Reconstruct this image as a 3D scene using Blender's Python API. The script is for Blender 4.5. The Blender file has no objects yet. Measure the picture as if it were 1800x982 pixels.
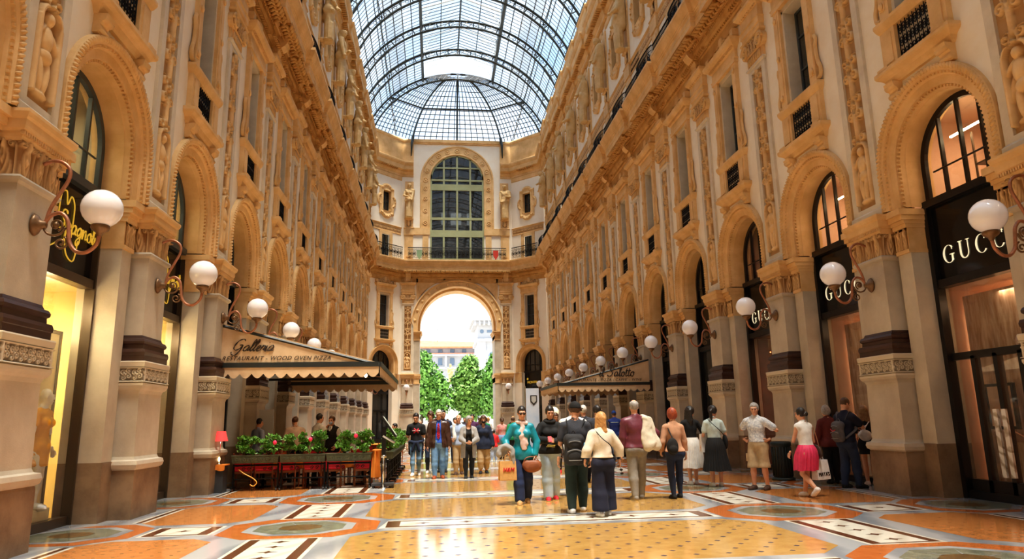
import bpy, math, random
import numpy as np
from mathutils import Vector, Matrix
PI = math.pi
rnd = random.Random(7)
scn = bpy.context.scene
COL = scn.collection

# ------------------------------------------------------------------ materials
MATS = {}
def mat(name, col, rough=0.6, col2=None, scale=3.0, bump=0.0, bscale=30.0, metal=0.0, coat=0.0,
        emit=None, estr=0.0, cav=None, alpha=1.0, spec=0.5, stretch=None):
    m = bpy.data.materials.new(name); m.use_nodes = True
    nt = m.node_tree; N = nt.nodes; L = nt.links
    b = N['Principled BSDF']
    b.inputs['Base Color'].default_value = (*col, 1)
    b.inputs['Roughness'].default_value = rough
    b.inputs['Metallic'].default_value = metal
    b.inputs['Coat Weight'].default_value = coat
    b.inputs['Specular IOR Level'].default_value = spec
    b.inputs['Alpha'].default_value = alpha
    geo = N.new('ShaderNodeNewGeometry')
    pos = geo.outputs['Position']
    if stretch:
        mp = N.new('ShaderNodeMapping'); mp.inputs['Scale'].default_value = stretch
        if len(stretch) == 3: mp.inputs['Rotation'].default_value = (0.5, 0.3, 0.4)
        L.new(pos, mp.inputs['Vector']); pos = mp.outputs['Vector']
    last = None
    if col2 is not None:
        nz = N.new('ShaderNodeTexNoise'); nz.inputs['Scale'].default_value = scale
        nz.inputs['Detail'].default_value = 5; nz.inputs['Roughness'].default_value = 0.62
        L.new(pos, nz.inputs['Vector'])
        mr = N.new('ShaderNodeMapRange'); mr.inputs[1].default_value = 0.35; mr.inputs[2].default_value = 0.68
        L.new(nz.outputs['Fac'], mr.inputs[0])
        mx = N.new('ShaderNodeMix'); mx.data_type = 'RGBA'
        mx.inputs[6].default_value = (*col, 1); mx.inputs[7].default_value = (*col2, 1)
        L.new(mr.outputs[0], mx.inputs[0]); last = mx.outputs[2]
    if cav is not None:  # carved hollows darkened in the colour: painted shade along with dirt
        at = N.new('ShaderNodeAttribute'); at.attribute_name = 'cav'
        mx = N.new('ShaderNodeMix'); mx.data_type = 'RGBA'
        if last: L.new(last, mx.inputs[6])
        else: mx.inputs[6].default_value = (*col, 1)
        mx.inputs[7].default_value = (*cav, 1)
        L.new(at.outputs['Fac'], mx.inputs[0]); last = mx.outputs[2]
    if last: L.new(last, b.inputs['Base Color'])
    if bump > 0:
        nb = N.new('ShaderNodeTexNoise'); nb.inputs['Scale'].default_value = bscale; nb.inputs['Detail'].default_value = 4
        L.new(pos, nb.inputs['Vector'])
        bp = N.new('ShaderNodeBump'); bp.inputs['Strength'].default_value = bump; bp.inputs['Distance'].default_value = 0.02
        L.new(nb.outputs['Fac'], bp.inputs['Height']); L.new(bp.outputs['Normal'], b.inputs['Normal'])
    if emit is not None:
        b.inputs['Emission Color'].default_value = (*emit, 1); b.inputs['Emission Strength'].default_value = estr
    MATS[name] = m
    return m

def glassmat(name, tint, transp, rough=0.03, refl=(0.9, 0.9, 0.9), fres=1.45):
    """a thin pane: mostly see-through, fresnel reflection, a little tinted dirt"""
    m = bpy.data.materials.new(name); m.use_nodes = True
    nt = m.node_tree; N = nt.nodes; L = nt.links
    N.remove(N['Principled BSDF']); out = N['Material Output']
    tr = N.new('ShaderNodeBsdfTransparent'); tr.inputs['Color'].default_value = (*tint, 1)
    df = N.new('ShaderNodeBsdfDiffuse'); df.inputs['Color'].default_value = (*tint, 1)
    gl = N.new('ShaderNodeBsdfGlossy'); gl.inputs['Roughness'].default_value = rough; gl.inputs['Color'].default_value = (*refl, 1)
    lw = N.new('ShaderNodeLayerWeight'); lw.inputs['Blend'].default_value = 0.5
    pw = N.new('ShaderNodeMath'); pw.operation = 'POWER'; pw.inputs[1].default_value = 3.5; L.new(lw.outputs['Facing'], pw.inputs[0])
    fr = N.new('ShaderNodeMath'); fr.operation = 'MULTIPLY_ADD'; fr.inputs[1].default_value = (fres-1)*1.3; fr.inputs[2].default_value = (fres-1)*0.1; L.new(pw.outputs[0], fr.inputs[0])
    m1 = N.new('ShaderNodeMixShader'); m1.inputs[0].default_value = transp
    L.new(df.outputs[0], m1.inputs[1]); L.new(tr.outputs[0], m1.inputs[2])
    m2 = N.new('ShaderNodeMixShader'); L.new(fr.outputs[0], m2.inputs[0])
    L.new(m1.outputs[0], m2.inputs[1]); L.new(gl.outputs[0], m2.inputs[2])
    L.new(m2.outputs[0], out.inputs['Surface'])
    MATS[name] = m
    return m

OCH = (0.80, 0.545, 0.27); OCH2 = (0.64, 0.40, 0.165)
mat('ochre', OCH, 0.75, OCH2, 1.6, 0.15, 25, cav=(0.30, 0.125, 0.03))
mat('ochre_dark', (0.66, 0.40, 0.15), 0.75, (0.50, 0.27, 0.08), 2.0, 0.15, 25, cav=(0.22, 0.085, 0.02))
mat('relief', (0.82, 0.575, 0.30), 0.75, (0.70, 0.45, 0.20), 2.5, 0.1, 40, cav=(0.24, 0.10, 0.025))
mat('plaster', (0.90, 0.83, 0.70), 0.85, (0.84, 0.73, 0.56), 1.1, 0.05, 40)
mat('endplaster', (0.92, 0.86, 0.74), 0.85, (0.88, 0.80, 0.66), 1.1, 0.05, 40)
mat('greystone', (0.63, 0.56, 0.44), 0.7, (0.47, 0.40, 0.30), 1.1, 0.12, 50)
mat('palestone', (0.74, 0.66, 0.52), 0.7, (0.60, 0.52, 0.40), 1.6, 0.1, 50)
mat('plinth', (0.33, 0.225, 0.135), 0.6, (0.19, 0.12, 0.07), 2.2, 0.12, 60)
mat('darkbase', (0.075, 0.036, 0.025), 0.4, (0.045, 0.02, 0.014), 3)
mat('frieze', (0.64, 0.56, 0.42), 0.75, None, cav=(0.12, 0.09, 0.06))
mat('statue', (0.72, 0.52, 0.27), 0.75, (0.58, 0.38, 0.16), 2.5, 0.1, 30)
mat('blackframe', (0.012, 0.011, 0.011), 0.3)
mat('blackpanel', (0.010, 0.009, 0.009), 0.12, None)
mat('bronzeframe', (0.10, 0.07, 0.045), 0.35, None, metal=0.4)
mat('greyframe', (0.06, 0.075, 0.085), 0.4)
mat('greenframe', (0.40, 0.43, 0.24), 0.5, (0.36, 0.38, 0.21), 2)
mat('iron', (0.012, 0.011, 0.011), 0.45, None, metal=0.6)
mat('roofiron', (0.045, 0.06, 0.065), 0.5, None)
mat('palestruct', (0.62, 0.62, 0.58), 0.6, None)
mat('copper', (0.52, 0.235, 0.14), 0.4, (0.36, 0.17, 0.09), 12, metal=0.5)
mat('oldbrass', (0.26, 0.15, 0.075), 0.4, (0.16, 0.09, 0.04), 14, metal=0.5)
mat('globe', (0.80, 0.77, 0.77), 0.12, None, coat=0.8, emit=(1, 0.95, 0.92), estr=0.03)
mat('goldletter', (0.80, 0.56, 0.10), 0.3, None, metal=0.3, emit=(0.8, 0.5, 0.05), estr=0.25)
mat('creamletter', (0.85, 0.78, 0.58), 0.4, None, emit=(1, 0.9, 0.6), estr=0.35)
mat('curtain', (0.75, 0.74, 0.70), 0.9, (0.6, 0.6, 0.56), 5)
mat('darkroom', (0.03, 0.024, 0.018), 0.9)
glassmat('skyglass', (0.96, 0.98, 1.0), 0.80, 0.15, fres=1.15)
glassmat('dustyglass', (0.90, 0.90, 0.88), 0.60, 0.2, fres=1.15)
glassmat('shopglass', (0.95, 0.95, 0.92), 0.97, 0.0, fres=1.4)
glassmat('darkglass', (0.30, 0.31, 0.30), 0.9, 0.02, fres=1.6)

# ------------------------------------------------------------------ mesh builder
class MB:
    def __init__(s):
        s.v = []; s.f = []; s.m = []; s.sm = []; s.n = 0; s.cav = []; s.M = None
    def add(s, verts, faces, mi=0, smooth=False, cav=None):
        V = np.asarray(verts, dtype=float).reshape(-1, 3)
        if s.M is not None:
            V = V @ np.array(s.M.to_3x3()).T + np.array(s.M.translation)
        n = s.n
        s.v.append(V); s.n += len(V)
        s.cav.append(np.zeros(len(V)) if cav is None else np.asarray(cav, float))
        for f in faces: s.f.append([i + n for i in f])
        s.m += [mi] * len(faces); s.sm += [smooth] * len(faces)
        return s
    def box(s, x0, x1, y0, y1, z0, z1, mi=0):
        return s.add([(x0,y0,z0),(x1,y0,z0),(x1,y1,z0),(x0,y1,z0),(x0,y0,z1),(x1,y0,z1),(x1,y1,z1),(x0,y1,z1)],
            [(3,2,1,0),(4,5,6,7),(0,1,5,4),(1,2,6,5),(2,3,7,6),(3,0,4,7)], mi)
    def frustum(s, a, b, mi=0):
        """a, b = (x0,x1,y0,y1,z)"""
        A = [(a[0],a[2],a[4]),(a[1],a[2],a[4]),(a[1],a[3],a[4]),(a[0],a[3],a[4])]
        B = [(b[0],b[2],b[4]),(b[1],b[2],b[4]),(b[1],b[3],b[4]),(b[0],b[3],b[4])]
        return s.add(A+B, [(3,2,1,0),(4,5,6,7),(0,1,5,4),(1,2,6,5),(2,3,7,6),(3,0,4,7)], mi)
    def loft(s, rings, mi=0, smooth=False, caps=True, closed=True):
        n = len(rings[0]); V = [p for r in rings for p in r]; F = []
        for i in range(len(rings)-1):
            for j in range(n if closed else n-1):
                k = (j+1) % n
                F.append((i*n+j, i*n+k, (i+1)*n+k, (i+1)*n+j))
        s.add(V, F, mi, smooth)
        if caps and closed:
            b = s.n - len(V)
            s.f.append([b+i for i in range(n-1,-1,-1)]); s.m.append(mi); s.sm.append(False)
            s.f.append([b+(len(rings)-1)*n+i for i in range(n)]); s.m.append(mi); s.sm.append(False)
        return s
    def prism(s, poly, axis, a, b, mi=0, smooth=False):
        """poly 2-D list, extruded along axis 0/1/2 from a to b"""
        def P(p, t):
            q = [p[0], p[1]]; q.insert(axis, t); return tuple(q)
        return s.loft([[P(p, a) for p in poly], [P(p, b) for p in poly]], mi, smooth)
    def tube(s, path, r, n=6, mi=0, smooth=True, caps=True, flat=1.0):
        pts = [Vector(p) for p in path]; m = len(pts)
        rr = r if hasattr(r, '__len__') else [r]*m
        rings = []; up = None
        for i, p in enumerate(pts):
            t = (pts[min(i+1, m-1)] - pts[max(i-1, 0)])
            if t.length < 1e-9: t = Vector((0,0,1))
            t.normalize()
            if up is None:
                up = Vector((0,0,1)) if abs(t.z) < 0.9 else Vector((1,0,0))
            x = t.cross(up)
            if x.length < 1e-6: x = t.cross(Vector((1,0,0)))
            x.normalize(); y = x.cross(t).normalized(); up = y
            rings.append([tuple(p + x*math.cos(2*PI*j/n)*rr[i] + y*math.sin(2*PI*j/n)*rr[i]*flat) for j in range(n)])
        return s.loft(rings, mi, smooth, caps)
    def bar(s, a, b, w, h=None, mi=0):
        """square bar from a to b"""
        return s.tube([a, b], w*0.7071, 4, mi, False)
    def lathe(s, prof, n=16, c=(0,0,0), mi=0, smooth=True, caps=True):
        rings = [[(c[0]+r*math.cos(2*PI*j/n), c[1]+r*math.sin(2*PI*j/n), c[2]+z) for j in range(n)] for r, z in prof]
        return s.loft(rings, mi, smooth, caps)
    def sphere(s, c, r, n=12, mi=0, smooth=True):
        rx, ry, rz = r if hasattr(r, '__len__') else (r, r, r)
        k = max(4, n//2)
        rings = []
        for i in range(k+1):
            a = -PI/2 + PI*i/k; q = max(math.cos(a), 0.02)
            rings.append([(c[0]+rx*q*math.cos(2*PI*j/n), c[1]+ry*q*math.sin(2*PI*j/n), c[2]+rz*math.sin(a)) for j in range(n)])
        return s.loft(rings, mi, smooth)
    def grid(s, P, mi=0, smooth=True, cav=None):
        """P array (a,b,3)"""
        a, b = P.shape[:2]
        F = [(i*b+j, i*b+j+1, (i+1)*b+j+1, (i+1)*b+j) for i in range(a-1) for j in range(b-1)]
        return s.add(P.reshape(-1,3), F, mi, smooth, None if cav is None else np.asarray(cav).reshape(-1))
    def sweep(s, prof, path, mi=0, smooth=False, closed=False, caps=True):
        """prof [(w,z)], path [(x,y)] in plan; w is offset to the LEFT of the path direction; mitred"""
        pts = [Vector((p[0], p[1])) for p in path]; m = len(pts); rings = []
        for i, p in enumerate(pts):
            if closed: d0 = (p - pts[i-1]).normalized(); d1 = (pts[(i+1) % m] - p).normalized()
            else:
                d1 = (pts[i+1]-p).normalized() if i < m-1 else (p-pts[i-1]).normalized()
                d0 = (p-pts[i-1]).normalized() if i > 0 else d1
            n0 = Vector((-d0.y, d0.x)); n1 = Vector((-d1.y, d1.x))
            nn = n0+n1; nn = nn / max(0.3, (1+n0.dot(n1)))
            rings.append([(p.x+nn.x*w, p.y+nn.y*w, z) for w, z in prof])
        if closed: rings.append(rings[0])
        return s.loft(rings, mi, smooth, caps and not closed)
    def mesh(s, name, mats):
        me = bpy.data.meshes.new(name)
        V = np.concatenate(s.v) if s.v else np.zeros((0,3))
        me.from_pydata(V.tolist(), [], s.f)
        for mm in (mats if isinstance(mats, (list, tuple)) else [mats]):
            me.materials.append(MATS[mm])
        me.polygons.foreach_set('material_index', s.m)
        me.polygons.foreach_set('use_smooth', s.sm)
        c = np.concatenate(s.cav) if s.cav else np.zeros(0)
        if c.any():
            at = me.attributes.new('cav', 'FLOAT', 'POINT'); at.data.foreach_set('value', c.astype(np.float32))
        me.validate(); me.update()
        return me
    def build(s, name, mats, parent=None, loc=(0,0,0), rz=0.0):
        return inst(s.mesh(name, mats), name, parent, loc, rz)

def inst(me, name, parent=None, loc=(0,0,0), rz=0.0, scale=None):
    o = bpy.data.objects.new(name, me); COL.objects.link(o)
    o.location = loc; o.rotation_euler = (0,0,rz)
    if scale is not None: o.scale = scale
    if parent is not None: o.parent = parent
    return o
def empty(name, loc=(0,0,0), rz=0.0, parent=None):
    o = bpy.data.objects.new(name, None); COL.objects.link(o); o.empty_display_size = 0.1
    o.location = loc; o.rotation_euler = (0,0,rz)
    if parent is not None: o.parent = parent
    return o
def tag(o, label, cat, group=None):
    o['label'] = label; o['category'] = cat
    if group: o['group'] = group
    return o
def struct(o, label=None):
    o['kind'] = 'structure'
    if label: o['label'] = label
    return o
ORD = ['first','second','third','fourth','fifth','sixth','seventh','eighth','ninth','tenth','eleventh','twelfth','thirteenth','fourteenth']
def arc(cx, cz, r, a0, a1, n):
    return [(cx+r*math.cos(a0+(a1-a0)*i/n), cz+r*math.sin(a0+(a1-a0)*i/n)) for i in range(n+1)]
def catmull(pts, k=6):
    P = [np.array(p, float) for p in pts]; out = []
    for i in range(len(P)-1):
        p0 = P[max(i-1,0)]; p1 = P[i]; p2 = P[i+1]; p3 = P[min(i+2,len(P)-1)]
        for j in range(k):
            t = j/k
            out.append(0.5*((2*p1)+(-p0+p2)*t+(2*p0-5*p1+4*p2-p3)*t*t+(-p0+3*p1-3*p2+p3)*t**3))
    out.append(P[-1]); return [tuple(o) for o in out]

# ------------------------------------------------------------------ carved relief heights
def spiralh(u, v, cu, cv, R, hand, turns=2.0, ph=0.0):
    du = (u-cu)*hand; dv = v-cv
    rho = np.sqrt(du*du+dv*dv)+1e-6; th = np.arctan2(dv, du)
    k = np.cos(2*PI*(rho/R*turns - th/(2*PI) + ph))
    h = (0.5+0.5*k)
    env = np.clip((R-rho)/(0.15*R), 0, 1)
    return h*env*(0.65+0.35*(1-rho/R))
def scrollwork(u, v, half, L):
    """candelabra of paired acanthus scrolls; u in [-half,half], v height; 0..1"""
    i = np.floor(v/L); q = v - i*L
    flip = np.where(np.mod(i, 2) < 1, 1.0, -1.0)
    R = half*0.52
    h = np.zeros_like(u)
    for sg in (-1, 1):
        h = np.maximum(h, spiralh(u, q, sg*half*0.5, L*0.30, R, sg, 1.7))
        h = np.maximum(h, 0.85*spiralh(u, L-q, sg*half*0.55, L*0.27, R*0.85, sg, 1.5, 0.3))
    stem = np.clip(1-np.abs(u)/(half*(0.10+0.10*np.cos(2*PI*q/L))), 0, 1)**0.5
    h = np.maximum(h, stem)
    leaf = np.clip(1-np.abs(np.abs(u)-half*0.35*np.sin(PI*q/L)**2)/(half*0.13), 0, 1)*0.8
    h = np.maximum(h, leaf)
    ros = np.sqrt(u*u+(q-L*0.55)**2)
    h = np.maximum(h, np.where(ros < half*0.26, 0.75+0.25*np.cos(6*np.arctan2(q-L*0.55, u)), 0))
    return h
def gauss(u, v, cu, cv, ru, rv, rot=0.0):
    c, s = math.cos(rot), math.sin(rot)
    a = ((u-cu)*c+(v-cv)*s)/ru; b = (-(u-cu)*s+(v-cv)*c)/rv
    return np.sqrt(np.clip(1-(a*a+b*b), 0, 1))
def figureh(u, v, s):
    """small standing putto relief about 1.5*s tall, feet at v=0"""
    h = np.zeros_like(u)
    for (cu, cv, ru, rv, rot, k) in ((0,1.38,0.11,0.14,0,1.0),(0,1.02,0.17,0.27,0,0.9),(-0.02,0.72,0.18,0.16,0,0.9),(-0.08,0.38,0.09,0.36,0.08,0.8),
            (0.09,0.38,0.09,0.36,-0.1,0.75),(-0.2,1.02,0.06,0.24,-0.5,0.7),(0.2,1.12,0.06,0.24,0.7,0.7),(0.0,0.05,0.24,0.08,0,0.6),(0.22,0.7,0.07,0.3,0.2,0.5)):
        h = np.maximum(h, k*gauss(u/s, v/s, cu, cv, ru, rv, rot))
    return h
def acanthus(u, v, W, H, n):
    """row of n upright acanthus leaves on width W, height H"""
    p = W/n; q = np.mod(u+W/2, p)-p/2; t = v/H
    width = p*0.5*np.clip(1.0-0.55*t, 0.1, 1)*np.sqrt(np.clip(1.02-t, 0, 1))
    d = np.abs(q)/np.maximum(width, 1e-4)
    body = np.clip(1-d, 0, 1)**0.4
    rib = 0.65+0.35*np.cos(2*PI*(d*2.0 - t*3.0))
    h = body*rib*(0.5+0.6*t)
    q2 = np.mod(u+W/2+p/2, p)-p/2
    for sg in (-1, 1):
        h = np.maximum(h, 0.9*spiralh(q2, v, sg*p*0.16, H*0.80, p*0.17, sg, 1.5))
    h = np.maximum(h, 0.55*np.clip(1-np.abs(q2)/(p*0.05), 0, 1)*(t < 0.8))
    return h
# ------------------------------------------------------------------ facade pieces; local x = along wall, y = out of the wall, z up
S = 4.03; YP = {'right': 8.83, 'left': 9.12}; Y0 = 8.98; XW = 7.2; XS = {'right': 7.23, 'left': 7.15}; YE = 57.15; XE = 4.75
def relief_wrap(mb, half, wf, wb, z0, z1, hf, amp, flare=0.0, step=0.02, mi=0):
    """carved band running round three sides of a projecting block"""
    D = wf-wb
    ns = int(D/step)+1; nf = int(2*half/step)+1; nz = max(4, int((z1-z0)/step)+1)
    s = np.concatenate([np.linspace(-half-D, -half, ns), np.linspace(-half, half, nf)[1:], np.linspace(half, half+D, ns)[1:]])
    z = np.linspace(z0, z1, nz)
    U, Z = np.meshgrid(s, z, indexing='ij')
    H = hf(U, Z-z0)
    t = (Z-z0)/(z1-z0); off = amp*H + flare*t**2
    X = np.clip(U, -half, half); Yb = wf - np.clip(np.abs(U)-half, 0, D)
    nx = np.where(U < -half+1e-6, -1.0, np.where(U > half-1e-6, 1.0, 0.0)); ny = np.where(np.abs(U) <= half+1e-6, 1.0, 0.0)
    P = np.stack([X+nx*off, Yb+ny*off, Z], -1)
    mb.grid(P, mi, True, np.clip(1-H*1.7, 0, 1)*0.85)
def relief_flat(mb, half, w0, z0, z1, hf, amp, step=0.02, mi=0, cavk=0.9, u0=0.0):
    nu = int(2*half/step)+1; nz = int((z1-z0)/step)+1
    U, Z = np.meshgrid(np.linspace(-half, half, nu), np.linspace(z0, z1, nz), indexing='ij')
    H = hf(U, Z-z0)
    P = np.stack([U+u0, w0+amp*H, Z], -1)
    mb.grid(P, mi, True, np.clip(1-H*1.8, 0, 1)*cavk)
def stepblock(mb, prof, half, wb, mi=0):
    """prof: list of (over, z): block of half-width half+over and front over, wb its back"""
    for (o0, z0), (o1, z1) in zip(prof[:-1], prof[1:]):
        if abs(z1-z0) < 1e-6: continue
        mb.frustum((-half-o0, half+o0, wb, o0, z0), (-half-o1, half+o1, wb, o1, z1), mi)
def block(mb, half, wf, wb, prof, mi=0):
    for (o0, z0), (o1, z1) in zip(prof[:-1], prof[1:]):
        if abs(z1-z0) < 1e-6: continue
        mb.frustum((-half-o0, half+o0, wb, wf+o0, z0), (-half-o1, half+o1, wb, wf+o1, z1), mi)

PM = {}
def pier_meshes():
    WB = -0.55
    m = MB(); block(m, .55, .30, WB, [(0,0),(0,.76),(-.01,.8)]); PM['plinth'] = m.mesh('plinth', 'plinth')
    m = MB(); block(m, .55, .30, WB, [(-.01,.8),(.03,.83),(.045,.89),(.03,.95),(-.03,.97),(-.05,1.02),(-.06,2.08),(-.04,2.14),(0.0,2.17),(.02,2.22)])
    PM['die'] = m.mesh('pedestal', 'greystone')
    m = MB(); block(m, .55, .30, WB, [(.02,2.22),(.02,2.26),(-.005,2.27),(-.005,2.53),(.02,2.54),(.03,2.62),(.02,2.64)])
    def fr(u, v):
        p = 0.185; q = np.mod(u+10*p, p)-p/2; v2 = v-0.125
        h = np.zeros_like(u)
        for sg in (-1,1):
            h = np.maximum(h, spiralh(q, v2, sg*0.045, sg*0.03, 0.055, sg, 1.5)); h = np.maximum(h, spiralh(q, v2, sg*0.04, -sg*0.06, 0.05, -sg, 1.4))
        h = np.maximum(h, gauss(q, v2, 0, 0, 0.02, 0.02))
        edge = (np.abs(v2) > 0.105) | (np.abs(np.abs(u)-0.52) < 0.02)
        return np.where(edge, 1.0, h)
    relief_wrap(m, .552, .302, -.2, 2.28, 2.525, fr, 0.028, 0, 0.011, 1)
    PM['band'] = m.mesh('carved_band', ['frieze', 'frieze'])
    m = MB(); block(m, .43, .18, WB, [(.10,2.64),(.10,2.74),(.11,2.75),(.115,2.80),(.10,2.85),(.055,2.86),(.05,2.93),(.075,2.95),(.08,2.99),(.06,3.03),(.02,3.05),(.0,3.10)])
    PM['attic'] = m.mesh('dark_base', 'darkbase')
    m = MB(); block(m, .43, .18, WB, [(0,3.10),(0,4.50),(.04,4.53),(.05,4.57),(.035,4.60)]); PM['shaft'] = m.mesh('shaft', 'greystone')
    m = MB(); block(m, .43, .15, WB, [(-.02,4.60),(.0,5.06)])
    relief_wrap(m, .42, .155, -.3, 4.60, 5.06, lambda u, v: acanthus(u, v, 0.9, 0.5, 3), 0.07, 0.03, 0.014, 1)
    block(m, .47, .18, WB, [(.0,5.04),(.02,5.08),(.03,5.12),(.03,5.15),(.07,5.18),(.08,5.22),(.08,5.30),(.11,5.33),(.13,5.38),(.13,5.42),(0,5.45)])
    for k in range(22):
        u = -.51+.0486*k; m.box(u-.012, u+.012, .2, .245, 5.105, 5.155)
    PM['capital'] = m.mesh('capital', ['ochre', 'relief'])
    # wider jamb behind, left and right
    m = MB()
    for a, b in ((-.92,-.55),(.55,.92)):
        m.box(a, b, -.75, -.06, 0, .95, 0); m.box(a, b, -.75, -.08, .95, 4.55, 1)
        for o, z0, z1 in ((.03,4.55,4.62),(0,4.62,5.05),(.04,5.05,5.13),(.07,5.13,5.2),(.12,5.2,5.30),(.17,5.3,5.42)):
            m.box(a-(o if a < 0 else 0)*.35, b+(o if a > 0 else 0)*.35, -.75, -.07+o, z0, z1, 2)
        relief_flat(m, .165, -.07, 4.63, 5.05, lambda u, v: acanthus(u, v, .33, .45, 2), .06, .016, 3, u0=(a+b)/2)
    PM['jamb'] = m.mesh('jamb', ['plinth', 'greystone', 'ochre', 'relief'])
    # upper pilaster
    m = MB(); block(m, .47, .07, -.1, [(.04,5.45),(.04,5.58),(.0,5.62)])
    for a, b in ((-.47,-.29),(.29,.47)): m.box(a, b, -.1, .07, 5.62, 11.2)
    m.box(-.29, .29, -.1, .07, 5.62, 5.72); m.box(-.29, .29, -.1, .07, 11.08, 11.2); m.box(-.29, .29, -.1, .015, 5.6, 11.2)
    block(m, .47, .07, -.1, [(0,11.2),(.05,11.24),(.05,11.28)])
    PM['pil'] = m.mesh('pilaster', 'palestone')
    m = MB()
    def car(u, v):
        h = scrollwork(u, v, .27, .9)
        f = figureh(u, v-.12, .82)
        return np.where(v < 1.42, np.maximum(f, 0.9*(np.abs(np.sqrt(u*u+(v-1.2)**2*(v > 1.2)) - .24) < .03)*(v > .1)), h)
    relief_flat(m, .285, .017, 5.73, 11.07, car, .11, .0165, 0, .6)
    PM['carve'] = m.mesh('carved_panel', 'relief')
    # ionic capital with volutes
    m = MB(); block(m, .47, .07, -.1, [(0,11.28),(0,11.6)])
    m.box(-.36,.36,.07,.09,11.32,11.58)
    for k in range(7): m.tube([(-.33+.11*k,.09,11.33),(-.33+.11*k,.09,11.57)], .03, 6)
    block(m, .50, .10, -.1, [(0,11.6),(.05,11.66),(.02,11.72),(.02,12.02),(.08,12.05),(.10,12.1)])
    for sg in (-1, 1):
        th = np.linspace(0, 5.2*PI, 44)
        m.tube([(sg*.43+math.cos(t)*sg*.20*(1-t/(5.6*PI)), .16, 11.80+math.sin(t)*.20*(1-t/(5.6*PI))) for t in th], [.045*(1-.6*t/(5.2*PI)) for t in th], 5)
        m.prism([(sg*.43+.215*math.cos(2*PI*i/16), 11.80+.215*math.sin(2*PI*i/16)) for i in range(16)], 1, -.05, .13)
        m.sphere((sg*.43,.17,11.80), (.05,.05,.05), 8)
    relief_flat(m, .26, .13, 11.62, 12.0, lambda u, v: acanthus(u, v, .52, .4, 3), .08, .016, 1)
    PM['ionic'] = m.mesh('ionic_capital', ['ochre', 'relief'])
    m = MB(); block(m, .48, .10, -.1, [(.05,12.1),(.05,12.25),(.08,12.27),(.08,12.42),(.11,12.46),(.06,12.48),(.06,12.82),(.10,12.86),(.16,12.93),(.20,12.97),(.20,13.06),(.02,13.08)])
    for k in range(9): m.box(-.5+.118*k, -.44+.118*k, .15, .215, 12.83, 12.89)
    # scroll console holding the cornice
    sil = [(.0,13.08),(.14,13.1),(.22,13.2),(.2,13.35),(.25,13.5),(.42,13.62),(.5,13.74),(.5,13.95),(.0,13.95)]
    m.prism([(p[0], p[1]) for p in sil], 0, -.20, .20)
    m.box(-.3,.3,-.1,.10,13.06,13.95)
    m.box(-.25,.25,.0,.53,13.95,14.06)
    for sg in (-1,1): m.tube([(sg*.21,.12+.1*math.cos(t),13.26+.1*math.sin(t)) for t in np.linspace(0,2*PI,10)], .03, 5)
    PM['entab'] = m.mesh('entablature_block', 'ochre')
    # upper storey strip with string course block
    m = MB(); m.box(-.36,.36,-.1,.08,14.9,22.0); block(m, .36,.08,-.1,[(.0,17.18),(.05,17.22),(.05,17.78),(.09,17.84),(.0,17.9)])
    m.box(-.22,.22,.08,.12,15.3,17.0)
    def pend(u, v): return np.maximum(spiralh(np.abs(u), v, .09, .2, .1, 1, 1.5), np.maximum(gauss(u, v, 0, .3, .1, .26), gauss(u, v, 0, .62, .2, .1)))
    relief_flat(m, .22, .08, 17.92, 18.62, pend, .1, .02, 1)
    block(m, .30,.12,-.1,[(.0,18.52),(.08,18.6),(.08,18.66)])
    PM['strip'] = m.mesh('upper_strip', ['ochre', 'relief'])

pier_meshes()
def pier(loc, rz, label, jamb=True, upper=True):
    r = struct(empty('pier', loc, rz), label)
    for nm, k in (('plinth','plinth'),('pedestal','die'),('carved_band','band'),('dark_base','attic'),('shaft','shaft'),('capital','capital')) + ((('jamb','jamb'),) if jamb else ()):
        inst(PM[k], nm, r)
    for nm, k in (('pilaster','pil'),('carved_panel','carve'),('ionic_capital','ionic'),('entablature_block','entab'),('upper_strip','strip')):
        inst(PM[k], nm, r)
    return r

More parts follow.
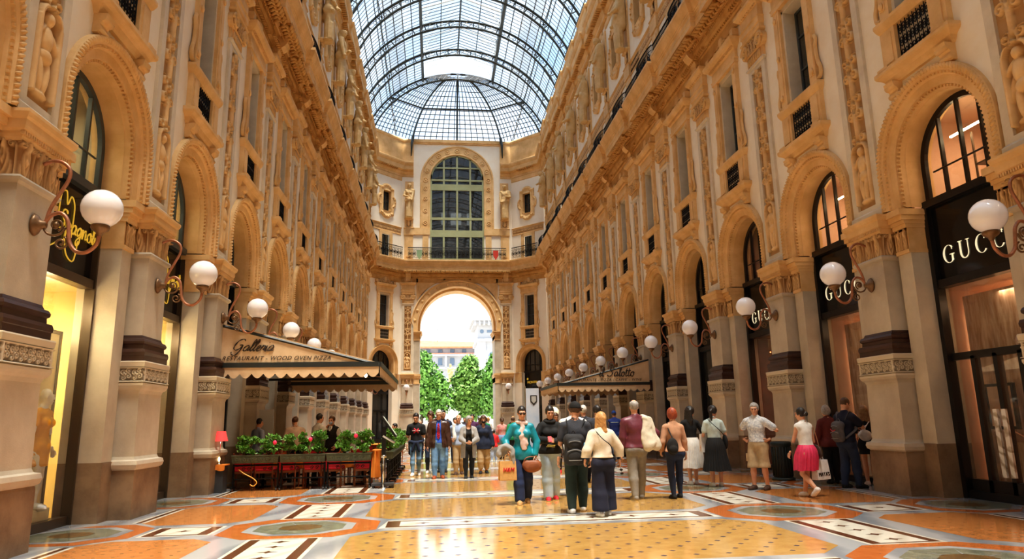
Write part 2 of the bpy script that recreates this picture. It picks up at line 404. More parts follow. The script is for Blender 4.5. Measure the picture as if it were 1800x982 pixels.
# ------------------------------------------------------------------ one bay of the facade
AR = 1.0; AZ = 6.25      # arch of the shopfront: radius and centre height (stilted)
BM = {}
def bay_meshes():
    # archivolt: sweep of stepped rings round the stilted arch
    def ringpath(r, n=28):
        return [(r, 5.45)] + [(r*math.cos(a), AZ+r*math.sin(a)) for a in np.linspace(0, PI, n)] + [(-r, 5.45)]
    m = MB()
    def band(prof, mi=0, smooth=False):
        R = []
        paths = [ringpath(r) for r, w in prof]
        for i in range(len(paths[0])):
            R.append([(paths[j][i][0], prof[j][1], paths[j][i][1]) for j in range(len(prof))])
        m.loft(R, mi, smooth, caps=False, closed=False)
    band([(1.06,-.75),(1.06,-.20),(1.065,-.19),(1.07,-.17),(1.08,-.10),(1.12,-.09),(1.13,-.03),(1.28,-.01),(1.30,.03),(1.33,.05),(1.36,.07),(1.38,.10),(1.42,.13),(1.46,.13),(1.50,.09),(1.50,.0)])
    # rope / egg beads on the outer roll, dentils on the inner ring
    L1 = ringpath(1.43, 200); n = 54
    def along(r, n):
        tot = 2*(AZ-5.45)+PI*r; out = []
        for i in range(n):
            d = (i+.5)*tot/n
            if d < AZ-5.45: out.append((r, 5.45+d, 0.0))
            elif d < AZ-5.45+PI*r:
                a = (d-(AZ-5.45))/r; out.append((r*math.cos(a), AZ+r*math.sin(a), a))
            else: out.append((-r, AZ-(d-(AZ-5.45)-PI*r), PI))
        return out
    for x, z, a in along(1.435, 76):
        m.M = Matrix.Translation((x,.115,z)) @ Matrix.Rotation(-a, 4, 'Y') @ Matrix.Rotation(0.5, 4, 'Y')
        m.sphere((0,0,0), (.068,.042,.03), 8)
    for x, z, a in along(1.10, 60):
        m.M = Matrix.Translation((x,-.085,z)) @ Matrix.Rotation(-a, 4, 'Y')
        m.box(-.02,.02,-.02,.03,-.018,.018)
    for x, z, a in along(1.325, 64):
        m.M = Matrix.Translation((x,.05,z)) @ Matrix.Rotation(-a, 4, 'Y')
        m.box(-.018,.018,-.02,.025,-.02,.02)
    m.M = None
    BM['archivolt'] = m.mesh('archivolt', 'ochre')
    # small balcony of the window above
    m = MB()
    block(m, .84, .07, -.1, [(0,7.86),(.03,7.9),(.06,7.98),(.10,8.02),(.16,8.06),(.18,8.1),(.18,8.17),(.05,8.2)])
    for u in (-.76, .76): block_ = m.box(u-.15,u+.15,-.05,.25,8.15,8.22)
    for u in (-.70, .70):
        m.prism([(.0,7.55),(.08,7.55),(.13,7.62),(.11,7.70),(.15,7.76),(.2,7.8),(.22,7.87),(.0,7.87)], 0, u-.13, u+.13)
        m.tube([(u-.14,.14,7.8),(u+.14,.14,7.8)], .065, 8); m.tube([(u-.14,.09,7.62),(u+.14,.09,7.62)], .05, 8)
    for sg in (-1, 1):
        a, b = sorted((sg*.46, sg*.88)); m.box(a, b, -.1, .11, 8.2, 9.0)
        m.box(a+.09, b-.09, .11, .13, 8.3, 8.92)
    block(m, .88, .10, -.1, [(0,9.0),(.03,9.04),(.06,9.1),(.08,9.16),(.08,9.22),(.02,9.25)])
    m.box(-.5,.5,-.3,.12,9.16,9.25)
    BM['balcony'] = m.mesh('sill_balcony', 'ochre')
    m = MB(); m.box(-.46,.46,-.06,-.04,8.2,9.0)
    for k in range(9):
        u = -.42+.105*k; m.tube([(u,.05,8.2),(u,.05,9.0)], .012, 4)
    for k in range(8):
        for q in range(3):
            c = (-.3675+.105*k, 8.33+.26*q)
            m.tube([(c[0]+.042*math.cos(t),.05,c[1]+.1*math.sin(t)) for t in np.linspace(0,2*PI,9)], .011, 4)
            m.tube([(c[0]+.025*math.cos(t),.05,c[1]+.03*math.sin(t)) for t in np.linspace(0,2*PI,7)], .011, 4)
    BM['grille'] = m.mesh('iron_grille', 'iron')
    # window surround: side strips with rosettes and S brackets, lintel, cornice, carved crest
    m = MB()
    for sg in (-1, 1):
        a, b = sorted((sg*.54, sg*.82)); m.box(a, b, -.1, .10, 9.25, 12.05)
        a2, b2 = sorted((sg*.62, sg*.80)); m.box(a2, b2, .10, .115, 9.45, 11.9)
        for z in (9.55, 10.65, 11.75): m.lathe([(.07,0),(.075,.015),(.03,.03)], 8, (0,0,0)) if False else m.sphere((sg*.71,.135,z), (.065,.035,.09), 8)
        # side scroll
        m.tube(catmull([(sg*.84,.06,9.3),(sg*.96,.06,9.36),(sg*.97,.06,9.55),(sg*.89,.06,9.75),(sg*.86,.06,10.1),(sg*.9,.06,10.3),(sg*.86,.06,10.42)], 4), .05, 6)
        m.box(*sorted((sg*.46, sg*.56)), -.45, .02, 9.25, 11.92, 1)
    m.box(-.56,.56,-.45,.02,11.85,12.02,1)
    m.box(-.86,.86,-.1,.13,12.0,12.12)
    block(m, .86, .10, -.1, [(.02,12.1),(.04,12.14),(.0,12.16),(.0,12.42),(.04,12.45),(.06,12.5),(.16,12.56),(.20,12.62),(.22,12.72),(.05,12.76)])
    for k in range(24): m.box(-.87+.0745*k, -.835+.0745*k, .12, .20, 12.46, 12.53)
    for sg in (-1,1): m.box(*sorted((sg*.84, sg*1.04)), -.1, .2, 12.76, 13.0); 
    BM['surround'] = m.mesh('window_surround', ['ochre', 'palestone'])
    m = MB()
    def crest(u, v):
        env = (v < .62*np.clip(1-np.abs(u)/.92, 0, 1)**0.7)
        h = np.zeros_like(u)
        for sg in (-1, 1):
            for c, z, R in ((.18,.2,.2),(.5,.15,.17),(.74,.1,.12)): h = np.maximum(h, spiralh(u, v, sg*c, z, R, -sg, 1.6))
        h = np.maximum(h, gauss(u, v, 0, .34, .14, .27)); h = np.maximum(h, 0.35)
        return np.where(env, h, 0)
    relief_flat(m, .92, .0, 12.74, 13.4, crest, .18, .02)
    BM['crest'] = m.mesh('carved_crest', 'relief')
    # attic window surround: lobed cartouche
    m = MB()
    out = []
    def lobed(hw, hh, k):
        pts = []
        for i in range(48):
            a = 2*PI*i/48; c, s_ = math.cos(a), math.sin(a)
            e = 1/max(abs(c), abs(s_)); r = min(e, 1.0+0.0)
            bx = math.copysign(min(1, abs(c)*1.25), c); bz = math.copysign(min(1, abs(s_)*1.25), s_)
            lob = 1+k*(max(0, math.cos(2*a))**6 + max(0, math.cos(2*a+PI))**6) - 0.07*max(0, math.cos(4*a+PI))**4
            pts.append((bx*hw*lob, 19.85+bz*hh*lob))
        return pts
    def cart(k, lob, n=9):
        """rectangle with a round lobe on every side, 48 points"""
        hw, hh, r = .66*k, 1.05*k, lob
        P = []
        for q in range(4):
            if q == 0: P += [(hw, -hh), (hw, -r*1.1)] + [(hw+.55*r*math.sin(t), -r*math.cos(t)) for t in np.linspace(.1, PI-.1, n)] + [(hw, r*1.1)]
            if q == 1: P += [(hw, hh), (r*1.1, hh)] + [(r*math.cos(t), hh+.62*r*math.sin(t)) for t in np.linspace(.1, PI-.1, n)] + [(-r*1.1, hh)]
            if q == 2: P += [(-hw, hh), (-hw, r*1.1)] + [(-hw-.55*r*math.sin(t), r*math.cos(t)) for t in np.linspace(.1, PI-.1, n)] + [(-hw, -r*1.1)]
            if q == 3: P += [(-hw, -hh), (-r*1.1, -hh)] + [(-r*math.cos(t), -hh-.62*r*math.sin(t)) for t in np.linspace(.1, PI-.1, n)] + [(r*1.1, -hh)]
        return [(x, 19.85+z) for x, z in P]
    o1 = cart(1.15, .48); o2 = cart(1.05, .44); o3 = cart(.86, .34)
    inn = []
    for x, z in o1:
        a = max(abs(x)/.42, abs(z-19.85)/.88); inn.append((x/a, 19.85+(z-19.85)/a))
    R = [[(p[0], w, p[1]) for p in L] for L, w in ((o1,.0),(o1,.10),(o2,.15),(o3,.07),(inn,.12),(inn,-.3))]
    m.loft(R, 0, False, caps=False)
    for i in range(0, len(o2), 2):
        p = o2[i]; m.sphere((p[0]*.93,.14,19.85+(p[1]-19.85)*.95), (.055,.05,.055), 6)
    BM['cartouche'] = m.mesh('cartouche_surround', 'ochre')
    # string course under attic windows and frieze band over them
    m = MB(); block(m, S/2-.36, .03, -.1, [(0,17.2),(.02,17.24),(.0,17.26),(.0,17.74),(.05,17.8),(.07,17.84),(.0,17.88)])
    relief_flat(m, S/2-.4, .03, 17.3, 17.7, lambda u, v: np.maximum(spiralh(np.mod(u+8,.4)-.2, v, -.1, .2, .12, 1, 1.5), spiralh(np.mod(u+8,.4)-.2, v, .1, .2, .12, -1, 1.5)), .035, .025)
    block(m, S/2-.36, .03, -.1, [(0,22.05),(.03,22.1),(.03,22.38),(0,22.42)])
    BM['string'] = m.mesh('string_course', 'ochre')
    # windows
    def frame_only(u0, u1, z0, z1, w, t, d=.06, mid=None, rows=()):
        m = MB()
        m.box(u0,u0+t,w-d,w,z0,z1); m.box(u1-t,u1,w-d,w,z0,z1); m.box(u0,u1,w-d,w,z0,z0+t); m.box(u0,u1,w-d,w,z1-t,z1)
        for q in (mid or ()): m.box(q-t*.35,q+t*.35,w-d,w,z0,z1)
        for q in rows: m.box(u0,u1,w-d,w,q-t*.3,q+t*.3)
        return m
    BM['wfr'] = frame_only(-.46,.46,9.25,11.86,-.30,.06,.06,(0,),(10.2,11.1)).mesh('frame', 'greyframe')
    BM['wgl'] = MB().box(-.42,.42,-.34,-.33,9.3,11.82).mesh('pane', 'darkglass')
    m = MB()
    for sg in (-1,1):
        U, Z = np.meshgrid(np.linspace(sg*.44, sg*.10, 16), np.linspace(9.3,11.82,14), indexing='ij')
        U2 = U - sg*0.0; t = (Z-9.3)/2.5
        P = np.stack([U2 + sg*.12*np.sin(PI*t)*(np.abs(U)<.2), -.48+.03*np.sin(np.abs(U)*70), Z], -1); m.grid(P)
    BM['cur'] = m.mesh('curtain', 'curtain')
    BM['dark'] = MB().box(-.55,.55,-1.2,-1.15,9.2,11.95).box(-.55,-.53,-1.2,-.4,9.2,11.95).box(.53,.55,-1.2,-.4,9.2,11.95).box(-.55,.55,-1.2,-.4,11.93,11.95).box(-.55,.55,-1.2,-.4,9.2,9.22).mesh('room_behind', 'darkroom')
    BM['afr'] = frame_only(-.44,.44,18.95,20.75,-.2,.05,.05,(0,),(19.85,)).mesh('frame', 'greyframe')
    BM['agl'] = MB().box(-.42,.42,-.26,-.25,18.97,20.73).mesh('pane', 'darkglass')
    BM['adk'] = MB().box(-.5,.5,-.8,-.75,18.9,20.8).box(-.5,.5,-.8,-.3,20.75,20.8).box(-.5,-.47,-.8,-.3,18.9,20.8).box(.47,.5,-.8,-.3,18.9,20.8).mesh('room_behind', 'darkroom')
    # mezzanine windows behind the railing
    m = MB(); 
    for sg in (-1,1): m.box(*sorted((sg*.42, sg*.72)), -.05, .05, 14.95, 17.2)
    m.box(-.72,.72,-.05,.05,16.95,17.2)
    BM['mzs'] = m.mesh('window_surround', 'ochre')
    BM['mfr'] = frame_only(-.42,.42,14.95,16.95,-.1,.06,.05,(0,)).mesh('frame', 'greyframe')
    BM['mgl'] = MB().box(-.42,.42,-.16,-.15,14.95,16.95).box(-.5,.5,-.5,-.45,14.9,17.0).mesh('pane', ['darkglass'])

def lunette_mesh(frm, bars=(-.5, 0.0, .5)):
    m = MB(); r0, r1 = 1.07, .95
    R = []
    for a in np.linspace(0, PI, 25):
        R.append([(r*math.cos(a), w, AZ+r*math.sin(a)) for r, w in ((r0,-.52),(r1,-.52),(r1,-.60),(r0,-.60))])
    m.loft([ [(x*1.0, y, 5.45) if i == 0 else (x, y, z) for (x, y, z) in [(r0,-.52,5.45),(r1,-.52,5.45),(r1,-.60,5.45),(r0,-.60,5.45)]] for i in (0,)] + R + [[(-r0,-.52,5.45),(-r1,-.52,5.45),(-r1,-.60,5.45),(-r0,-.60,5.45)]])
    for u in bars:
        top = AZ+math.sqrt(max(.05, r1*r1-u*u)); m.box(u-.025,u+.025,-.60,-.53,5.5,top)
    m.tube([(-.72,-.5,6.05),(.72,-.5,6.05)], .018, 6)
    m.box(-1.07,1.07,-.62,-.42,5.40,5.54)
    return m.mesh('lunette_frame', frm)
def lunette_glass():
    m = MB(); r = .96
    poly = [(r,5.45)] + [(r*math.cos(a), AZ+r*math.sin(a)) for a in np.linspace(0, PI, 24)] + [(-r,5.45)]
    m.prism(poly, 1, -.585, -.575); return m
bay_meshes()
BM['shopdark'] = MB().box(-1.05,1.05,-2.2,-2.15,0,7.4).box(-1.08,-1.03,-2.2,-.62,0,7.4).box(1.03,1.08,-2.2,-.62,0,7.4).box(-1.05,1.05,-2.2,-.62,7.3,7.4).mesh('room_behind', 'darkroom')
BM['lun_b'] = lunette_mesh('blackframe'); BM['lun_g'] = lunette_mesh('greyframe')
BM['lun_glass'] = lunette_glass().mesh('lunette_pane', 'shopglass'); BM['lun_dark'] = lunette_glass().mesh('lunette_pane', 'darkglass')
def shopframe(fr, doors=False, e=.99):
    m = MB()
    for a, b in ((-1.13,-e),(e,1.13)): m.box(a,b,-.60,-.44,0,5.45)
    m.box(-1.03,1.03,-.66,-.46,3.82,3.97); m.box(-1.03,1.03,-.66,-.48,0,.14)
    if doors:
        m.box(-1.03,1.03,-.64,-.52,2.45,2.58)
        for u in (-.52, .0, .5): m.box(u-.045,u+.045,-.64,-.52,.1,2.5)
        m.box(-.93,.93,-.64,-.52,.1,.34)
    return m.mesh('shop_frame', fr)
BM['shop_b'] = shopframe('blackframe'); BM['shop_bd'] = shopframe('blackframe', True); BM['shop_br'] = shopframe('bronzeframe', False, 1.05)
BM['fascia'] = MB().box(-1.06,1.06,-.60,-.54,3.95,5.45).mesh('fascia_panel', 'blackpanel')
BM['shop_glass'] = MB().box(-1.07,1.07,-.585,-.575,.1,3.86).mesh('shop_pane', 'shopglass')
BM['shop_dark'] = MB().box(-1.07,1.07,-.585,-.575,.1,3.86).mesh('shop_pane', 'darkglass')

# ------------------------------------------------------------------ wall sheet of one bay with real openings
def wall_bay(m, u0, u1, top=23.0, full=True):
    def q(a, b, z0, z1): m.add([(a,0,z0),(b,0,z0),(b,0,z1),(a,0,z1)], [(0,1,2,3)])
    r = 1.31
    for sg in (-1, 1):
        a, b = sorted((sg*r, u1 if sg > 0 else u0))
        m.add([(a,0,5.42),(b,0,5.42),(b,0,AZ),(a,0,AZ)], [(0,1,2,3)])
    pts = [(r*math.cos(a), AZ+r*math.sin(a)) for a in np.linspace(0, PI, 17)]
    for (x0, z0), (x1, z1) in zip(pts[:-1], pts[1:]): m.add([(x0,0,z0),(x1,0,z1),(x1,0,7.7),(x0,0,7.7)], [(0,1,2,3)])
    q(u0, -r, AZ, 7.7); q(r, u1, AZ, 7.7)
    q(u0, u1, 7.7, 9.2)
    q(u0, -.5, 9.2, 11.95); q(.5, u1, 9.2, 11.95); q(u0, u1, 11.95, 14.95)
    q(u0, -.42, 14.95, 16.95); q(.42, u1, 14.95, 16.95); q(u0, u1, 16.95, 18.95)
    q(u0, -.42, 18.95, 20.75); q(.42, u1, 18.95, 20.75); q(u0, u1, 20.75, top)

# shop interiors ------------------------------------------------------
mat('int_yellow', (0.80, 0.66, 0.30), 0.7, (0.70, 0.56, 0.24), 1.2)
mat('int_cream', (0.85, 0.76, 0.52), 0.6)
mat('int_peach', (0.70, 0.50, 0.38), 0.6, (0.60, 0.40, 0.29), 1)
def marblemat(name, c1, c2, sc, rough=.25, dist=6.0, strt=(1,1,1)):
    m = bpy.data.materials.new(name); m.use_nodes = True; nt = m.node_tree; N = nt.nodes; L = nt.links; b = N['Principled BSDF']
    b.inputs['Roughness'].default_value = rough
    g = N.new('ShaderNodeNewGeometry'); mp = N.new('ShaderNodeMapping'); mp.inputs['Rotation'].default_value = (.4,.6,.7); mp.inputs['Scale'].default_value = strt
    L.new(g.outputs['Position'], mp.inputs['Vector'])
    w = N.new('ShaderNodeTexWave'); w.inputs['Scale'].default_value = sc; w.inputs['Distortion'].default_value = dist; w.inputs['Detail'].default_value = 5; w.inputs['Detail Scale'].default_value = 1.2
    L.new(mp.outputs[0], w.inputs['Vector'])
    cr = N.new('ShaderNodeValToRGB'); e = cr.color_ramp.elements; e[0].color = (*c2,1); e[1].color = (*c1,1); e[0].position = .0; e[1].position = .62
    L.new(w.outputs['Fac'], cr.inputs[0]); L.new(cr.outputs[0], b.inputs['Base Color']); MATS[name] = m
mat('pinkmarble', (0.82,0.68,0.57), .2, (0.42,0.26,0.17), 3.2, stretch=(2.6,2.6,.45))
marblemat('whitemarble', (0.85,0.82,0.75), (0.45,0.38,0.28), 2.2, .2, 9)
mat('spot', (1,0.9,0.7), 0.5, emit=(1,0.82,0.5), estr=14.0)
mat('int_floor', (0.45,0.30,0.18), 0.3)
mat('int_red', (0.20,0.05,0.03), 0.6, (0.10,0.03,0.02), 3)
def interior(loc, rz, wall, floor_, depth, label, light=None, lcol=(1,.8,.55), ceil='int_cream', upper=None, ulight=1.0):
    r = struct(empty('shop_interior', loc, rz), label)
    d0, d1 = -.68, -depth
    MB().box(-1.6,1.6,d1-.05,d1,0,3.9).box(-1.65,-1.6,d1,d0,0,3.9).box(1.6,1.65,d1,d0,0,3.9).build('back_wall', wall, r)
    MB().box(-1.6,1.6,d1,d0,-.02,.06).build('shop_floor', floor_, r)
    MB().box(-1.6,1.6,d1,d0,3.88,3.93).build('shop_ceiling', ceil, r)
    MB().box(-1.6,1.6,d1-.05,d1,3.93,7.6).box(-1.65,-1.6,d1,d0,3.93,7.6).box(1.6,1.65,d1,d0,3.93,7.6).box(-1.6,1.6,d1,d0,7.5,7.6).build('upper_wall', upper or wall, r)
    if light:
        for z in (3.7, 7.3):
            la = bpy.data.lights.new('shop_light', 'AREA'); la.energy = light*(1 if z < 5 else ulight); la.size = 1.2; la.color = lcol
            o = bpy.data.objects.new('shop_light', la); COL.objects.link(o); o.parent = r; o.location = (0, -(depth+.7)/2, z)
    return r

def bay(side, k, loc, rz, style, desc):
    """style: dict(lun, shop, glass, interior...)"""
    def I(key, nm, p): return inst(BM[key], nm, p)
    a = struct(empty('trim_1', loc, rz), 'arch moulding of '+desc); I('archivolt', 'archivolt', a)
    w = struct(empty('window_1', loc, rz), 'arched shopfront of '+desc)
    I(style.get('lun', 'lun_b'), 'lunette_frame', w); I(style.get('lglass', 'lun_dark'), 'lunette_pane', w)
    I(style.get('shop', 'shop_b'), 'shop_frame', w); I('fascia', 'fascia_panel', w); I(style.get('glass', 'shop_dark'), 'shop_pane', w)
    if not style.get('inside'):
        inst(BM['shopdark'], 'room_behind', w)
    upper_bay(loc, rz, desc)
def upper_bay(loc, rz, desc):
    def I(key, nm, p): return inst(BM[key], nm, p)
    w = struct(empty('window_2', loc, rz), 'tall upper window over '+desc)
    I('wfr','frame',w); I('wgl','pane',w); I('cur','curtain',w); I('dark','room_behind',w); I('surround','window_surround',w); I('crest','carved_crest',w)
    I('balcony','sill_balcony',w); I('grille','iron_grille',w)
    w = struct(empty('window_3', loc, rz), 'attic window in lobed frame over '+desc)
    I('afr','frame',w); I('agl','pane',w); I('adk','room_behind',w); I('cartouche','cartouche_surround',w)
    w = struct(empty('window_4', loc, rz), 'low window behind railing over '+desc)
    I('mzs','window_surround',w); I('mfr','frame',w); I('mgl','pane',w)
    w = struct(empty('trim_2', loc, rz), 'string course over '+desc); I('string','string_course',w)

RZ = {'right': PI/2, 'left': -PI/2}
def wpos(side, y, w=0.0): return ((XS[side]-w if side == 'right' else -XS[side]+w), y, 0)
K0, K1 = -1, 11
for side in ('right', 'left'):
    for k in range(K0, K1+1):
        pier(wpos(side, YP[side]+S*k), RZ[side], '%s pier of the %s facade counting from the camera' % (ORD[k-K0], side))
    m = MB()
    for k in range(K0, K1):
        yc = YP[side]+S*(k+.5); m.M = Matrix.Translation(wpos(side, yc)) @ Matrix.Rotation(RZ[side], 4, 'Z'); wall_bay(m, -S/2, S/2)
    m.M = None
    sx = 1 if side == 'right' else -1
    yl = YP[side]+S*K0; XW_ = XS[side]
    # near plain stretch behind the camera, end stretch, top, outer mass
    for a, b in ((-12, yl), (YP[side]+S*K1, 54.75)):
        m.add([(sx*XW_,a,0),(sx*XW_,b,0),(sx*XW_,b,23),(sx*XW_,a,23)], [(0,1,2,3)])
    m.box(*sorted((sx*11.0, sx*11.3)), -12, 62, 0, 25.8); m.box(*sorted((sx*7.25, sx*11.3)), -12, 54.7, 23.6, 23.9); m.box(*sorted((sx*7.2, sx*11.3)), -12.3,-12,0,25.8)
    w = m.build('wall_'+side, 'plaster'); struct(w, 'plastered %s facade of the arcade' % side)
# ------------------------------------------------------------------ cornices swept round the whole arm
R2 = [(XW,-12),(XW,54.7),(XE,YE),(-XE,YE),(-XW,54.7),(-XW,-12)]      # right side first: interior on the left of travel
def with_ressauts(path_sides, w):  # stepped plan: corona steps forward on half of each bay
    out = []
    for k in range(K0-3, K1+1):
        y = YP['right']+S*k+.14
        for yy, o in ((y-1.0,0),(y-1.0,w),(y+1.0,w),(y+1.0,0)):
            if -12 < yy < 54.3: out.append((yy, o))
    return out
RS = with_ressauts(None, .16)
def stepped_path(w):
    P = [(XW,-12)]
    for yy, o in RS: P.append((XW-(w if o else 0), yy))
    P += [(XW,54.7),(XE,YE),(-XE,YE),(-XW,54.7)]
    for yy, o in reversed(RS): P.append((-XW+(w if o else 0), yy))
    P += [(-XW,-12)]
    # drop zero-length duplicates
    Q = [P[0]]
    for p in P[1:]:
        if (p[0]-Q[-1][0])**2+(p[1]-Q[-1][1])**2 > 1e-8: Q.append(p)
    return Q
m = MB()
m.sweep([(.0,13.05),(.06,13.08),(.06,13.42),(.10,13.46),(.10,13.52),(.20,13.6),(.24,13.72),(.24,13.86),(.30,13.94),(.0,13.96)], R2)
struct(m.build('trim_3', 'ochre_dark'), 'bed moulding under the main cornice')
m = MB()
m.sweep([(-.05,13.94),(.28,13.94),(.29,14.02),(.60,14.03),(.62,13.98),(.64,13.98),(.64,14.16),(.66,14.18),(.66,14.22),(.64,14.24),(.64,14.36),(.67,14.39),(.67,14.43),(.70,14.45),(.70,14.50),(.73,14.52),(.79,14.62),(.84,14.72),(.84,14.76),(.86,14.78),(.86,14.88),(.80,14.90),(-.3,14.92),(-.3,13.94)], stepped_path(.16))
struct(m.build('cornice', 'ochre'), 'main cornice with stepped edge')
# S-shaped modillions under the soffit, two groups per bay, with a row of dentils below
m = MB()
for k in range(5):
    u = -.76+.38*k
    m.box(u-.11,u+.11,.27,.63,13.95,14.05)
    for sg in (-1,1): m.tube(catmull([(u+sg*.09-.06,.28,13.93),(u+sg*.09+.05,.36,13.88),(u+sg*.09+.06,.43,13.90),(u+sg*.09-.06,.50,13.90),(u+sg*.09-.05,.57,13.87),(u+sg*.09+.06,.64,13.94)], 4), .055, 6)
    m.tube([(u-.15,.62,13.95),(u+.15,.62,13.95)], .05, 6)
for k in range(16): m.box(-.98+.125*k,-.91+.125*k,.08,.17,13.48,13.58); m.sphere((-.945+.125*k,.26,13.80),(.045,.03,.05),6)
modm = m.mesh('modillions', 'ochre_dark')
for side in ('right','left'):
    for k in range(K0, K1):
        for j in (0, 1):
            yc = YP[side]+S*k + (0 if j == 0 else S/2); x = .13 if j == 0 else 0
            struct(inst(modm, 'modillion_group', None, wpos(side, yc, x), RZ[side]))
        MBs = None
for x in (-3.6,-2.4,-1.2,0,1.2,2.4,3.6): struct(inst(modm, 'modillion_group', None, (x,YE,0), PI))
CH = {'right': ((XW+XE)/2, (54.7+YE)/2, 0), 'left': (-(XW+XE)/2, (54.7+YE)/2, 0)}
CRZ = {'right': PI*.75, 'left': PI*1.25}
for side in CH: struct(inst(modm, 'modillion_group', None, CH[side], CRZ[side]))
# top cornice and attic, sides + chamfers only
top = [(.0,22.42),(.05,22.45),(.05,22.62),(.12,22.68),(.18,22.78),(.20,22.92),(.46,22.96),(.48,23.0),(.50,23.30),(.56,23.36),(.64,23.50),(.66,23.62),(.62,23.66),(.12,23.72),(.10,25.60),(.16,25.66),(.18,25.80),(.14,25.9),(-.3,25.92),(-.3,22.42)]
pr_ = []
for yy, o in RS: pr_.append((XW-(.12 if o else 0), yy))
def dedupe(P):
    Q = [P[0]]
    for p in P[1:]:
        if (p[0]-Q[-1][0])**2+(p[1]-Q[-1][1])**2 > 1e-8: Q.append(p)
    return Q
Pr = dedupe([(XW,-12)] + pr_ + [(XW,54.7),(XE-.0,YE),(3.78,YE)])
m = MB(); m.sweep(top, Pr); struct(m.build('cornice', 'ochre'), 'upper cornice under the glass roof, right side')
Pl = [(-x, y) for x, y in reversed(Pr)]
m = MB(); m.sweep(top, Pl); struct(m.build('cornice', 'ochre'), 'upper cornice under the glass roof, left side')
m = MB()
for q in range(9): m.box(-.9+.2*q, -.8+.2*q, .2, .46, 22.86, 22.98)
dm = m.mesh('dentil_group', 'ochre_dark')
for side in ('right','left'):
    for k in range(K0, K1):
        for j in (0,1): struct(inst(dm, 'dentil_group', None, wpos(side, YP[side]+S*(k+.5*j), .12 if j == 0 else 0), RZ[side]))
    struct(inst(dm, 'dentil_group', None, CH[side], CRZ[side]))

# ------------------------------------------------------------------ end wall with the great arch
E0 = Y0
AH, AZ2, BK = 3.12, 9.45, 59.6          # arch half width, springing, back face
m = MB()
def qd(x0,x1,z0,z1,y=YE): m.add([(x0,y,z0),(x1,y,z0),(x1,y,z1),(x0,y,z1)], [(3,2,1,0)])
ra = 3.3
for y, r in ((YE, ra), (BK, AH)):
    for sg in (-1, 1):
        a, b = sorted((sg*r, sg*XE)); qd(a, b, 0, AZ2, y)
    pts = [(r*math.cos(t), AZ2+r*math.sin(t)) for t in np.linspace(0, PI, 25)]
    for (x0,z0),(x1,z1) in zip(pts[:-1], pts[1:]): m.add([(x0,y,z0),(x1,y,z1),(x1,y,14.0),(x0,y,14.0)], [(0,1,2,3)])
    for sg in (-1,1):
        a, b = sorted((sg*r, sg*XE)); qd(a, b, AZ2, 14.0, y)
WZ, WR = 22.2, 2.32
qd(-XE,-WR,14,WZ); qd(WR,XE,14,WZ); qd(-WR,WR,14,15.0)
pts = [(WR*math.cos(t), WZ+WR*math.sin(t)) for t in np.linspace(0, PI, 25)]
for (x0,z0),(x1,z1) in zip(pts[:-1], pts[1:]): m.add([(x0,YE,z0),(x1,YE,z1),(x1,YE,25.6),(x0,YE,25.6)], [(0,1,2,3)])
for sg in (-1,1):
    a, b = sorted((sg*WR, sg*XE)); qd(a, b, WZ, 25.6)
m.box(-12,12,60.0,60.3,14,27); m.box(-12,-XE,BK-.05,BK,0,14); m.box(XE,12,BK-.05,BK,0,14)
m.box(-3.5,3.5,YE+.02,60.2,13.9,14.0)
struct(m.build('wall_end', 'endplaster'), 'white end wall above the great arch')
# chamfer walls
for side in ('right','left'):
    m = MB(); m.M = Matrix.Translation(CH[side]) @ Matrix.Rotation(CRZ[side], 4, 'Z'); wall_bay(m, -1.74, 1.74); m.box(-1.74,-1.0,-.75,-.02,0,5.44); m.box(1.0,1.74,-.75,-.02,0,5.44)
    struct(m.build('wall_corner_'+side, 'endplaster'), 'slanting corner wall beside the great arch')
    upper_bay(CH[side], CRZ[side], 'the %s corner' % side)
    a = struct(empty('trim_1', CH[side], CRZ[side]), 'arch moulding of the %s corner' % side); inst(BM['archivolt'], 'archivolt', a)
    w = struct(empty('window_1', CH[side], CRZ[side]), 'arched shopfront of the %s corner' % side)
    inst(BM['lun_b'],'lunette_frame',w); inst(BM['lun_dark'],'lunette_pane',w); inst(BM['shop_bd'],'shop_frame',w); inst(BM['fascia'],'fascia_panel',w); inst(BM['shop_dark'],'shop_pane',w)
    inst(BM['shopdark'], 'room_behind', w)
    MB().box(1.0,1.72,-.2,-.01,4.62,5.42).box(-1.72,-1.0,-.2,-.01,4.62,5.42).build('impost_block','ochre',a)
# pilasters flanking the arch (same order as the side piers)
for sx, nm in ((1,'right'),(-1,'left')):
    pier((sx*4.12, YE, 0), PI, 'pier %s of the great arch' % ('to the right' if sx > 0 else 'to the left'), jamb=False)
# great arch mouldings
m = MB()
def ring2(r, n=40): return [(r, 8.95)] + [(r*math.cos(a), AZ2+r*math.sin(a)) for a in np.linspace(0, PI, n)] + [(-r, 8.95)]
prof = [(AH,BK),(AH,YE+.9),(3.3,YE+.85),(3.3,YE-.02),(3.34,YE-.08),(3.38,YE-.08),(3.40,YE-.05),(3.72,YE-.05),(3.75,YE-.1),(3.80,YE-.14),(3.86,YE-.10),(3.86,YE)]
prof = [(min(r, 99), y) for r, y in prof]
rp = [ring2(r) for r, y in prof]
m.loft([[(max(-3.68, min(3.68, rp[j][i][0])) if prof[j][0] > 3.4 and rp[j][i][1] < AZ2+.2 else rp[j][i][0], prof[j][1], rp[j][i][1]) for j in range(len(prof))] for i in range(len(rp[0]))], 0, False, caps=False, closed=False)
for i in range(13):
    a = PI*(i+.5)/13; m.sphere((3.56*math.cos(a), YE-.06, AZ2+3.56*math.sin(a)), (.12,.05,.12), 10)
struct(m.build('trim_4', 'ochre'), 'moulded ring of the great arch')
m = MB()
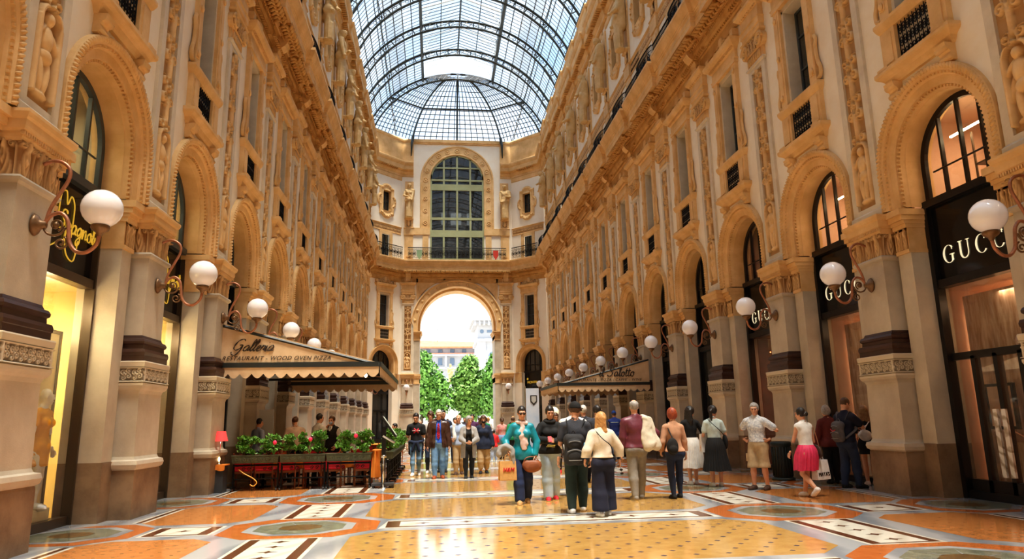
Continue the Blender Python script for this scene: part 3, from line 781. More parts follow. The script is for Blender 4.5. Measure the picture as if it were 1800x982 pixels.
for sg in (-1, 1):
    m.box(*sorted((sg*AH, sg*3.3)), YE+.02, BK, 0, 8.9); m.box(*sorted((sg*AH, sg*3.62)), YE-.02, YE+.1, 0, 8.9)
    m.box(*sorted((sg*(AH-.001), sg*3.62)), YE-.05, BK, 0, .9, 1)
    for o, z0, z1 in ((.02,8.2,8.3),(.0,8.3,8.6),(.05,8.6,8.72),(.12,8.72,8.86),(.18,8.86,8.95)):
        m.box(*sorted((sg*(AH-o), sg*3.62)), YE-.04-o, BK, z0, z1, 2)
    for o, z0, z1 in ((.04,4.62,4.7),(.0,4.7,5.1),(.08,5.1,5.25),(.14,5.25,5.42)): m.box(*sorted((sg*(AH-o*.6), sg*3.62)), YE-.03-o*.5, BK, z0, z1, 2)
struct(m.build('arch_jambs', ['greystone','plinth','ochre']), 'stone jambs of the great arch')
# spandrel panels
m = MB()
for sg in (-1, 1):
    out = [(sg*3.45, 13.75),(sg*1.0,13.75)] + [(sg*(4.0*math.cos(t)), AZ2+4.0*math.sin(t)) for t in np.linspace(1.32, .55, 8)]
    cx = sum(p[0] for p in out)/len(out); cz = sum(p[1] for p in out)/len(out)
    R = [[(p[0]+(cx-p[0])*k, YE-w, p[1]+(cz-p[1])*k) for p in out] for k, w in ((0,.0),(0,.06),(.12,.06),(.16,.02),(.9,.02))]
    m.loft(R, 0, False, caps=True)
struct(m.build('trim_5', 'ochre'), 'triangular panels over the great arch')
# big window over the arch
w = struct(empty('window_5', (0, YE, 0)), 'great arched window over the arch')
m = MB(); r0, r1 = WR+.86, WR
def rg(r, n=36): return [(r,17.85)] + [(r*math.cos(a), WZ+r*math.sin(a)) for a in np.linspace(0, PI, n)] + [(-r,17.85)]
pf = [(WR,.4),(WR,-.02),(WR+.05,-.06),(WR+.10,-.06),(WR+.14,-.03),(WR+.70,-.03),(WR+.74,-.09),(WR+.84,-.09),(WR+.88,.0)]
rr = [rg(r) for r, y in pf]
m.loft([[(rr[j][i][0], pf[j][1], rr[j][i][1]) for j in range(len(pf))] for i in range(len(rr[0]))], 0, False, caps=False, closed=False)
rm = WR+.42
for i in range(11):
    a = PI*i/10; x, z = rm*math.cos(a), WZ+rm*math.sin(a)
    m.tube([(x+.2*math.cos(t), -.04, z+.2*math.sin(t)) for t in np.linspace(0, 2*PI, 14)], .035, 5); m.sphere((x,-.04,z), (.08,.04,.08), 8)
for sg in (-1,1):
    for z in (18.3,19.4,20.5,21.4):
        x = sg*rm; m.tube([(x+.17*math.cos(t), -.04, z+.17*math.sin(t)) for t in np.linspace(0, 2*PI, 12)], .03, 5); m.sphere((x,-.04,z), (.07,.04,.07), 8)
    m.box(*sorted((sg*WR, sg*3.75)), -.10, .1, 17.25, 17.85); m.box(*sorted((sg*2.45, sg*2.95)), -.06,.05,15.0,17.2, 0); 
m.build('window_surround', 'ochre', w)
m = MB()
def vb(u, t, z0, z1, d=.12): m.box(u-t/2, u+t/2, .05, .05+d, z0, z1)
for u in (-2.25, -1.15, 0, 1.15, 2.25):
    vb(u, .16 if abs(u) < 2 else .14, 15.0, WZ+math.sqrt(max(0.02, WR**2-u*u))-.02)
for z0, z1 in ((17.1,17.7),(18.62,18.84),(21.3,21.86),(22.15,22.3),(23.3,23.42),(15.0,15.2)): m.box(-WR, WR, .04, .2, z0, z1)
m.loft([[(r*math.cos(a), y, WZ+r*math.sin(a)) for r, y in ((WR,.05),(WR-.12,.05),(WR-.12,.2),(WR,.2))] for a in np.linspace(0, PI, 30)])
m.build('frame', 'greenframe', w)
m = MB(); m.prism([(WR,15.0)] + [(WR*math.cos(a), WZ+WR*math.sin(a)) for a in np.linspace(0, PI, 24)] + [(-WR,15.0)], 1, .12, .13); m.build('pane', 'darkglass', w)
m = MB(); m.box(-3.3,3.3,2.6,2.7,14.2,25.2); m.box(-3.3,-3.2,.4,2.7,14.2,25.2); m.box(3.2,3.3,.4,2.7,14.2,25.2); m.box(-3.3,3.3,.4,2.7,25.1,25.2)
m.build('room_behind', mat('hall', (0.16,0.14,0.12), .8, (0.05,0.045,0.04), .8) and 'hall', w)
m = MB(); 
for x0,x1 in ((-.5,.45),(.95,1.4),(-1.35,-1.0)): m.box(x0,x1,2.5,2.55,18.9,20.0)
m.build('far_window', mat('skyglow', (.9,.95,1), .5, emit=(.9,.95,1), estr=1.0) and 'skyglow', w)
# coping
m = MB(); m.box(-3.85,3.85,YE-.12,YE+.5,25.5,25.62); m.box(-3.85,3.85,YE-.18,YE+.5,25.62,25.9)
struct(m.build('trim_6', 'ochre'), 'coping of the end wall')
m = MB()
for sg in (-1,1): m.box(*sorted((sg*3.5, sg*4.55)), YE-.04, YE+.1, 13.95, 15.0)
m.box(-3.5,3.5,YE-.10,YE,13.78,13.9); m.box(-3.5,3.5,YE-.14,YE,13.9,14.0)
struct(m.build('trim_7', 'ochre'), 'architrave over the great arch')

# ------------------------------------------------------------------ glass roof
RR, RC = 8.2, 22.8
def bx(z): return math.sqrt(max(0, RR*RR-(z-RC)**2))
YB, YL = -12.0, 54.7
aL = math.acos(3.0/RR); a0 = math.asin(2.6/RR)   # lantern edge, foot (z 25.4)
roof = struct(empty('glass_roof', (0,0,0)), 'barrel glass roof on iron ribs')
g = MB(); dg = MB()
def slab(mb, x0, z0, x1, z1): mb.add([(x0,YB,z0),(x0,YL,z0),(x1,YL,z1),(x1,YB,z1)], [(0,1,2,3)])
angs = np.linspace(a0, aL, 11)
for sg in (-1,1):
    for i in range(10):
        A, B = angs[i], angs[i+1]
        mb = dg if 6 <= i <= 7 else g
        slab(mb, sg*RR*math.cos(A), RC+RR*math.sin(A), sg*RR*math.cos(B), RC+RR*math.sin(B))
zl = RC+RR*math.sin(aL)
for sg in (-1,1):
    slab(g, sg*3.0, zl, sg*3.0, 31.9); slab(g, sg*3.15, 31.85, 0, 33.0)
yl = YL-.4
g.add([(-3.0,yl,zl-.1),(3.0,yl,zl-.1),(3.0,yl,31.9),(0,yl,33.0),(-3.0,yl,31.9)], [(0,1,2,3,4)])
g.build('glass_panes', 'skyglass', roof); dg.build('glass_panes', 'dustyglass', roof)
# transverse glazing bars
b = MB()
n = int((YL-YB)/.42)
for i in range(n+1):
    y = YB+(YL-YB)*i/n
    for sg in (-1,1):
        P = [(sg*(RR+.0)*math.cos(a), y, RC+RR*math.sin(a)) for a in angs[::2]]
        b.tube(P, .026, 3, 0, False, False)
        b.bar((sg*3.1,y,31.87),(0,y,32.98),.042); 
        if i % 2 == 0: b.bar((sg*3.0,y,zl),(sg*3.0,y,31.9),.03)
b.build('glazing_bars', 'roofiron', roof)
b = MB()
for sg in (-1,1):
    for i in range(11):
        a = angs[i]; t = .05 if i not in (10,) else .16
        b.bar((sg*RR*math.cos(a), YB, RC+RR*math.sin(a)), (sg*RR*math.cos(a), YL, RC+RR*math.sin(a)), t)
    b.bar((sg*1.5,YB,32.45),(sg*1.5,YL,32.45),.05); b.bar((sg*3.1,YB,31.88),(sg*3.1,YL,31.88),.09)
b.bar((0,YB,32.98),(0,YL,32.98),.1)
b.build('long_bars', 'roofiron', roof)
# purlin trusses at +-5.75 sagging between ribs, and along the lantern edges
b = MB()
for sg in (-1,1):
    for x, z in ((5.75, 28.65),):
        nx, nz = x/RR, (z-RC)/RR
        for k in range(-4, 12):
            y0 = 54.6-4.03*(k+1); y1 = y0+4.03
            for dz, hh in ((0,.0),(.30,.0)):
                P = [(sg*(x-nx*(dz*(.25+.75*abs(2*t-1)**2)+.04)), y0+(y1-y0)*t, z-nz*(dz*(.25+.75*abs(2*t-1)**2)+.04)) for t in np.linspace(0,1,9)]
                b.tube(P, .035, 4, 0, False)
            b.sphere((sg*(x-nx*.3), y0, z-nz*.3), .09, 6)
    b.bar((sg*3.0,YB,30.2),(sg*3.0,YL,30.2),.12); b.bar((sg*2.95,YB,30.45),(sg*2.95,YL,30.45),.07)
b.build('purlins', 'roofiron', roof)
# main ribs: two chords with struts
for k in range(-0, 16):
    y = 54.6-4.03*k
    if y < YB: break
    b = MB(); Ro, Ri = RR-.06, RR-.55
    A = np.linspace(a0-.02, PI-a0+.02, 45)
    for R_, t in ((Ro, .055), (Ri, .05)):
        for yo in (-.07, .07): b.tube([(R_*math.cos(a), y+yo, RC+R_*math.sin(a)) for a in A], t, 4, 0, False)
    lat = MB()
    for i in range(0, 44):
        a = A[i]; aa = A[i+1]
        inner = abs(RR*math.cos(a)) < 3.1
        if i % 2 == 0: b.bar((Ro*math.cos(a), y, RC+Ro*math.sin(a)), (Ri*math.cos(a), y, RC+Ri*math.sin(a)), .06)
        if inner: b.bar((Ro*math.cos(a), y, RC+Ro*math.sin(a)), (Ri*math.cos(aa), y, RC+Ri*math.sin(aa)), .04, None, 1)
        elif i % 2 == 0: b.tube([((Ri+.25)*math.cos(a+.05)+.12*math.cos(t), y, RC+(Ri+.25)*math.sin(a+.05)+.12*math.sin(t)) for t in np.linspace(0, 2*PI, 9)], .02, 4, 0)
    # lacy spandrels under the lantern
    for sg in (-1,1):
        b.tube([(sg*(2.95-1.2*(1-math.cos(t))), y, 30.2+1.6*math.sin(t)) for t in np.linspace(0, PI/2, 9)], .03, 4, 1)
        b.bar((sg*2.95,y,30.2),(sg*2.95,y,31.9),.05,None,1); b.bar((sg*3.0,y,31.85),(0,y,32.9),.06,None,1)
        for q in range(3): b.tube([(sg*(2.75-.1*q)+.12*math.cos(t), y, 30.7+.42*q+.12*math.sin(t)) for t in np.linspace(0, 2*PI, 9)], .016, 4, 1)
    b.build('roof_rib', ['roofiron', 'palestruct'], roof)
# half-octagon glass dome at the end
DY, DX, DD = 54.6, 3.95, 2.62
zs = [25.9, 26.6, 27.3, 28.0, 28.65, 29.2, 29.7, 30.15, 30.5, 30.75]
def s_(z): return bx(z)/bx(25.9)
def plan(z):
    k = s_(z); w0 = bx(z)
    return [(w0, DY), (DX*k, DY+DD*k), (-DX*k, DY+DD*k), (-w0, DY)]
g = MB(); b = MB()
for i in range(len(zs)-1):
    P, Q = plan(zs[i]), plan(zs[i+1])
    for j in range(3): g.add([(*P[j],zs[i]),(*P[j+1],zs[i]),(*Q[j+1],zs[i+1]),(*Q[j],zs[i+1])], [(0,1,2,3)])
g.build('dome_panes', 'skyglass', roof)
zz = np.concatenate([np.linspace(25.9, 30.0, 12), [30.4,30.7,30.9]])
nb = (13, 15, 13)
for j in range(3):
    for q in range(nb[j]+1):
        t = q/nb[j]; pts = []
        for z in zz:
            P = plan(z); pts.append((P[j][0]+(P[j+1][0]-P[j][0])*t, P[j][1]+(P[j+1][1]-P[j][1])*t-.02, z))
        thick = .03
        b.tube(pts, thick, 4, 0, False)
    for z in zz[1:-1]:
        P = plan(z); b.bar((*P[j],z), (*P[j+1],z), .05)
    P = plan(28.65); b.bar((*P[j],28.62), (*P[j+1],28.62), .12)
pts = [(0, plan(z)[1][1]-.06, z) for z in zz]; b.tube(pts, .075, 4, 0, False)
b.build('dome_bars', 'roofiron', roof)
b = MB()
for sg in (-1,1):
    def rib(z, off): 
        P = plan(z)[1]; return (sg*P[0]*(1-off*.03), P[1]-off, z-off*.4)
    for off, t in ((.05,.075),(.48,.06)): b.tube([rib(z, off) for z in zz], t, 4, 0, False)
    for i in range(0, len(zz)-1):
        b.bar(rib(zz[i], .05), rib(zz[i], .48), .07); 
        zm = (zz[i]+zz[i+1])/2; c = rib(zm, .26); b.tube([(c[0], c[1]+.13*math.cos(t), c[2]+.14*math.sin(t)) for t in np.linspace(0, 2*PI, 9)], .03, 4)
    # foot bracket on the wall corner
    b.tube([(sg*3.85, YE-.25, 26.1),(sg*3.95, YE-.35, 25.4),(sg*4.0, YE-.2, 24.3)], [.14,.12,.04], 6)
b.build('dome_ribs', 'roofiron', roof)
b = MB()
for x in (-.55,.25): b.sphere((x+.15,54.2,30.72),(.28,.08,.1),8)
b.build('rib_ornament', 'iron', roof)

struct(MB().box(-11,11,-12.4,-12.05,0,27).build('wall_light_block','plaster'), 'unseen wall added behind the viewer to cut frontal light')  # unseen blocker, added to keep light from behind the camera out
mat('upbeige', (0.50,0.45,0.34), .8, (0.40,0.36,0.28), .8)
# ------------------------------------------------------------------ the bays with their shops
YEL = dict(lun='lun_g', shop='shop_br', glass='shop_glass', lglass='lun_glass', inside=1)
GUC = dict(lun='lun_b', shop='shop_b', glass='shop_glass', lglass='lun_glass', inside=1)
GUD = dict(GUC, shop='shop_bd')
for k in range(K0, K1):
    n = k-K0
    for side in ('right','left'):
        yc = YP[side]+S*(k+.5)
        if side == 'left': st = YEL if k in (-1,0,1) else dict(lun='lun_g', shop='shop_br' if k < 2 else 'shop_b')
        else: st = GUD if k == 0 else GUC if k in (-1,1,2) else dict(lun='lun_b')
        bay(side, k, wpos(side, yc), RZ[side], st, 'the %s bay on the %s' % (ORD[n], side))
for k in (-1,0,1):
    interior(wpos('left', YP['left']+S*(k+.5)), RZ['left'], 'int_yellow', 'int_floor', 2.6, 'bright cream and yellow shop interior', 85, (1,.86,.55), upper='upbeige', ulight=.35)
for k in (-1,0,1): interior(wpos('right', YP['right']+S*(k+.5)), RZ['right'], 'int_peach', 'int_floor', 3.0, 'warm marble shop interior', 38, (1,.66,.4), 'int_peach')
interior(wpos('right', YP['right']+S*2.5), RZ['right'], 'int_red', 'int_floor', 3.0, 'dim red shop interior', 10, (1,.55,.35), 'int_red')
# ------------------------------------------------------------------ inlaid marble floor (period S along the arm, medallions at bay centres)
marblemat('f_grey', (0.44,0.45,0.46), (0.26,0.28,0.31), .55, .16, 7, (1,.5,1))
marblemat('f_white', (0.83,0.79,0.68), (0.70,0.65,0.54), 1.2, .15, 3)
mat('f_orange', (0.62,0.20,0.055), .10, (0.50,0.145,0.04), 5, spec=.6)
mat('f_salmon', (0.62,0.265,0.085), .10, (0.52,0.20,0.06), 6, spec=.6)
mat('f_ochre', (0.57,0.345,0.115), .10, (0.46,0.26,0.08), 5, spec=.6)
mat('f_brown', (0.16,0.062,0.03), .15, (0.11,0.04,0.02), 8)
mat('f_green', (0.16,0.17,0.12), .15, (0.30,0.30,0.22), 7)
mat('f_bronze', (0.22,0.13,0.05), .2, (0.10,0.06,0.03), 9)
mat('f_dot', (0.09,0.07,0.11), .2)
mat('f_dotb', (0.30,0.16,0.06), .2)
FM = ['f_grey','f_white','f_orange','f_salmon','f_ochre','f_brown','f_green','f_bronze','f_dot','f_dotb']
FI = {n: i for i, n in enumerate(FM)}
struct(MB().box(-11,11,-14,61,-.2,0).build('floor', 'f_grey'), 'polished marble floor')
fl = MB()
def poly(P, lay, mt): fl.add([(x, y, lay*.0012) for x, y in P], [list(range(len(P)))], FI[mt])
def rect(x0, x1, y0, y1, lay, mt): poly([(x0,y0),(x1,y0),(x1,y1),(x0,y1)], lay, mt)
def octo(cx, cy, rx, ry, lay, mt, k=.4142):
    poly([(cx+sx, cy+sy) for sx, sy in ((rx,-ry*k),(rx,ry*k),(rx*k,ry),(-rx*k,ry),(-rx,ry*k),(-rx,-ry*k),(-rx*k,-ry),(rx*k,-ry))], lay, mt)
def cham(x0, x1, y0, y1, c, lay, mt): poly([(x0+c,y0),(x1-c,y0),(x1,y0+c),(x1,y1-c),(x1-c,y1),(x0+c,y1),(x0,y1-c),(x0,y0+c)], lay, mt)
def star(cx, cy, a, b, lay, mt):
    poly([(cx+a,cy),(cx+a*.3,cy+b*.3),(cx,cy+b),(cx-a*.3,cy+b*.3),(cx-a,cy),(cx-a*.3,cy-b*.3),(cx,cy-b),(cx+a*.3,cy-b*.3)], lay, mt)
FX = -.03
for k in range(-4, 12):
    ym = 11.02+S*k
    if ym > 56.5: continue
    for sg in (-1, 1):
        cx = sg*3.76+FX
        # orange field with chamfered corners round the medallion
        cham(*sorted((sg*2.62+FX, sg*4.92+FX)), ym-.98, ym+.98, .55, 1, 'f_orange')
        octo(cx, ym, .78, .74, 2, 'f_grey'); octo(cx, ym, .64, .60, 3, 'f_green'); octo(cx, ym, .30, .28, 4, 'f_bronze')
        for a in range(8):
            t = a*PI/4+PI/8; poly([(cx+.3*math.cos(t-.03), ym+.28*math.sin(t-.03)), (cx+.66*math.cos(t), ym+.62*math.sin(t)), (cx+.3*math.cos(t+.03), ym+.28*math.sin(t+.03))], 4, 'f_grey')
        # long white panel between two medallions
        x0, x1 = sorted((sg*3.29+FX, sg*4.27+FX)); y0, y1 = ym+.98, ym+S-.98
        rect(x0, x1, y0, y1, 1, 'f_white'); rect(x0+.05, x1-.05, y0+.05, y1-.05, 2, 'f_brown'); rect(x0+.18, x1-.18, y0+.09, y1-.09, 3, 'f_white')
        for q in range(5): star((x0+x1)/2, y0+.3+q*(y1-y0-.6)/4, .13, .085, 4, 'f_brown')
        # outer salmon panel, small white panel, wall medallion
        cham(*sorted((sg*4.72+FX, sg*6.45)), ym+.74, ym+S-.74, .32, 1, 'f_salmon')
        rng = random.Random(k)
        for q in range(7):
            for p in range(8):
                rect(sg*(4.9+.22*q)+FX-.02, sg*(4.9+.22*q)+FX+.02, ym+1.1+.24*p, ym+1.13+.24*p, 2, 'f_dotb')
        x0, x1 = sorted((sg*4.93+FX, sg*5.95)); rect(x0, x1, ym-.45, ym+.45, 2, 'f_white'); rect(x0+.05, x1-.05, ym-.40, ym+.40, 3, 'f_brown'); rect(x0+.20, x1-.20, ym-.34, ym+.34, 4, 'f_white'); star((x0+x1)/2, ym, .12, .09, 5, 'f_brown')
        rect(*sorted((sg*4.85+FX, sg*6.03)), ym-.53, ym+.53, 1.5, 'f_grey')
        cham(*sorted((sg*6.0, sg*7.6)), ym-.95, ym+.95, .5, 1, 'f_orange'); octo(sg*7.0, ym, .74, .72, 2, 'f_grey'); octo(sg*7.0, ym, .60, .58, 3, 'f_green'); octo(sg*7.0, ym, .28, .26, 4, 'f_bronze')
        # border lines at the piers
        x0, x1 = sorted((sg*6.42, sg*6.62)); rect(x0, x1, ym+1.1, ym+S-1.1, 1.5, 'f_white'); rect(x0+.06, x1-.06, ym+1.1, ym+S-1.1, 2, 'f_brown')
    # white band across the middle
    poly([(-2.6+FX,ym-.40),(2.6+FX,ym-.40),(2.5+FX,ym+.40),(-2.5+FX,ym+.40)], 3, 'f_white')
    rect(-2.5+FX, 2.5+FX, ym-.33, ym+.33, 4, 'f_brown'); rect(-2.3+FX, 2.3+FX, ym-.25, ym+.25, 5, 'f_white')
    for q in range(7): star(-1.95+.65*q+FX, ym, .13, .09, 6, 'f_brown')
    rect(-2.62+FX, 2.62+FX, ym-.62, ym+.62, 2, 'f_grey')
    # ochre field with rows of small dark stones
    cham(-2.92+FX, 2.92+FX, ym+.62, ym+S-.62, .42, 1.5, 'f_ochre')
    for q in range(15):
        for p in range(10):
            x = -2.64+.377*q+(.19 if p % 2 else 0)+FX; y = ym+.86+.262*p
            if abs(x) > 2.75 or y > ym+S-.72: continue
            poly([(x+.042,y),(x,y+.034),(x-.042,y),(x,y-.034)], 2.5, 'f_dot')
f = fl.build('floor_inlay', FM); struct(f, 'inlaid marble pattern of the floor')
# ------------------------------------------------------------------ square beyond the arch
mat('pave', (0.62,0.58,0.52), .8, (0.52,0.48,0.43), .3); mat('facade_white', (0.52,0.52,0.53), .85, (0.46,0.46,0.47), .3); mat('rooftile', (0.62,0.24,0.12), .8, (0.50,0.17,0.08), 1.5)
mat('winblue', (0.16,0.22,0.30), .2); mat('bark', (0.12,0.08,0.05), .9); mat('leaf_a', (0.15,0.32,0.045), .6, (0.06,0.17,0.022), 1.4); mat('leaf_b', (0.20,0.35,0.065), .6, (0.075,0.19,0.025), 1.3); mat('marble_w', (0.66,0.65,0.63), .6)
struct(MB().box(-60,60,61,200,-.25,-.03).build('ground_square','pave'), 'paved square beyond the arch')
bl = tag(empty('town_house', (0,0,0)), 'long white palace with red tiled roof beyond the trees', 'building')
m = MB(); m.box(-34,8.2,150,160,0,17.6); m.box(-34.2,8.4,149.4,150,12.8,13.3); m.box(-34.2,8.4,149.2,150,15.6,16.1); m.box(-34.2,8.4,149.5,150,8.2,8.6); m.build('wall','facade_white',bl)
m = MB(); m.add([(-34.6,148.8,17.6),(8.8,148.8,17.3),(8.8,155,19.2),(-34.6,155,20.6)],[(0,1,2,3)]); m.box(-34.6,8.8,148.8,149.4,17.3,17.6); m.build('roof','rooftile',bl)
MB().box(-34.3,8.5,149.1,149.3,16.1,16.25).build('tile_ledge','rooftile',bl)
for i in range(16):
    x = -32+2.6*i
    for z, hh in ((16.3,.8),(13.7,1.5),(9.4,2.2),(5.0,2.4)): MB().box(x-.45,x+.45,149.85,149.98,z,z+hh).build('window','winblue',bl)
    if i % 2 == 0: MB().box(x+1.0,x+1.5,149.3,150,13.3,15.6).build('pilaster','facade_white',bl)
m = MB(); m.bar((-1.4,152,19),(-1.4,152,22.5),.08); m.bar((-1.9,152,21.6),(-.9,152,21.6),.06); m.build('roof_antenna','iron',bl)
tw = tag(empty('corner_palace', (0,0,0)), 'tall white corner building with deep cornice at the right of the arch', 'building')
m = MB(); m.box(5.6,22,120,132,0,18.4); m.box(5.3,22,119.5,132,15.3,15.8); m.box(4.9,22,119.2,132,18.4,18.9); m.box(4.5,22,118.8,132,18.9,19.5); m.box(6.6,20,121,130,19.5,23); m.box(5.4,6.9,119.7,120.2,0,15.3); m.box(9.6,11.2,119.7,120.2,0,15.3); m.build('wall','facade_white',tw)
for k in range(12): MB().box(4.9+.8*k,5.2+.8*k,118.9,119.6,18.1,18.9).build('cornice_bracket','facade_white',tw)
m = MB(); m.prism([(8.2+.75*math.cos(a), 12.8+.75*math.sin(a)) for a in np.linspace(0,PI,12)] + [(7.45,9.6),(8.95,9.6)], 1, 119.85, 119.97); m.build('window','winblue',tw)
m = MB(); m.prism([(6.3+.35*math.cos(a), 17.1+.35*math.sin(a)) for a in np.linspace(0,2*PI,14)[:-1]], 1, 119.9, 119.97); m.build('round_window','winblue',tw)
MB().box(7.2,11,119.88,119.97,16.9,17.3).build('frieze_text_panel','winblue',tw)
def tree(name, loc, blobs, n, lm, label, trunk):
    r = tag(empty(name, loc), label, 'tree', 'trees on the square'); rg = np.random.default_rng(int(abs(loc[0])*100)+n)
    B = np.array(blobs); wgt = B[:,3]**2; wgt = wgt/wgt.sum(); idx = rg.choice(len(B), n, p=wgt)
    d = rg.normal(size=(n,3)); d /= np.linalg.norm(d, axis=1)[:,None]; c = B[idx,:3]+d*(B[idx,3]*rg.uniform(.55,1.06,n))[:,None]
    a = rg.normal(size=(n,3)); a /= np.linalg.norm(a, axis=1)[:,None]; b2 = np.cross(a, d+.01*a); b2 /= np.linalg.norm(b2, axis=1)[:,None]+1e-9
    s_ = rg.uniform(.16,.34,n)[:,None]
    V = np.stack([c-a*s_, c+b2*s_*.6, c+a*s_, c-b2*s_*.6], 1).reshape(-1,3); F = np.arange(4*n).reshape(-1,4).tolist()
    m = MB(); m.add(V, F); m.build('foliage', lm, r)
    m = MB(); m.tube([(0,0,-.1),(.05,.05,trunk*.6),(0,0,trunk*1.6)], [.24,.19,.10], 8)
    for q in range(5): m.tube([(0,0,trunk*(.8+.12*q)), (1.1*math.cos(q*1.3),1.1*math.sin(q*1.3),trunk*(1.3+.15*q))], [.09,.03], 5)
    m.build('trunk','bark',r)
tree('plane_tree', (-3.5,88,0), [(0,0,9.3,1.3),(-1.2,0,8,2.0),(.5,0,7.2,2.1),(1.9,0,5.6,1.9),(-.5,0,5.2,2.4),(2.6,0,4.0,1.5),(.8,0,3.4,1.6),(-2.5,0,5.5,2.0),(-2.4,0,8.5,1.6)], 7000, 'leaf_a', 'leafy green tree seen in the left half of the arch', 2.4)
tree('plane_tree', (2.9,90,0), [(-.2,0,9.0,1.2),(-.5,0,7.6,1.7),(-1.6,0,6.6,1.2),(.5,0,6.0,2.0),(-.9,0,4.8,2.0),(1.2,0,4.2,1.7),(-.2,0,3.2,1.6),(-1.8,0,4.0,1.1)], 6500, 'leaf_b', 'pale green pointed tree seen right of the arch centre', 2.2)
tree('plane_tree', (5.9,86,0), [(0,0,8.6,1.4),(-.2,0,7.0,1.8),(.3,0,5.2,2.2),(-.5,0,3.6,1.7)], 4500, 'leaf_a', 'green tree half hidden by the right jamb of the arch', 2.2)
mo = tag(empty('monument', (.45,105,0)), 'pale stone monument between the trees', 'monument')
m = MB(); m.box(-2.2,2.2,-2.2,2.2,0,1.2); m.box(-1.5,1.5,-1.5,1.5,1.2,2.2); m.build('steps','marble_w',mo)
m = MB(); m.frustum((-.9,.9,-.9,.9,2.2),(-.75,.75,-.75,.75,6.2)); m.box(-1.05,1.05,-1.05,1.05,6.2,6.5); m.box(-.85,.85,-.85,.85,6.5,7.2); m.build('pedestal','marble_w',mo)
inst(None, 'x') if False else None
st = tag(empty('corner_statue', (1.22,98,0)), 'small white marble statue on a pedestal in front of the right tree', 'statue')
m = MB(); m.box(-.75,.75,-.75,.75,0,2.2); m.box(-.85,.85,-.85,.85,2.2,2.5); m.box(-.5,.5,-.5,.5,2.5,2.9); m.build('pedestal','marble_w',st)
# ------------------------------------------------------------------ left restaurant terrace
mat('planterg', (0.085,0.095,0.05), .5, (0.055,0.062,0.034), 8, .1); mat('boxleaf', (0.075,0.20,0.022), .45, (0.16,0.33,0.05), 12); mat('boxleaf2', (0.14,0.32,0.05), .45, (0.08,0.2,0.03), 12)
mat('wood', (0.27,0.085,0.03), .4, (0.20,0.055,0.02), 6); mat('redcloth', (0.52,0.012,0.03), .75, (0.40,0.01,0.022), 9); mat('orangecloth', (0.88,0.30,0.045), .8, (0.80,0.25,0.03), 6); mat('chrome', (0.62,0.60,0.56), .2, None, metal=1.0); mat('greybox', (0.05,0.05,0.052), .6)
mat('lampred', (0.80,0.06,0.07), .7, emit=(.9,.08,.06), estr=.35); mat('candle', (1,.85,.5), .4, emit=(1,.75,.4), estr=2.0); mat('pinkflower', (0.80,0.04,0.12), .4); mat('soil', (0.30,0.17,0.07), .9); mat('screen', (0.55,0.60,0.50), .3); mat('orangecord', (0.75,0.42,0.08), .5); mat('menugrey', (0.55,0.55,0.52), .5)
def leafcloud(m, blobs, n, size, seed, up=.4):
    rg = np.random.default_rng(seed); B = np.array(blobs); wg = B[:,3]**2; wg /= wg.sum(); idx = rg.choice(len(B), n, p=wg)
    d = rg.normal(size=(n,3)); d[:,2] = np.abs(d[:,2])*.9-.15; d /= np.linalg.norm(d,axis=1)[:,None]; c = B[idx,:3]+d*(B[idx,3]*rg.uniform(.45,1.05,n))[:,None]
    a = d+rg.normal(size=(n,3))*.6+np.array([0,0,up]); a /= np.linalg.norm(a,axis=1)[:,None]; b2 = np.cross(a, rg.normal(size=(n,3))); b2 /= np.linalg.norm(b2,axis=1)[:,None]+1e-9
    s_ = rg.uniform(.7,1.25,n)[:,None]*size; V = np.stack([c-a*s_, c+b2*s_*.5, c+a*s_, c-b2*s_*.5],1).reshape(-1,3)
    m.add(V, np.arange(4*n).reshape(-1,4).tolist())
def shrub(loc, hgt, w, seed, label, grp, n=620):
    n = int(n*1.9); w *= 1.05
    r = tag(empty('potted_shrub', loc), label, 'shrub', grp); m = MB(); rg = random.Random(seed); bl = []
    for q in range(17):
        a = rg.uniform(0,2*PI); rr = rg.uniform(0,w*.75); z = hgt*(.10+.76*rg.random()*(1-.35*rr/w)); bl.append((rr*math.cos(a), rr*math.sin(a)*.7, z*1.12, w*.36))
    leafcloud(m, bl, n, .036, seed); m.build('foliage', 'boxleaf' if seed % 3 else 'boxleaf2', r)
    m = MB()
    for b_ in bl: m.tube([(0,0,0),(b_[0]*.5,b_[1]*.5,b_[2]*.5),(b_[0],b_[1],b_[2]+.05)], [.010,.008,.004], 4)
    m.build('stems','bark',r); return r
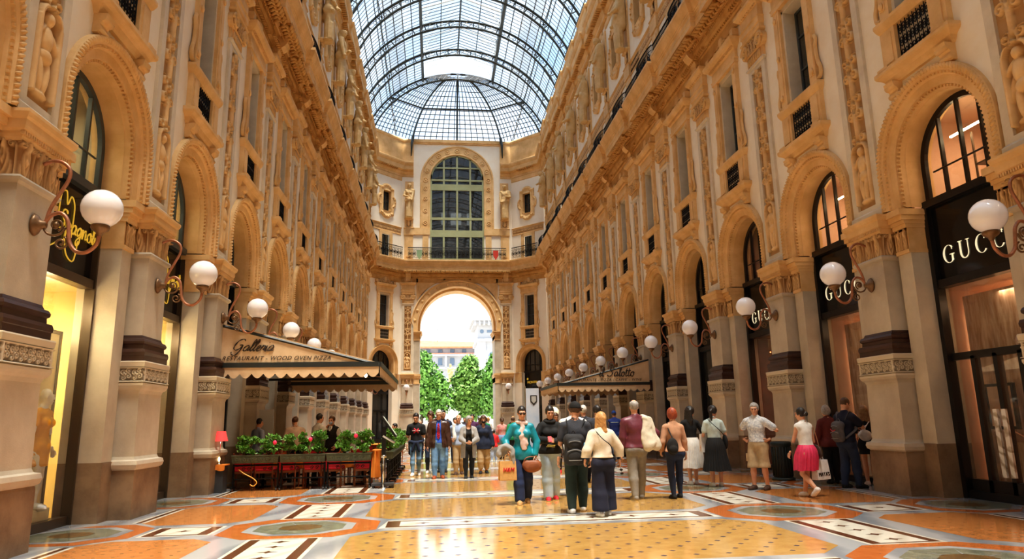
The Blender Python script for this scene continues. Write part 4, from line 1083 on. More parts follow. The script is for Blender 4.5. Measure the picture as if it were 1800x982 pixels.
def planter(loc, L, rz, label, grp):
    r = tag(empty('planter_box', loc, rz), label, 'planter', grp)
    m = MB(); m.frustum((-L/2+.02,L/2-.02,-.12,.12,.635),(-L/2,L/2,-.145,.145,.80)); m.box(-L/2-.01,L/2+.01,-.155,.155,.80,.82)
    def fr(u, v): return np.maximum(spiralh(np.mod(u+5,.18)-.09, v, -.035, .06, .05, 1, 1.5), spiralh(np.mod(u+5,.18)-.09, v, .035, .06, .05, -1, 1.5))
    nu = int(L/.012); U, Z = np.meshgrid(np.linspace(-L/2+.02,L/2-.02,nu), np.linspace(.65,.785,12), indexing='ij'); Hh = fr(U, Z-.66); m.grid(np.stack([U, -.126-.1*(Z-.6)-.018*Hh, Z],-1), 0, True, np.clip(1-1.5*Hh,0,1))
    tr_ = m.build('trough','planterg',r)
    MB().box(-L/2+.03,L/2-.03,-.12,.12,.78,.815).build('soil','soil',tr_)
    m = MB()
    for x in (-L/2+.03, L/2-.03): m.box(x-.018,x+.018,-.02,.02,.05,.62); m.box(x-.02,x+.02,-.16,.16,.06,.10)
    m.bar((-L/2+.03,0,.27),(L/2-.03,0,.27),.022); m.bar((-L/2+.03,-.02,.585),(L/2-.03,-.02,.585),.03)
    for q in (-.2,.25):   # wrought scrolls
        for sg in (-1,1): m.tube([(q*L+sg*.06+.045*(1-i/20)*math.cos(sg*i*.55), -.03, .50+.045*(1-i/20)*math.sin(i*.55)) for i in range(18)], .007, 4)
    st_ = m.build('iron_stand','iron',r)
    for x in (-L/2+.03, L/2-.03):
        for y in (-.14,.14): MB().sphere((x,y,.035),(.022,.035,.035),8).build('caster','greybox',st_)
    return r
GP = 'planters closing the near side of the left terrace'
for i, (x, L) in enumerate(((-6.02,1.08),(-4.93,1.06),(-3.86,1.06))):
    planter((x,17.36,0), L, 0, ['green planter box on iron stand, nearest the corner pillar','green planter box on iron stand, middle of the near row','green planter box on iron stand, next to the menu stand'][i], GP)
for i, (x, hg, w) in enumerate(((-6.28,.50,.26),(-5.75,.52,.26),(-5.30,.55,.22),(-4.98,.55,.2),(-4.60,.58,.26),(-3.98,.58,.27),(-3.52,.56,.24))):
    shrub((x,17.36,.80), hg, w, 11+i, 'leafy green shrub, %s from the corner pillar in the near row of planters' % ORD[i], 'shrubs along the near side of the terrace', 560)
for i, (x, z) in enumerate(((-5.60,.30),(-4.78,.36),(-3.72,.42))):
    r = tag(empty('anthurium', (x,17.22,.80)), ['red anthurium flower between the first shrubs','red anthurium flower in the middle planter','red anthurium flower in the planter by the menu stand'][i], 'flower', 'red flowers in the near planters')
    m = MB()
    for q in range(6):
        a = q*1.05; d = np.array([math.cos(a),math.sin(a)*.6]); p = [(0,0,.02),(d[0]*.07,d[1]*.07,.14),(d[0]*.15,d[1]*.15,.17)]; m.tube(p,.006,4)
        c = np.array([d[0]*.13,d[1]*.13,.17]); s_ = np.array([-d[1],d[0]]); m.add([(*(c[:2]-d*.05),c[2]+.01),(*(c[:2]+s_*.05),c[2]),(*(c[:2]+d*.10),c[2]-.05),(*(c[:2]-s_*.05),c[2])],[(0,1,2,3)])
    m.build('leaves','boxleaf2',r)
    m = MB(); m.tube([(0,0,0),(.02,-.02,z)],.006,5); m.build('stalk','boxleaf',r)
    m = MB(); m.sphere((.02,-.03,z),(.05,.02,.055),8); m.build('bloom','pinkflower',r)
# side row along the gallery
for i in range(6):
    y = 18.25+1.12*i
    r = planter((-2.98,y,0), 1.05, PI/2, 'green planter box in the side row along the walkway, %s from the menu stand' % ORD[i], 'planters along the side of the left terrace')
    m = MB()
    for q in range(9): m.bar((-.46+.115*q,-.0,.1),(-.46+.115*q,0,.6),.018)
    m.bar((-.48,0,.12),(.48,0,.12),.02); m.build('railing_bars','iron',r)
    shrub((-2.98,y-.25,.80), .52, .27, 40+i, 'leafy green shrub in the side row, %s from the menu stand, near half' % ORD[i], 'shrubs along the side of the terrace', 420)
    shrub((-2.98,y+.27,.80), .48, .25, 60+i, 'leafy green shrub in the side row, %s from the menu stand, far half' % ORD[i], 'shrubs along the side of the terrace', 420)
# chairs and tables
def chair_proto():
    r = empty('terrace_chair')
    m = MB(); m.loft([[(-.2,-.2,.42),(.2,-.2,.42),(.21,.22,.42),(-.21,.22,.42)],[(-.215,-.21,.45),(.215,-.21,.45),(.225,.235,.45),(-.225,.235,.45)],[(-.2,-.19,.50),(.2,-.19,.50),(.21,.21,.50),(-.21,.21,.50)]]); m.build('seat','redcloth',r)
    m = MB(); m.loft([[(x, -.235-.06*(z-.5)/.3-.02*math.cos(x*6)-d, z) for x, d in ((-.19,0),(-.1,0),(0,0),(.1,0),(.19,0),(.19,.045),(.1,.045),(0,.045),(-.1,.045),(-.19,.045))] for z in (.47,.53,.64,.78,.82)]); m.build('backrest','redcloth',r)
    for sx in (-1,1):
        m = MB(); m.tube([(sx*.205,-.20,0.0),(sx*.205,-.215,.45),(sx*.20,-.30,.86)],.02,4,0,False); m.build('leg','wood',r)
        m = MB(); m.tube([(sx*.205,.20,0.0),(sx*.205,.195,.44)],[.016,.022],4,0,False); m.build('leg','wood',r)
    m = MB(); m.box(-.2,.2,-.215,-.185,.37,.42); m.box(-.2,.2,.185,.21,.37,.42); m.box(-.215,-.19,-.2,.2,.37,.42); m.box(.19,.215,-.2,.2,.37,.42); m.build('seat_rail','wood',r)
    return r
ch0 = chair_proto(); used = [0]
def chair(x, y, rz, label, grp):
    if used[0] == 0: r = ch0; used[0] = 1
    else:
        r = ch0.copy(); COL.objects.link(r)
        for c_ in ch0.children: d = c_.copy(); COL.objects.link(d); d.parent = r
    r.location = (x,y,0); r.rotation_euler = (0,0,rz); return tag(r, label, 'chair', grp)
def table(x, y, label, cl, mtc='orangecloth', ang=0.0):
    r = tag(empty('terrace_table', (x,y,0), ang), label, 'table'); MB().box(-.36,.36,-.36,.36,.70,.73).build('tabletop','wood',r)
    m = MB(); m.tube([(0,0,.03),(0,0,.70)],.035,8); m.build('column','iron',r); m = MB(); m.box(-.25,.25,-.03,.03,0,.03); m.box(-.03,.03,-.25,.25,0,.03); m.build('foot','iron',r)
    m = MB(); n = 48; rings = []
    def edge(j, k):
        a = 2*PI*j/n; c_, s_ = math.cos(a), math.sin(a); e = 1/max(abs(c_),abs(s_)); return c_*e*k, s_*e*k, (min(abs(c_),abs(s_))/max(abs(c_),abs(s_)))
    for k, z in ((.05,.737),(.36,.737),(.372,.725)): rings.append([(edge(j,k)[0],edge(j,k)[1],z) for j in range(n)])
    for t in (.35,.7,1.0): rings.append([(edge(j,.375+.03*t*math.sin(j*1.3))[0], edge(j,.375+.03*t*math.sin(j*1.3))[1], .725-(.26+.16*edge(j,1)[2]**2)*t) for j in range(n)])
    m.loft(rings,0,True,caps=True); o = m.build('tablecloth', mtc, None, (x,y,0), ang); tag(o, cl, 'tablecloth')
for i, (x, y, rz) in enumerate(((-6.45,17.95,.1),(-5.92,17.92,0),(-5.38,17.95,-.05),(-4.78,17.92,.05),(-4.28,17.95,-.1),(-3.58,17.9,.15))):
    chair(x, y, rz, 'wooden chair with red back, %s from the corner pillar along the near planters' % ORD[i], 'chairs behind the near planters')
tn = 0
for iy, y in enumerate((18.45,20.55,22.55)):
    for ix, x in enumerate((-6.1,-5.0,-3.85)):
        tn += 1; rn = ['nearest row','middle row','farthest row'][iy]; cn = ['beside the wall','in the middle','beside the walkway'][ix]
        table(x, y, 'small square table in the %s of the left terrace, %s' % (rn, cn), 'orange tablecloth in the %s of the left terrace, %s' % (rn, cn))
        chair(x, y+.62, PI, 'red and wood chair behind the %s table, %s' % (rn, cn), 'chairs among the left terrace tables')
        if iy == 2: chair(x, y-.62, 0, 'red and wood chair in front of the %s table, %s' % (rn, cn), 'chairs among the left terrace tables')
chair(-3.35, 28.2, PI*.6, 'chair under the man in white shirt beyond the left terrace', 'chairs beyond the left terrace')
table(-4.05, 28.0, 'small square table before the man in white shirt beyond the left terrace', 'orange tablecloth before the man in white shirt beyond the left terrace')
# orange cloth hanging at the corner, cord, blue cushion
m = MB(); U, Z = np.meshgrid(np.linspace(-.13,.13,12), np.linspace(.22,.86,10), indexing='ij'); m.grid(np.stack([-3.24+U*(.6+.6*(.86-Z)), 17.5+.03*np.sin(U*40), Z],-1)); m.box(-3.34,-3.12,17.48,17.9,.84,.87)
tag(m.build('hanging_cloth','orangecloth'), 'orange cloth hanging down at the corner of the terrace by the menu stand', 'tablecloth')
m = MB(); m.box(-3.78,-3.38,17.70,17.76,.52,.72); tag(m.build('blue_jacket', mat('azure',(0.03,0.22,0.62),.8) and 'azure'), 'bright blue jacket on the chair by the menu stand', 'jacket')
m = MB(); m.tube(catmull([(-6.4,17.3,.50),(-6.25,17.25,.40),(-6.05,17.22,.30),(-5.95,17.2,.2),(-6.02,17.2,.12),(-6.1,17.2,.16)],6),.012,6); tag(m.build('power_cord','orangecord'), 'yellow cord looping under the first planter', 'cord')
# waiter station with lamp at the pillar
r = tag(empty('service_stand', (-6.84,17.22,0)), 'dark grey service stand by the corner pillar', 'stand'); m = MB(); m.frustum((-.17,.17,-.17,.17,0),(-.16,.16,-.16,.16,.60)); m.build('cabinet','greybox',r)
m = MB(); m.box(-.2,.2,-.2,.2,.605,.63); U, Z = np.meshgrid(np.linspace(-.2,.2,16), np.linspace(.52,.63,4), indexing='ij'); m.grid(np.stack([U,-.2+.012*np.sin(U*50)*(0.63-Z)*8, Z-.03*np.abs(np.sin(U*14))*(.63-Z)/.11],-1)); tag(m.build('stand_cloth','orangecloth',None,(-6.84,17.22,0)), 'orange cloth on the grey service stand', 'tablecloth')
r = tag(empty('table_lamp', (-6.82,17.2,.63)), 'small table lamp with red shade on the grey stand', 'lamp'); m = MB(); m.lathe([(.07,0),(.07,.015),(.02,.03),(.016,.1),(.02,.12),(.012,.14),(.012,.55)],10); m.build('lamp_base','chrome',r); MB().sphere((0,-.03,.12),(.03,.03,.06),8).build('glow_bulb','candle',r); m = MB(); m.lathe([(.165,.53),(.10,.76)],20,caps=False); m.build('lamp_shade','lampred',r)
# menu stand and barrier post
r = tag(empty('menu_stand', (-3.04,17.28,0)), 'black menu stand with tilted board at the terrace corner', 'menu stand')
m = MB(); m.box(-.26,.26,-.22,.22,.06,.11); m.build('base','greybox',r)
for x in (-.22,.22):
    for y in (-.18,.18): MB().sphere((x,y,.035),(.025,.035,.035),8).build('caster','greybox',r)
MB().box(-.05,.05,-.04,.04,.11,1.42).build('post','blackframe',r)
m = MB(); m.M = Matrix.Translation((.12,0,1.42)) @ Matrix.Rotation(.95,4,'Y'); m.box(-.30,.30,-.22,.22,-.025,.025); m.build('board','blackframe',r); m.M = None
m = MB(); m.M = Matrix.Translation((.12,0,1.42)) @ Matrix.Rotation(.95,4,'Y'); m.box(-.27,.27,-.19,.19,.026,.03); m.build('menu_page','screen',r)
m = MB(); m.M = Matrix.Translation((.12,0,1.12)) @ Matrix.Rotation(.55,4,'Y'); m.box(-.16,.16,-.16,.16,-.02,.02); m.build('lower_board','menugrey',r)
r = tag(empty('barrier_post', (-3.02,17.0,0)), 'chrome barrier post in front of the menu stand', 'post'); m = MB(); m.tube([(0,0,.02),(0,0,.76)],.025,12); m.build('post','chrome',r); m = MB(); m.lathe([(.07,.71),(.07,.75),(.025,.77)],14); m.build('collar','chrome',r); m = MB(); m.lathe([(.13,0),(.13,.015),(.03,.04)],14); m.build('foot','chrome',r)
# dark menu panel on the second pillar
r = tag(empty('menu_board', (-6.60,20.62,0)), 'pale menu board on a thin post inside the left terrace', 'sign'); MB().box(-.2,.2,-.02,.02,1.2,1.95).build('board','menugrey',r); MB().box(-.02,.02,.02,.05,0,1.9).build('post','blackframe',r)
# ------------------------------------------------------------------ right terrace
for iy, y in enumerate((28.9,30.6,32.0)):
    for ix, x in enumerate((5.9,4.7)):
        rn = ['first','second','third'][iy]; cn = 'by the wall' if ix == 0 else 'by the walkway'
        table(x, y, 'small square table of the %s row under the right awning, %s' % (rn, cn), 'dark red tablecloth of the %s row under the right awning, %s' % (rn, cn), 'redcloth')
        chair(x, y-.62, 0, 'red chair in front of the %s row table under the right awning, %s' % (rn, cn), 'chairs under the right awning')
r = tag(empty('globe_floor_lamp', (2.95,27.8,0)), 'cream globe lamp on a dark post before the right terrace', 'lamp'); m = MB(); m.tube([(0,0,.02),(0,0,1.66)],.03,8); m.build('post','blackframe',r); m = MB(); m.lathe([(.2,0),(.2,.03),(.04,.06)],14); m.build('base','blackframe',r); mat('creamglobe',(.92,.80,.55),.3,emit=(1,.85,.55),estr=.4); MB().sphere((0,0,1.84),.2,18).build('glass_globe','creamglobe',r)
mat('banner',(0.50,0.62,0.80),.7,(0.80,0.83,0.88),.8)
r = tag(empty('banner_stand', (3.05,34.5,0)), 'pale blue and white banner with shield emblem at the end of the right terrace', 'banner'); MB().box(-.36,.30,-.02,.02,.1,3.1).build('cloth_panel','banner',r); MB().box(-.42,-.36,-.03,.03,0,3.2).build('pole','chrome',r); MB().box(-.5,.5,-.2,.2,0,.08).build('foot','greybox',r)
m = MB(); m.prism([(-.14,2.75),(.20,2.75),(.20,2.45),(.03,2.27),(-.14,2.45)],1,-.04,-.025); m.build('emblem','blackframe',r); m = MB(); m.prism([(-.09,2.70),(.15,2.70),(.15,2.47),(.03,2.34),(-.09,2.47)],1,-.05,-.04); m.build('emblem_field','menugrey',r)
# litter bin
mat('bingreen',(0.018,0.028,0.026),.45)
r = tag(empty('litter_bin', (6.50,16.25,0)), 'dark green ribbed litter bin against the right pier', 'bin'); m = MB(); m.lathe([(.20,.06),(.22,.08),(.22,.78),(.24,.80),(.24,.88),(.20,.90),(.16,.86)],20); m.build('drum','bingreen',r); m = MB()
for q in range(20): a = 2*PI*q/20; m.tube([(.225*math.cos(a),.225*math.sin(a),.1),(.225*math.cos(a),.225*math.sin(a),.77)],.012,4)
m.build('ribs','bingreen',r); m = MB(); m.lathe([(.27,0),(.27,.05),(.2,.07)],20); m.build('foot','bingreen',r)
# ------------------------------------------------------------------ things in the shop windows
for k, lab in ((0,'nearest'),(1,'second')):
    yb = YP['left']+4.03*(k+.5)
    r = tag(empty('spot_column', (-XS['left']-.78, yb+1.42, 0)), 'column of six round spotlights inside the %s left shop window' % lab, 'light'); m = MB(); m.box(-.02,.02,-.03,.03,.06,1.75); m.build('rail','chrome',r)
    for q in range(6): 
        m = MB(); m.sphere((.03,0,1.03+.115*q+(.06 if q > 2 else 0)),(.03,.05,.04),10); m.build('spotlight','spot',r)
    for q in range(3): tag(MB().box(-XS['left']-1.3,-XS['left']-1.2, yb-.1+.16*q, yb+.0+.16*q, 3.84,3.87).build('ceiling_spot','spot'), '%s ceiling spotlight in the %s left shop' % (ORD[q], lab), 'light', 'ceiling spots in the left shops')
    la = bpy.data.lights.new('window_fill','POINT'); la.energy = 16; la.color = (1,.85,.58); la.shadow_soft_size = .1; lo = bpy.data.objects.new('window_fill', la); COL.objects.link(lo); lo.location = (-XS['left']-.72, yb+.2, 3.5)  # added fill lamp with no visible source, brightens the panel behind the glass
    r = tag(empty('partition', (-XS['left']-.97, yb+.75, 0)), 'tall cream panel with dark edge inside the %s left shop window' % lab, 'panel'); MB().box(-.03,.03,-1.4,.35,.06,3.05).build('board','int_cream',r); MB().box(-.02,.05,.35,.41,.06,3.1).build('dark_edge','bronzeframe',r); MB().box(-.02,.05,-1.4,.41,3.05,3.11).build('dark_edge','bronzeframe',r)
mat('leatherbag',(0.12,0.06,0.035),.4)
yb = YP['right']+4.03*.5
def hnd(x, y, label): return tag(MB().box(x-.02,x+.02,y-.045,y+.045,.42,1.55).build('door_pull','whitemarble'), label, 'door handle', 'marble door pulls')
hnd(XS['right']+.46, yb-.09, 'left white marble pull on the black shop doors'); hnd(XS['right']+.46, yb+.09, 'right white marble pull on the black shop doors')
for k, lab in ((0,'nearest'),(1,'second')):
    yb = YP['right']+4.03*(k+.5); x0 = XS['right']
    tag(MB().box(x0+1.35,x0+1.42,yb-.35,yb+1.5,.06,3.75).build('marble_slab','pinkmarble'), 'veined marble slab standing inside the %s right shop window' % lab, 'wall panel')
    for q in range(2): tag(MB().box(x0+1.0+.4*q,x0+1.1+.4*q,yb-.7,yb-.55,3.84,3.87).build('ceiling_spot','spot'), '%s ceiling spotlight in the %s right shop' % (ORD[q], lab), 'light', 'ceiling spots in the right shops')
    m = MB(); m.box(x0+1.1,x0+1.14,yb-.9,yb+.9,6.85,6.88); tag(m.build('light_strip','spot'), 'glowing light strip high in the %s right shop arch' % lab, 'light')
    r = tag(empty('display_shelf', (x0+1.5, yb-.2, 5.55)), 'dark glass shelf of handbags high in the %s right shop arch' % lab, 'shelf')
    for z in (.02,.62): MB().box(-.2,.2,-.8,.8,z,z+.03).build('shelf_board','bronzeframe',r)
    for y in (-.8,.8): MB().box(-.2,-.17,y-.015,y+.015,0,1.3).build('upright','bronzeframe',r)
    for q in range(6):
        mm = MB(); mm.loft([[(-.06,-.13,0),(.06,-.13,0),(.06,.13,0),(-.06,.13,0)],[(-.05,-.14,.1),(.05,-.14,.1),(.05,.14,.1),(-.05,.14,.1)],[(-.02,-.10,.19),(.02,-.10,.19),(.02,.10,.19),(-.02,.10,.19)]]); mm.tube(catmull([(0,-.06,.18),(0,-.05,.27),(0,.05,.27),(0,.06,.18)],4),.01,5)
        tag(mm.build('handbag', ['int_red','leatherbag','bronzeframe'][q % 3], None, (x0+1.5, yb-.8+.5*(q % 3), 5.60 if q < 3 else 6.20)), '%s handbag on the %s shelf in the %s right shop arch' % (ORD[q % 3], 'lower' if q < 3 else 'upper', lab), 'handbag', 'handbags displayed in the right shops')
    if k == 0:
        r = tag(empty('lectern', (x0+.95, yb+.35, 0)), 'slim display lectern inside the nearest right shop window', 'stand'); MB().box(-.015,.015,-.015,.015,.06,1.05).build('stem','blackframe',r); m = MB(); m.M = Matrix.Translation((0,0,1.08)) @ Matrix.Rotation(.5,4,'Y'); m.box(-.2,.2,-.22,.22,-.01,.01); m.build('tray','int_peach',r)
        r = tag(empty('framed_mirror', (x0+1.0, yb+.55, 1.6)), 'small black framed mirror in the nearest right shop window', 'mirror'); MB().box(-.01,.01,-.28,.28,-.35,.35).build('glass','int_peach',r)
        for a in ((-.03,.03,-.32,-.27,-.38,.38),(-.03,.03,.27,.32,-.38,.38),(-.03,.03,-.32,.32,-.4,-.35),(-.03,.03,-.32,.32,.35,.4)): MB().box(*a).build('frame','blackframe',r)
mat('beadred',(1,.35,.15),.4,emit=(1,.3,.1),estr=2.5)
yb = YP['right']+4.03*2.5; m = MB(); rg = random.Random(4)
for q in range(160): m.sphere((XS['right']+1.0+rg.uniform(-.2,.2), yb-.2+rg.uniform(-.5,.7)*1, .6+2.8*rg.random()**1.2),.022,6)
o = tag(m.build('light_curtain','beadred'), 'curtain of tiny red lights in the third right shop window', 'lights'); o['kind'] = 'stuff'
# ------------------------------------------------------------------ globe lamps on scrolled brackets (local y = away from the wall)
def lamp_meshes():
    L = {}
    m = MB()
    prof = [(.02,0),(.13,.005),(.15,.02),(.13,.05),(.10,.07),(.06,.10),(.05,.16),(.02,.17)]
    m.M = Matrix.Translation((0,.18,4.08)) @ Matrix.Rotation(-PI/2, 4, 'X') @ Matrix.Diagonal((.75,1.0,1.0,1)).to_4x4(); m.lathe(prof, 14); m.M = None
    L['plate'] = m.mesh('wall_plate', 'oldbrass')
    m = MB()
    m.tube(catmull([(0,.33,4.10),(0,.37,4.30),(0,.47,4.52),(0,.55,4.70),(0,.55,4.84),(0,.46,4.93),(0,.34,4.95),(0,.22,4.90)], 5), .024, 8)
    m.tube(catmull([(0,.31,4.08),(0,.38,4.20),(0,.50,4.24),(0,.59,4.15),(0,.62,4.0),(0,.65,3.84),(0,.74,3.73),(0,.86,3.72),(0,.97,3.82),(0,1.0,3.95)], 5), .026, 8)
    L['arm'] = m.mesh('bracket_arm', 'copper')
    m = MB()
    def scroll(c, r, a0, turns, sg, t=.014):
        th = np.linspace(0, turns*2*PI, 30)
        m.tube([(0, c[0]+r*(1-.8*i/29)*math.cos(a0+sg*x), c[1]+r*(1-.8*i/29)*math.sin(a0+sg*x)) for i, x in enumerate(th)], t, 6)
    m.tube(catmull([(0,.31,4.05),(0,.36,3.97),(0,.45,3.94),(0,.53,3.97),(0,.58,4.05)], 4), .016, 6)
    scroll((.46,4.08), .085, -1.2, 1.4, 1); scroll((.54,3.84), .09, 1.2, 1.5, -1); m.sphere((0,.46,4.08),(.045,.04,.045),8)
    L['scroll'] = m.mesh('scroll_ornament', 'oldbrass')
    m = MB(); m.lathe([(.02,-.02),(.035,0),(.045,.03),(.10,.07),(.115,.10),(.11,.13),(.02,.13)], 14, (0,1.0,3.95)); L['cup'] = m.mesh('globe_holder', 'oldbrass')
    m = MB(); m.sphere((0,1.0,4.31), .25, 24); L['globe'] = m.mesh('glass_globe', 'globe')
    return L
LM = lamp_meshes()
def wall_lamp(loc, rz, label, group):
    r = empty('wall_lamp', loc, rz)
    inst(LM['plate'], 'wall_plate', r); a = inst(LM['arm'], 'bracket_arm', r); inst(LM['scroll'], 'scroll_ornament', a); inst(LM['cup'], 'globe_holder', a); inst(LM['globe'], 'glass_globe', r)
    return tag(r, label, 'lamp', group)
seen = {'right': range(0, 12), 'left': range(0, 12)}
for side in ('left','right'):
    for k in range(0, 12):
        n = ORD[k]
        wall_lamp(wpos(side, YP[side]+S*k), RZ[side], 'white globe lamp on scrolled bracket, %s along the %s row of piers' % (n if k else 'nearest', side), 'globe lamps on the %s piers' % side)
wall_lamp((-4.12, YE, 0), PI, 'white globe lamp on the pier left of the great arch', 'globe lamps by the great arch')
wall_lamp((4.12, YE, 0), PI, 'white globe lamp on the pier right of the great arch', 'globe lamps by the great arch')

# ------------------------------------------------------------------ iron balcony railing on the main cornice
def rail_mesh(L, bow):
    """length L centred, bowed out by `bow`"""
    m = MB(); n = max(6, int(L/.085))
    def P(t, z): 
        u = -L/2+L*t; return (u, bow*max(0, math.sin(PI*t))**.5 if bow else 0.0, z)
    for z, t in ((14.95,.025),(15.12,.014),(15.78,.016),(15.98,.032)): m.tube([P(t_, z) for t_ in np.linspace(0,1,13)], t, 4, 0, False)
    for i in range(n+1): m.tube([P(i/n,14.95), P(i/n,15.98)], .011, 3, 0, False)
    q = max(2, int(L/.34))
    for i in range(q):
        c = P((i+.5)/q, 15.45)
        for r, k in ((.13,1),(.07,1)): m.tube([(c[0]+r*math.cos(a), c[1]+.01, c[2]+1.9*r*math.sin(a)) for a in np.linspace(0, 2*PI, 11)], .018, 3, 0, False)
        m.sphere((c[0],c[1],c[2]), (.05,.03,.07), 6)
    return m.mesh('railing_panel', 'iron')
RB = rail_mesh(2.0, .10); RS_ = rail_mesh(2.03, 0); RC_ = rail_mesh(2.75, 0); RE = rail_mesh(8.3, 0)
for side in ('right','left'):
    for k in range(K0, K1+1):
        y = YP[side]+S*k
        if k >= 0:
            tag(inst(RB, 'iron_railing', None, wpos(side, y, .60), RZ[side]), 'bowed black iron railing above the %s %s pier' % (ORD[k], side), 'railing', 'bowed railings on the cornice')
        if k < K1 and k >= 0: tag(inst(RS_, 'iron_railing', None, wpos(side, y+S/2, .55), RZ[side]), 'straight black iron railing above the %s %s arch' % (ORD[k], side), 'railing', 'straight railings on the cornice')
    c = CH[side]; q = .40
    sx = 1 if side == 'right' else -1
    tag(inst(RC_, 'iron_railing', None, (c[0]-sx*q, c[1]-q, 0), CRZ[side]), 'black iron railing across the slanting %s corner' % side, 'railing')
tag(inst(RE, 'iron_railing', None, (0, YE-.58, 0), PI), 'long black iron railing below the great green window', 'railing')
mat('crestred',(0.55,0.05,0.03),.5); mat('crestgreen',(0.25,0.35,0.2),.5)
def shield(x, mt, label):
    m = MB(); m.prism([(x-.22,15.75),(x+.22,15.75),(x+.22,15.3),(x,14.93),(x-.22,15.3)], 1, YE-.66, YE-.62)
    o = m.build('shield', mt); return tag(o, label, 'shield')
shield(3.25, 'crestred', 'small red shield on the railing at right'); shield(-3.2, 'crestgreen', 'small pale green shield on the railing at left')

# ------------------------------------------------------------------ signs
def textmesh(txt, size, extrude=.008, shear=0.0, space=1.0):
    cu = bpy.data.curves.new('t', 'FONT'); cu.body = txt; cu.size = size; cu.extrude = extrude; cu.shear = shear; cu.align_x = 'CENTER'; cu.align_y = 'CENTER'; cu.space_character = space
    o = bpy.data.objects.new('t', cu); COL.objects.link(o)
    dg = bpy.context.evaluated_depsgraph_get(); me = bpy.data.meshes.new_from_object(o.evaluated_get(dg)); bpy.data.objects.remove(o); bpy.data.curves.remove(cu)
    V = np.array([v.co[:] for v in me.vertices]); F = [list(p.vertices) for p in me.polygons]; bpy.data.meshes.remove(me)
    return V, F
def put_text(m, txt, size, M, **kw):
    V, F = textmesh(txt, size, **kw); old = m.M; m.M = M; m.add(V, F); m.M = old
# facade-local text frame: reading direction seen from the gallery is -u -> use Matrix with x -> -u, y -> z, z -> +w
TF = Matrix(((-1,0,0,0),(0,0,1,0),(0,1,0,0),(0,0,0,1)))
def serif_word(m, word, h, gap, c):
    """tall roman capitals cut as thick-thin shapes; x to the right, y up, centred at c=(x,y)"""
    W = {'G': .86, 'U': .80, 'C': .80, 'I': .34}
    tot = sum(W[ch] for ch in word)*h + gap*h*(len(word)-1); x = c[0]-tot/2
    def crescent(cx, w, a0, a1, thick):
        n = 26; rings = []
        for i in range(n+1):
            a = a0+(a1-a0)*i/n; t = thick*(0.25+0.75*abs(math.cos(a)))*h
            o = (cx+w/2*math.cos(a), c[1]+h/2*math.sin(a)); q = (cx+(w/2-t)*math.cos(a), c[1]+(h/2-t*.45)*math.sin(a))
            rings.append([(*o,0),(*o,.012),(*q,.012),(*q,0)])
        m.loft(rings)
    for ch in word:
        w = W[ch]*h; cx = x+w/2
        if ch in 'GC': crescent(cx+.04*h, w, .75, 2*PI-.75, .12)
        if ch == 'C':
            m.box(cx+w*.30, cx+w*.34, c[1]+h*.22, c[1]+h*.42, 0, .012)
        if ch == 'G':
            m.box(cx+w*.27, cx+w*.39, c[1]-h*.40, c[1]-h*.04, 0, .012); m.box(cx+w*.12, cx+w*.5, c[1]-h*.06, c[1]-h*.02, 0, .012); m.box(cx+w*.31, cx+w*.35, c[1]+h*.22, c[1]+h*.42, 0, .012)
        if ch == 'U':
            m.box(cx-w*.40, cx-w*.26, c[1]-h*.15, c[1]+h*.5, 0, .012); m.box(cx+w*.32, cx+w*.37, c[1]-h*.15, c[1]+h*.5, 0, .012)
            m.box(cx-w*.5, cx-w*.14, c[1]+h*.47, c[1]+h*.5, 0, .012); m.box(cx+w*.2, cx+w*.5, c[1]+h*.47, c[1]+h*.5, 0, .012)
            n = 12; rings = []
            for i in range(n+1):
                a = PI+PI*i/n; t = (.14 if i < n/2 else .05)*w
                o = (cx-.015*w+.385*w*math.cos(a), c[1]-h*.15+h*.35*math.sin(a)); q = (cx-.015*w+(.385*w-t)*math.cos(a), c[1]-h*.15+(h*.35-.05*h)*math.sin(a))
                rings.append([(*o,0),(*o,.012),(*q,.012),(*q,0)])
            m.loft(rings)
        if ch == 'I':
            m.box(cx-.065*h, cx+.065*h, c[1]-h/2, c[1]+h/2, 0, .012)
            for sg in (-1,1): m.box(cx-.16*h, cx+.16*h, *sorted((c[1]+sg*h*.5, c[1]+sg*h*.47)), 0, .012)
        x += w+gap*h
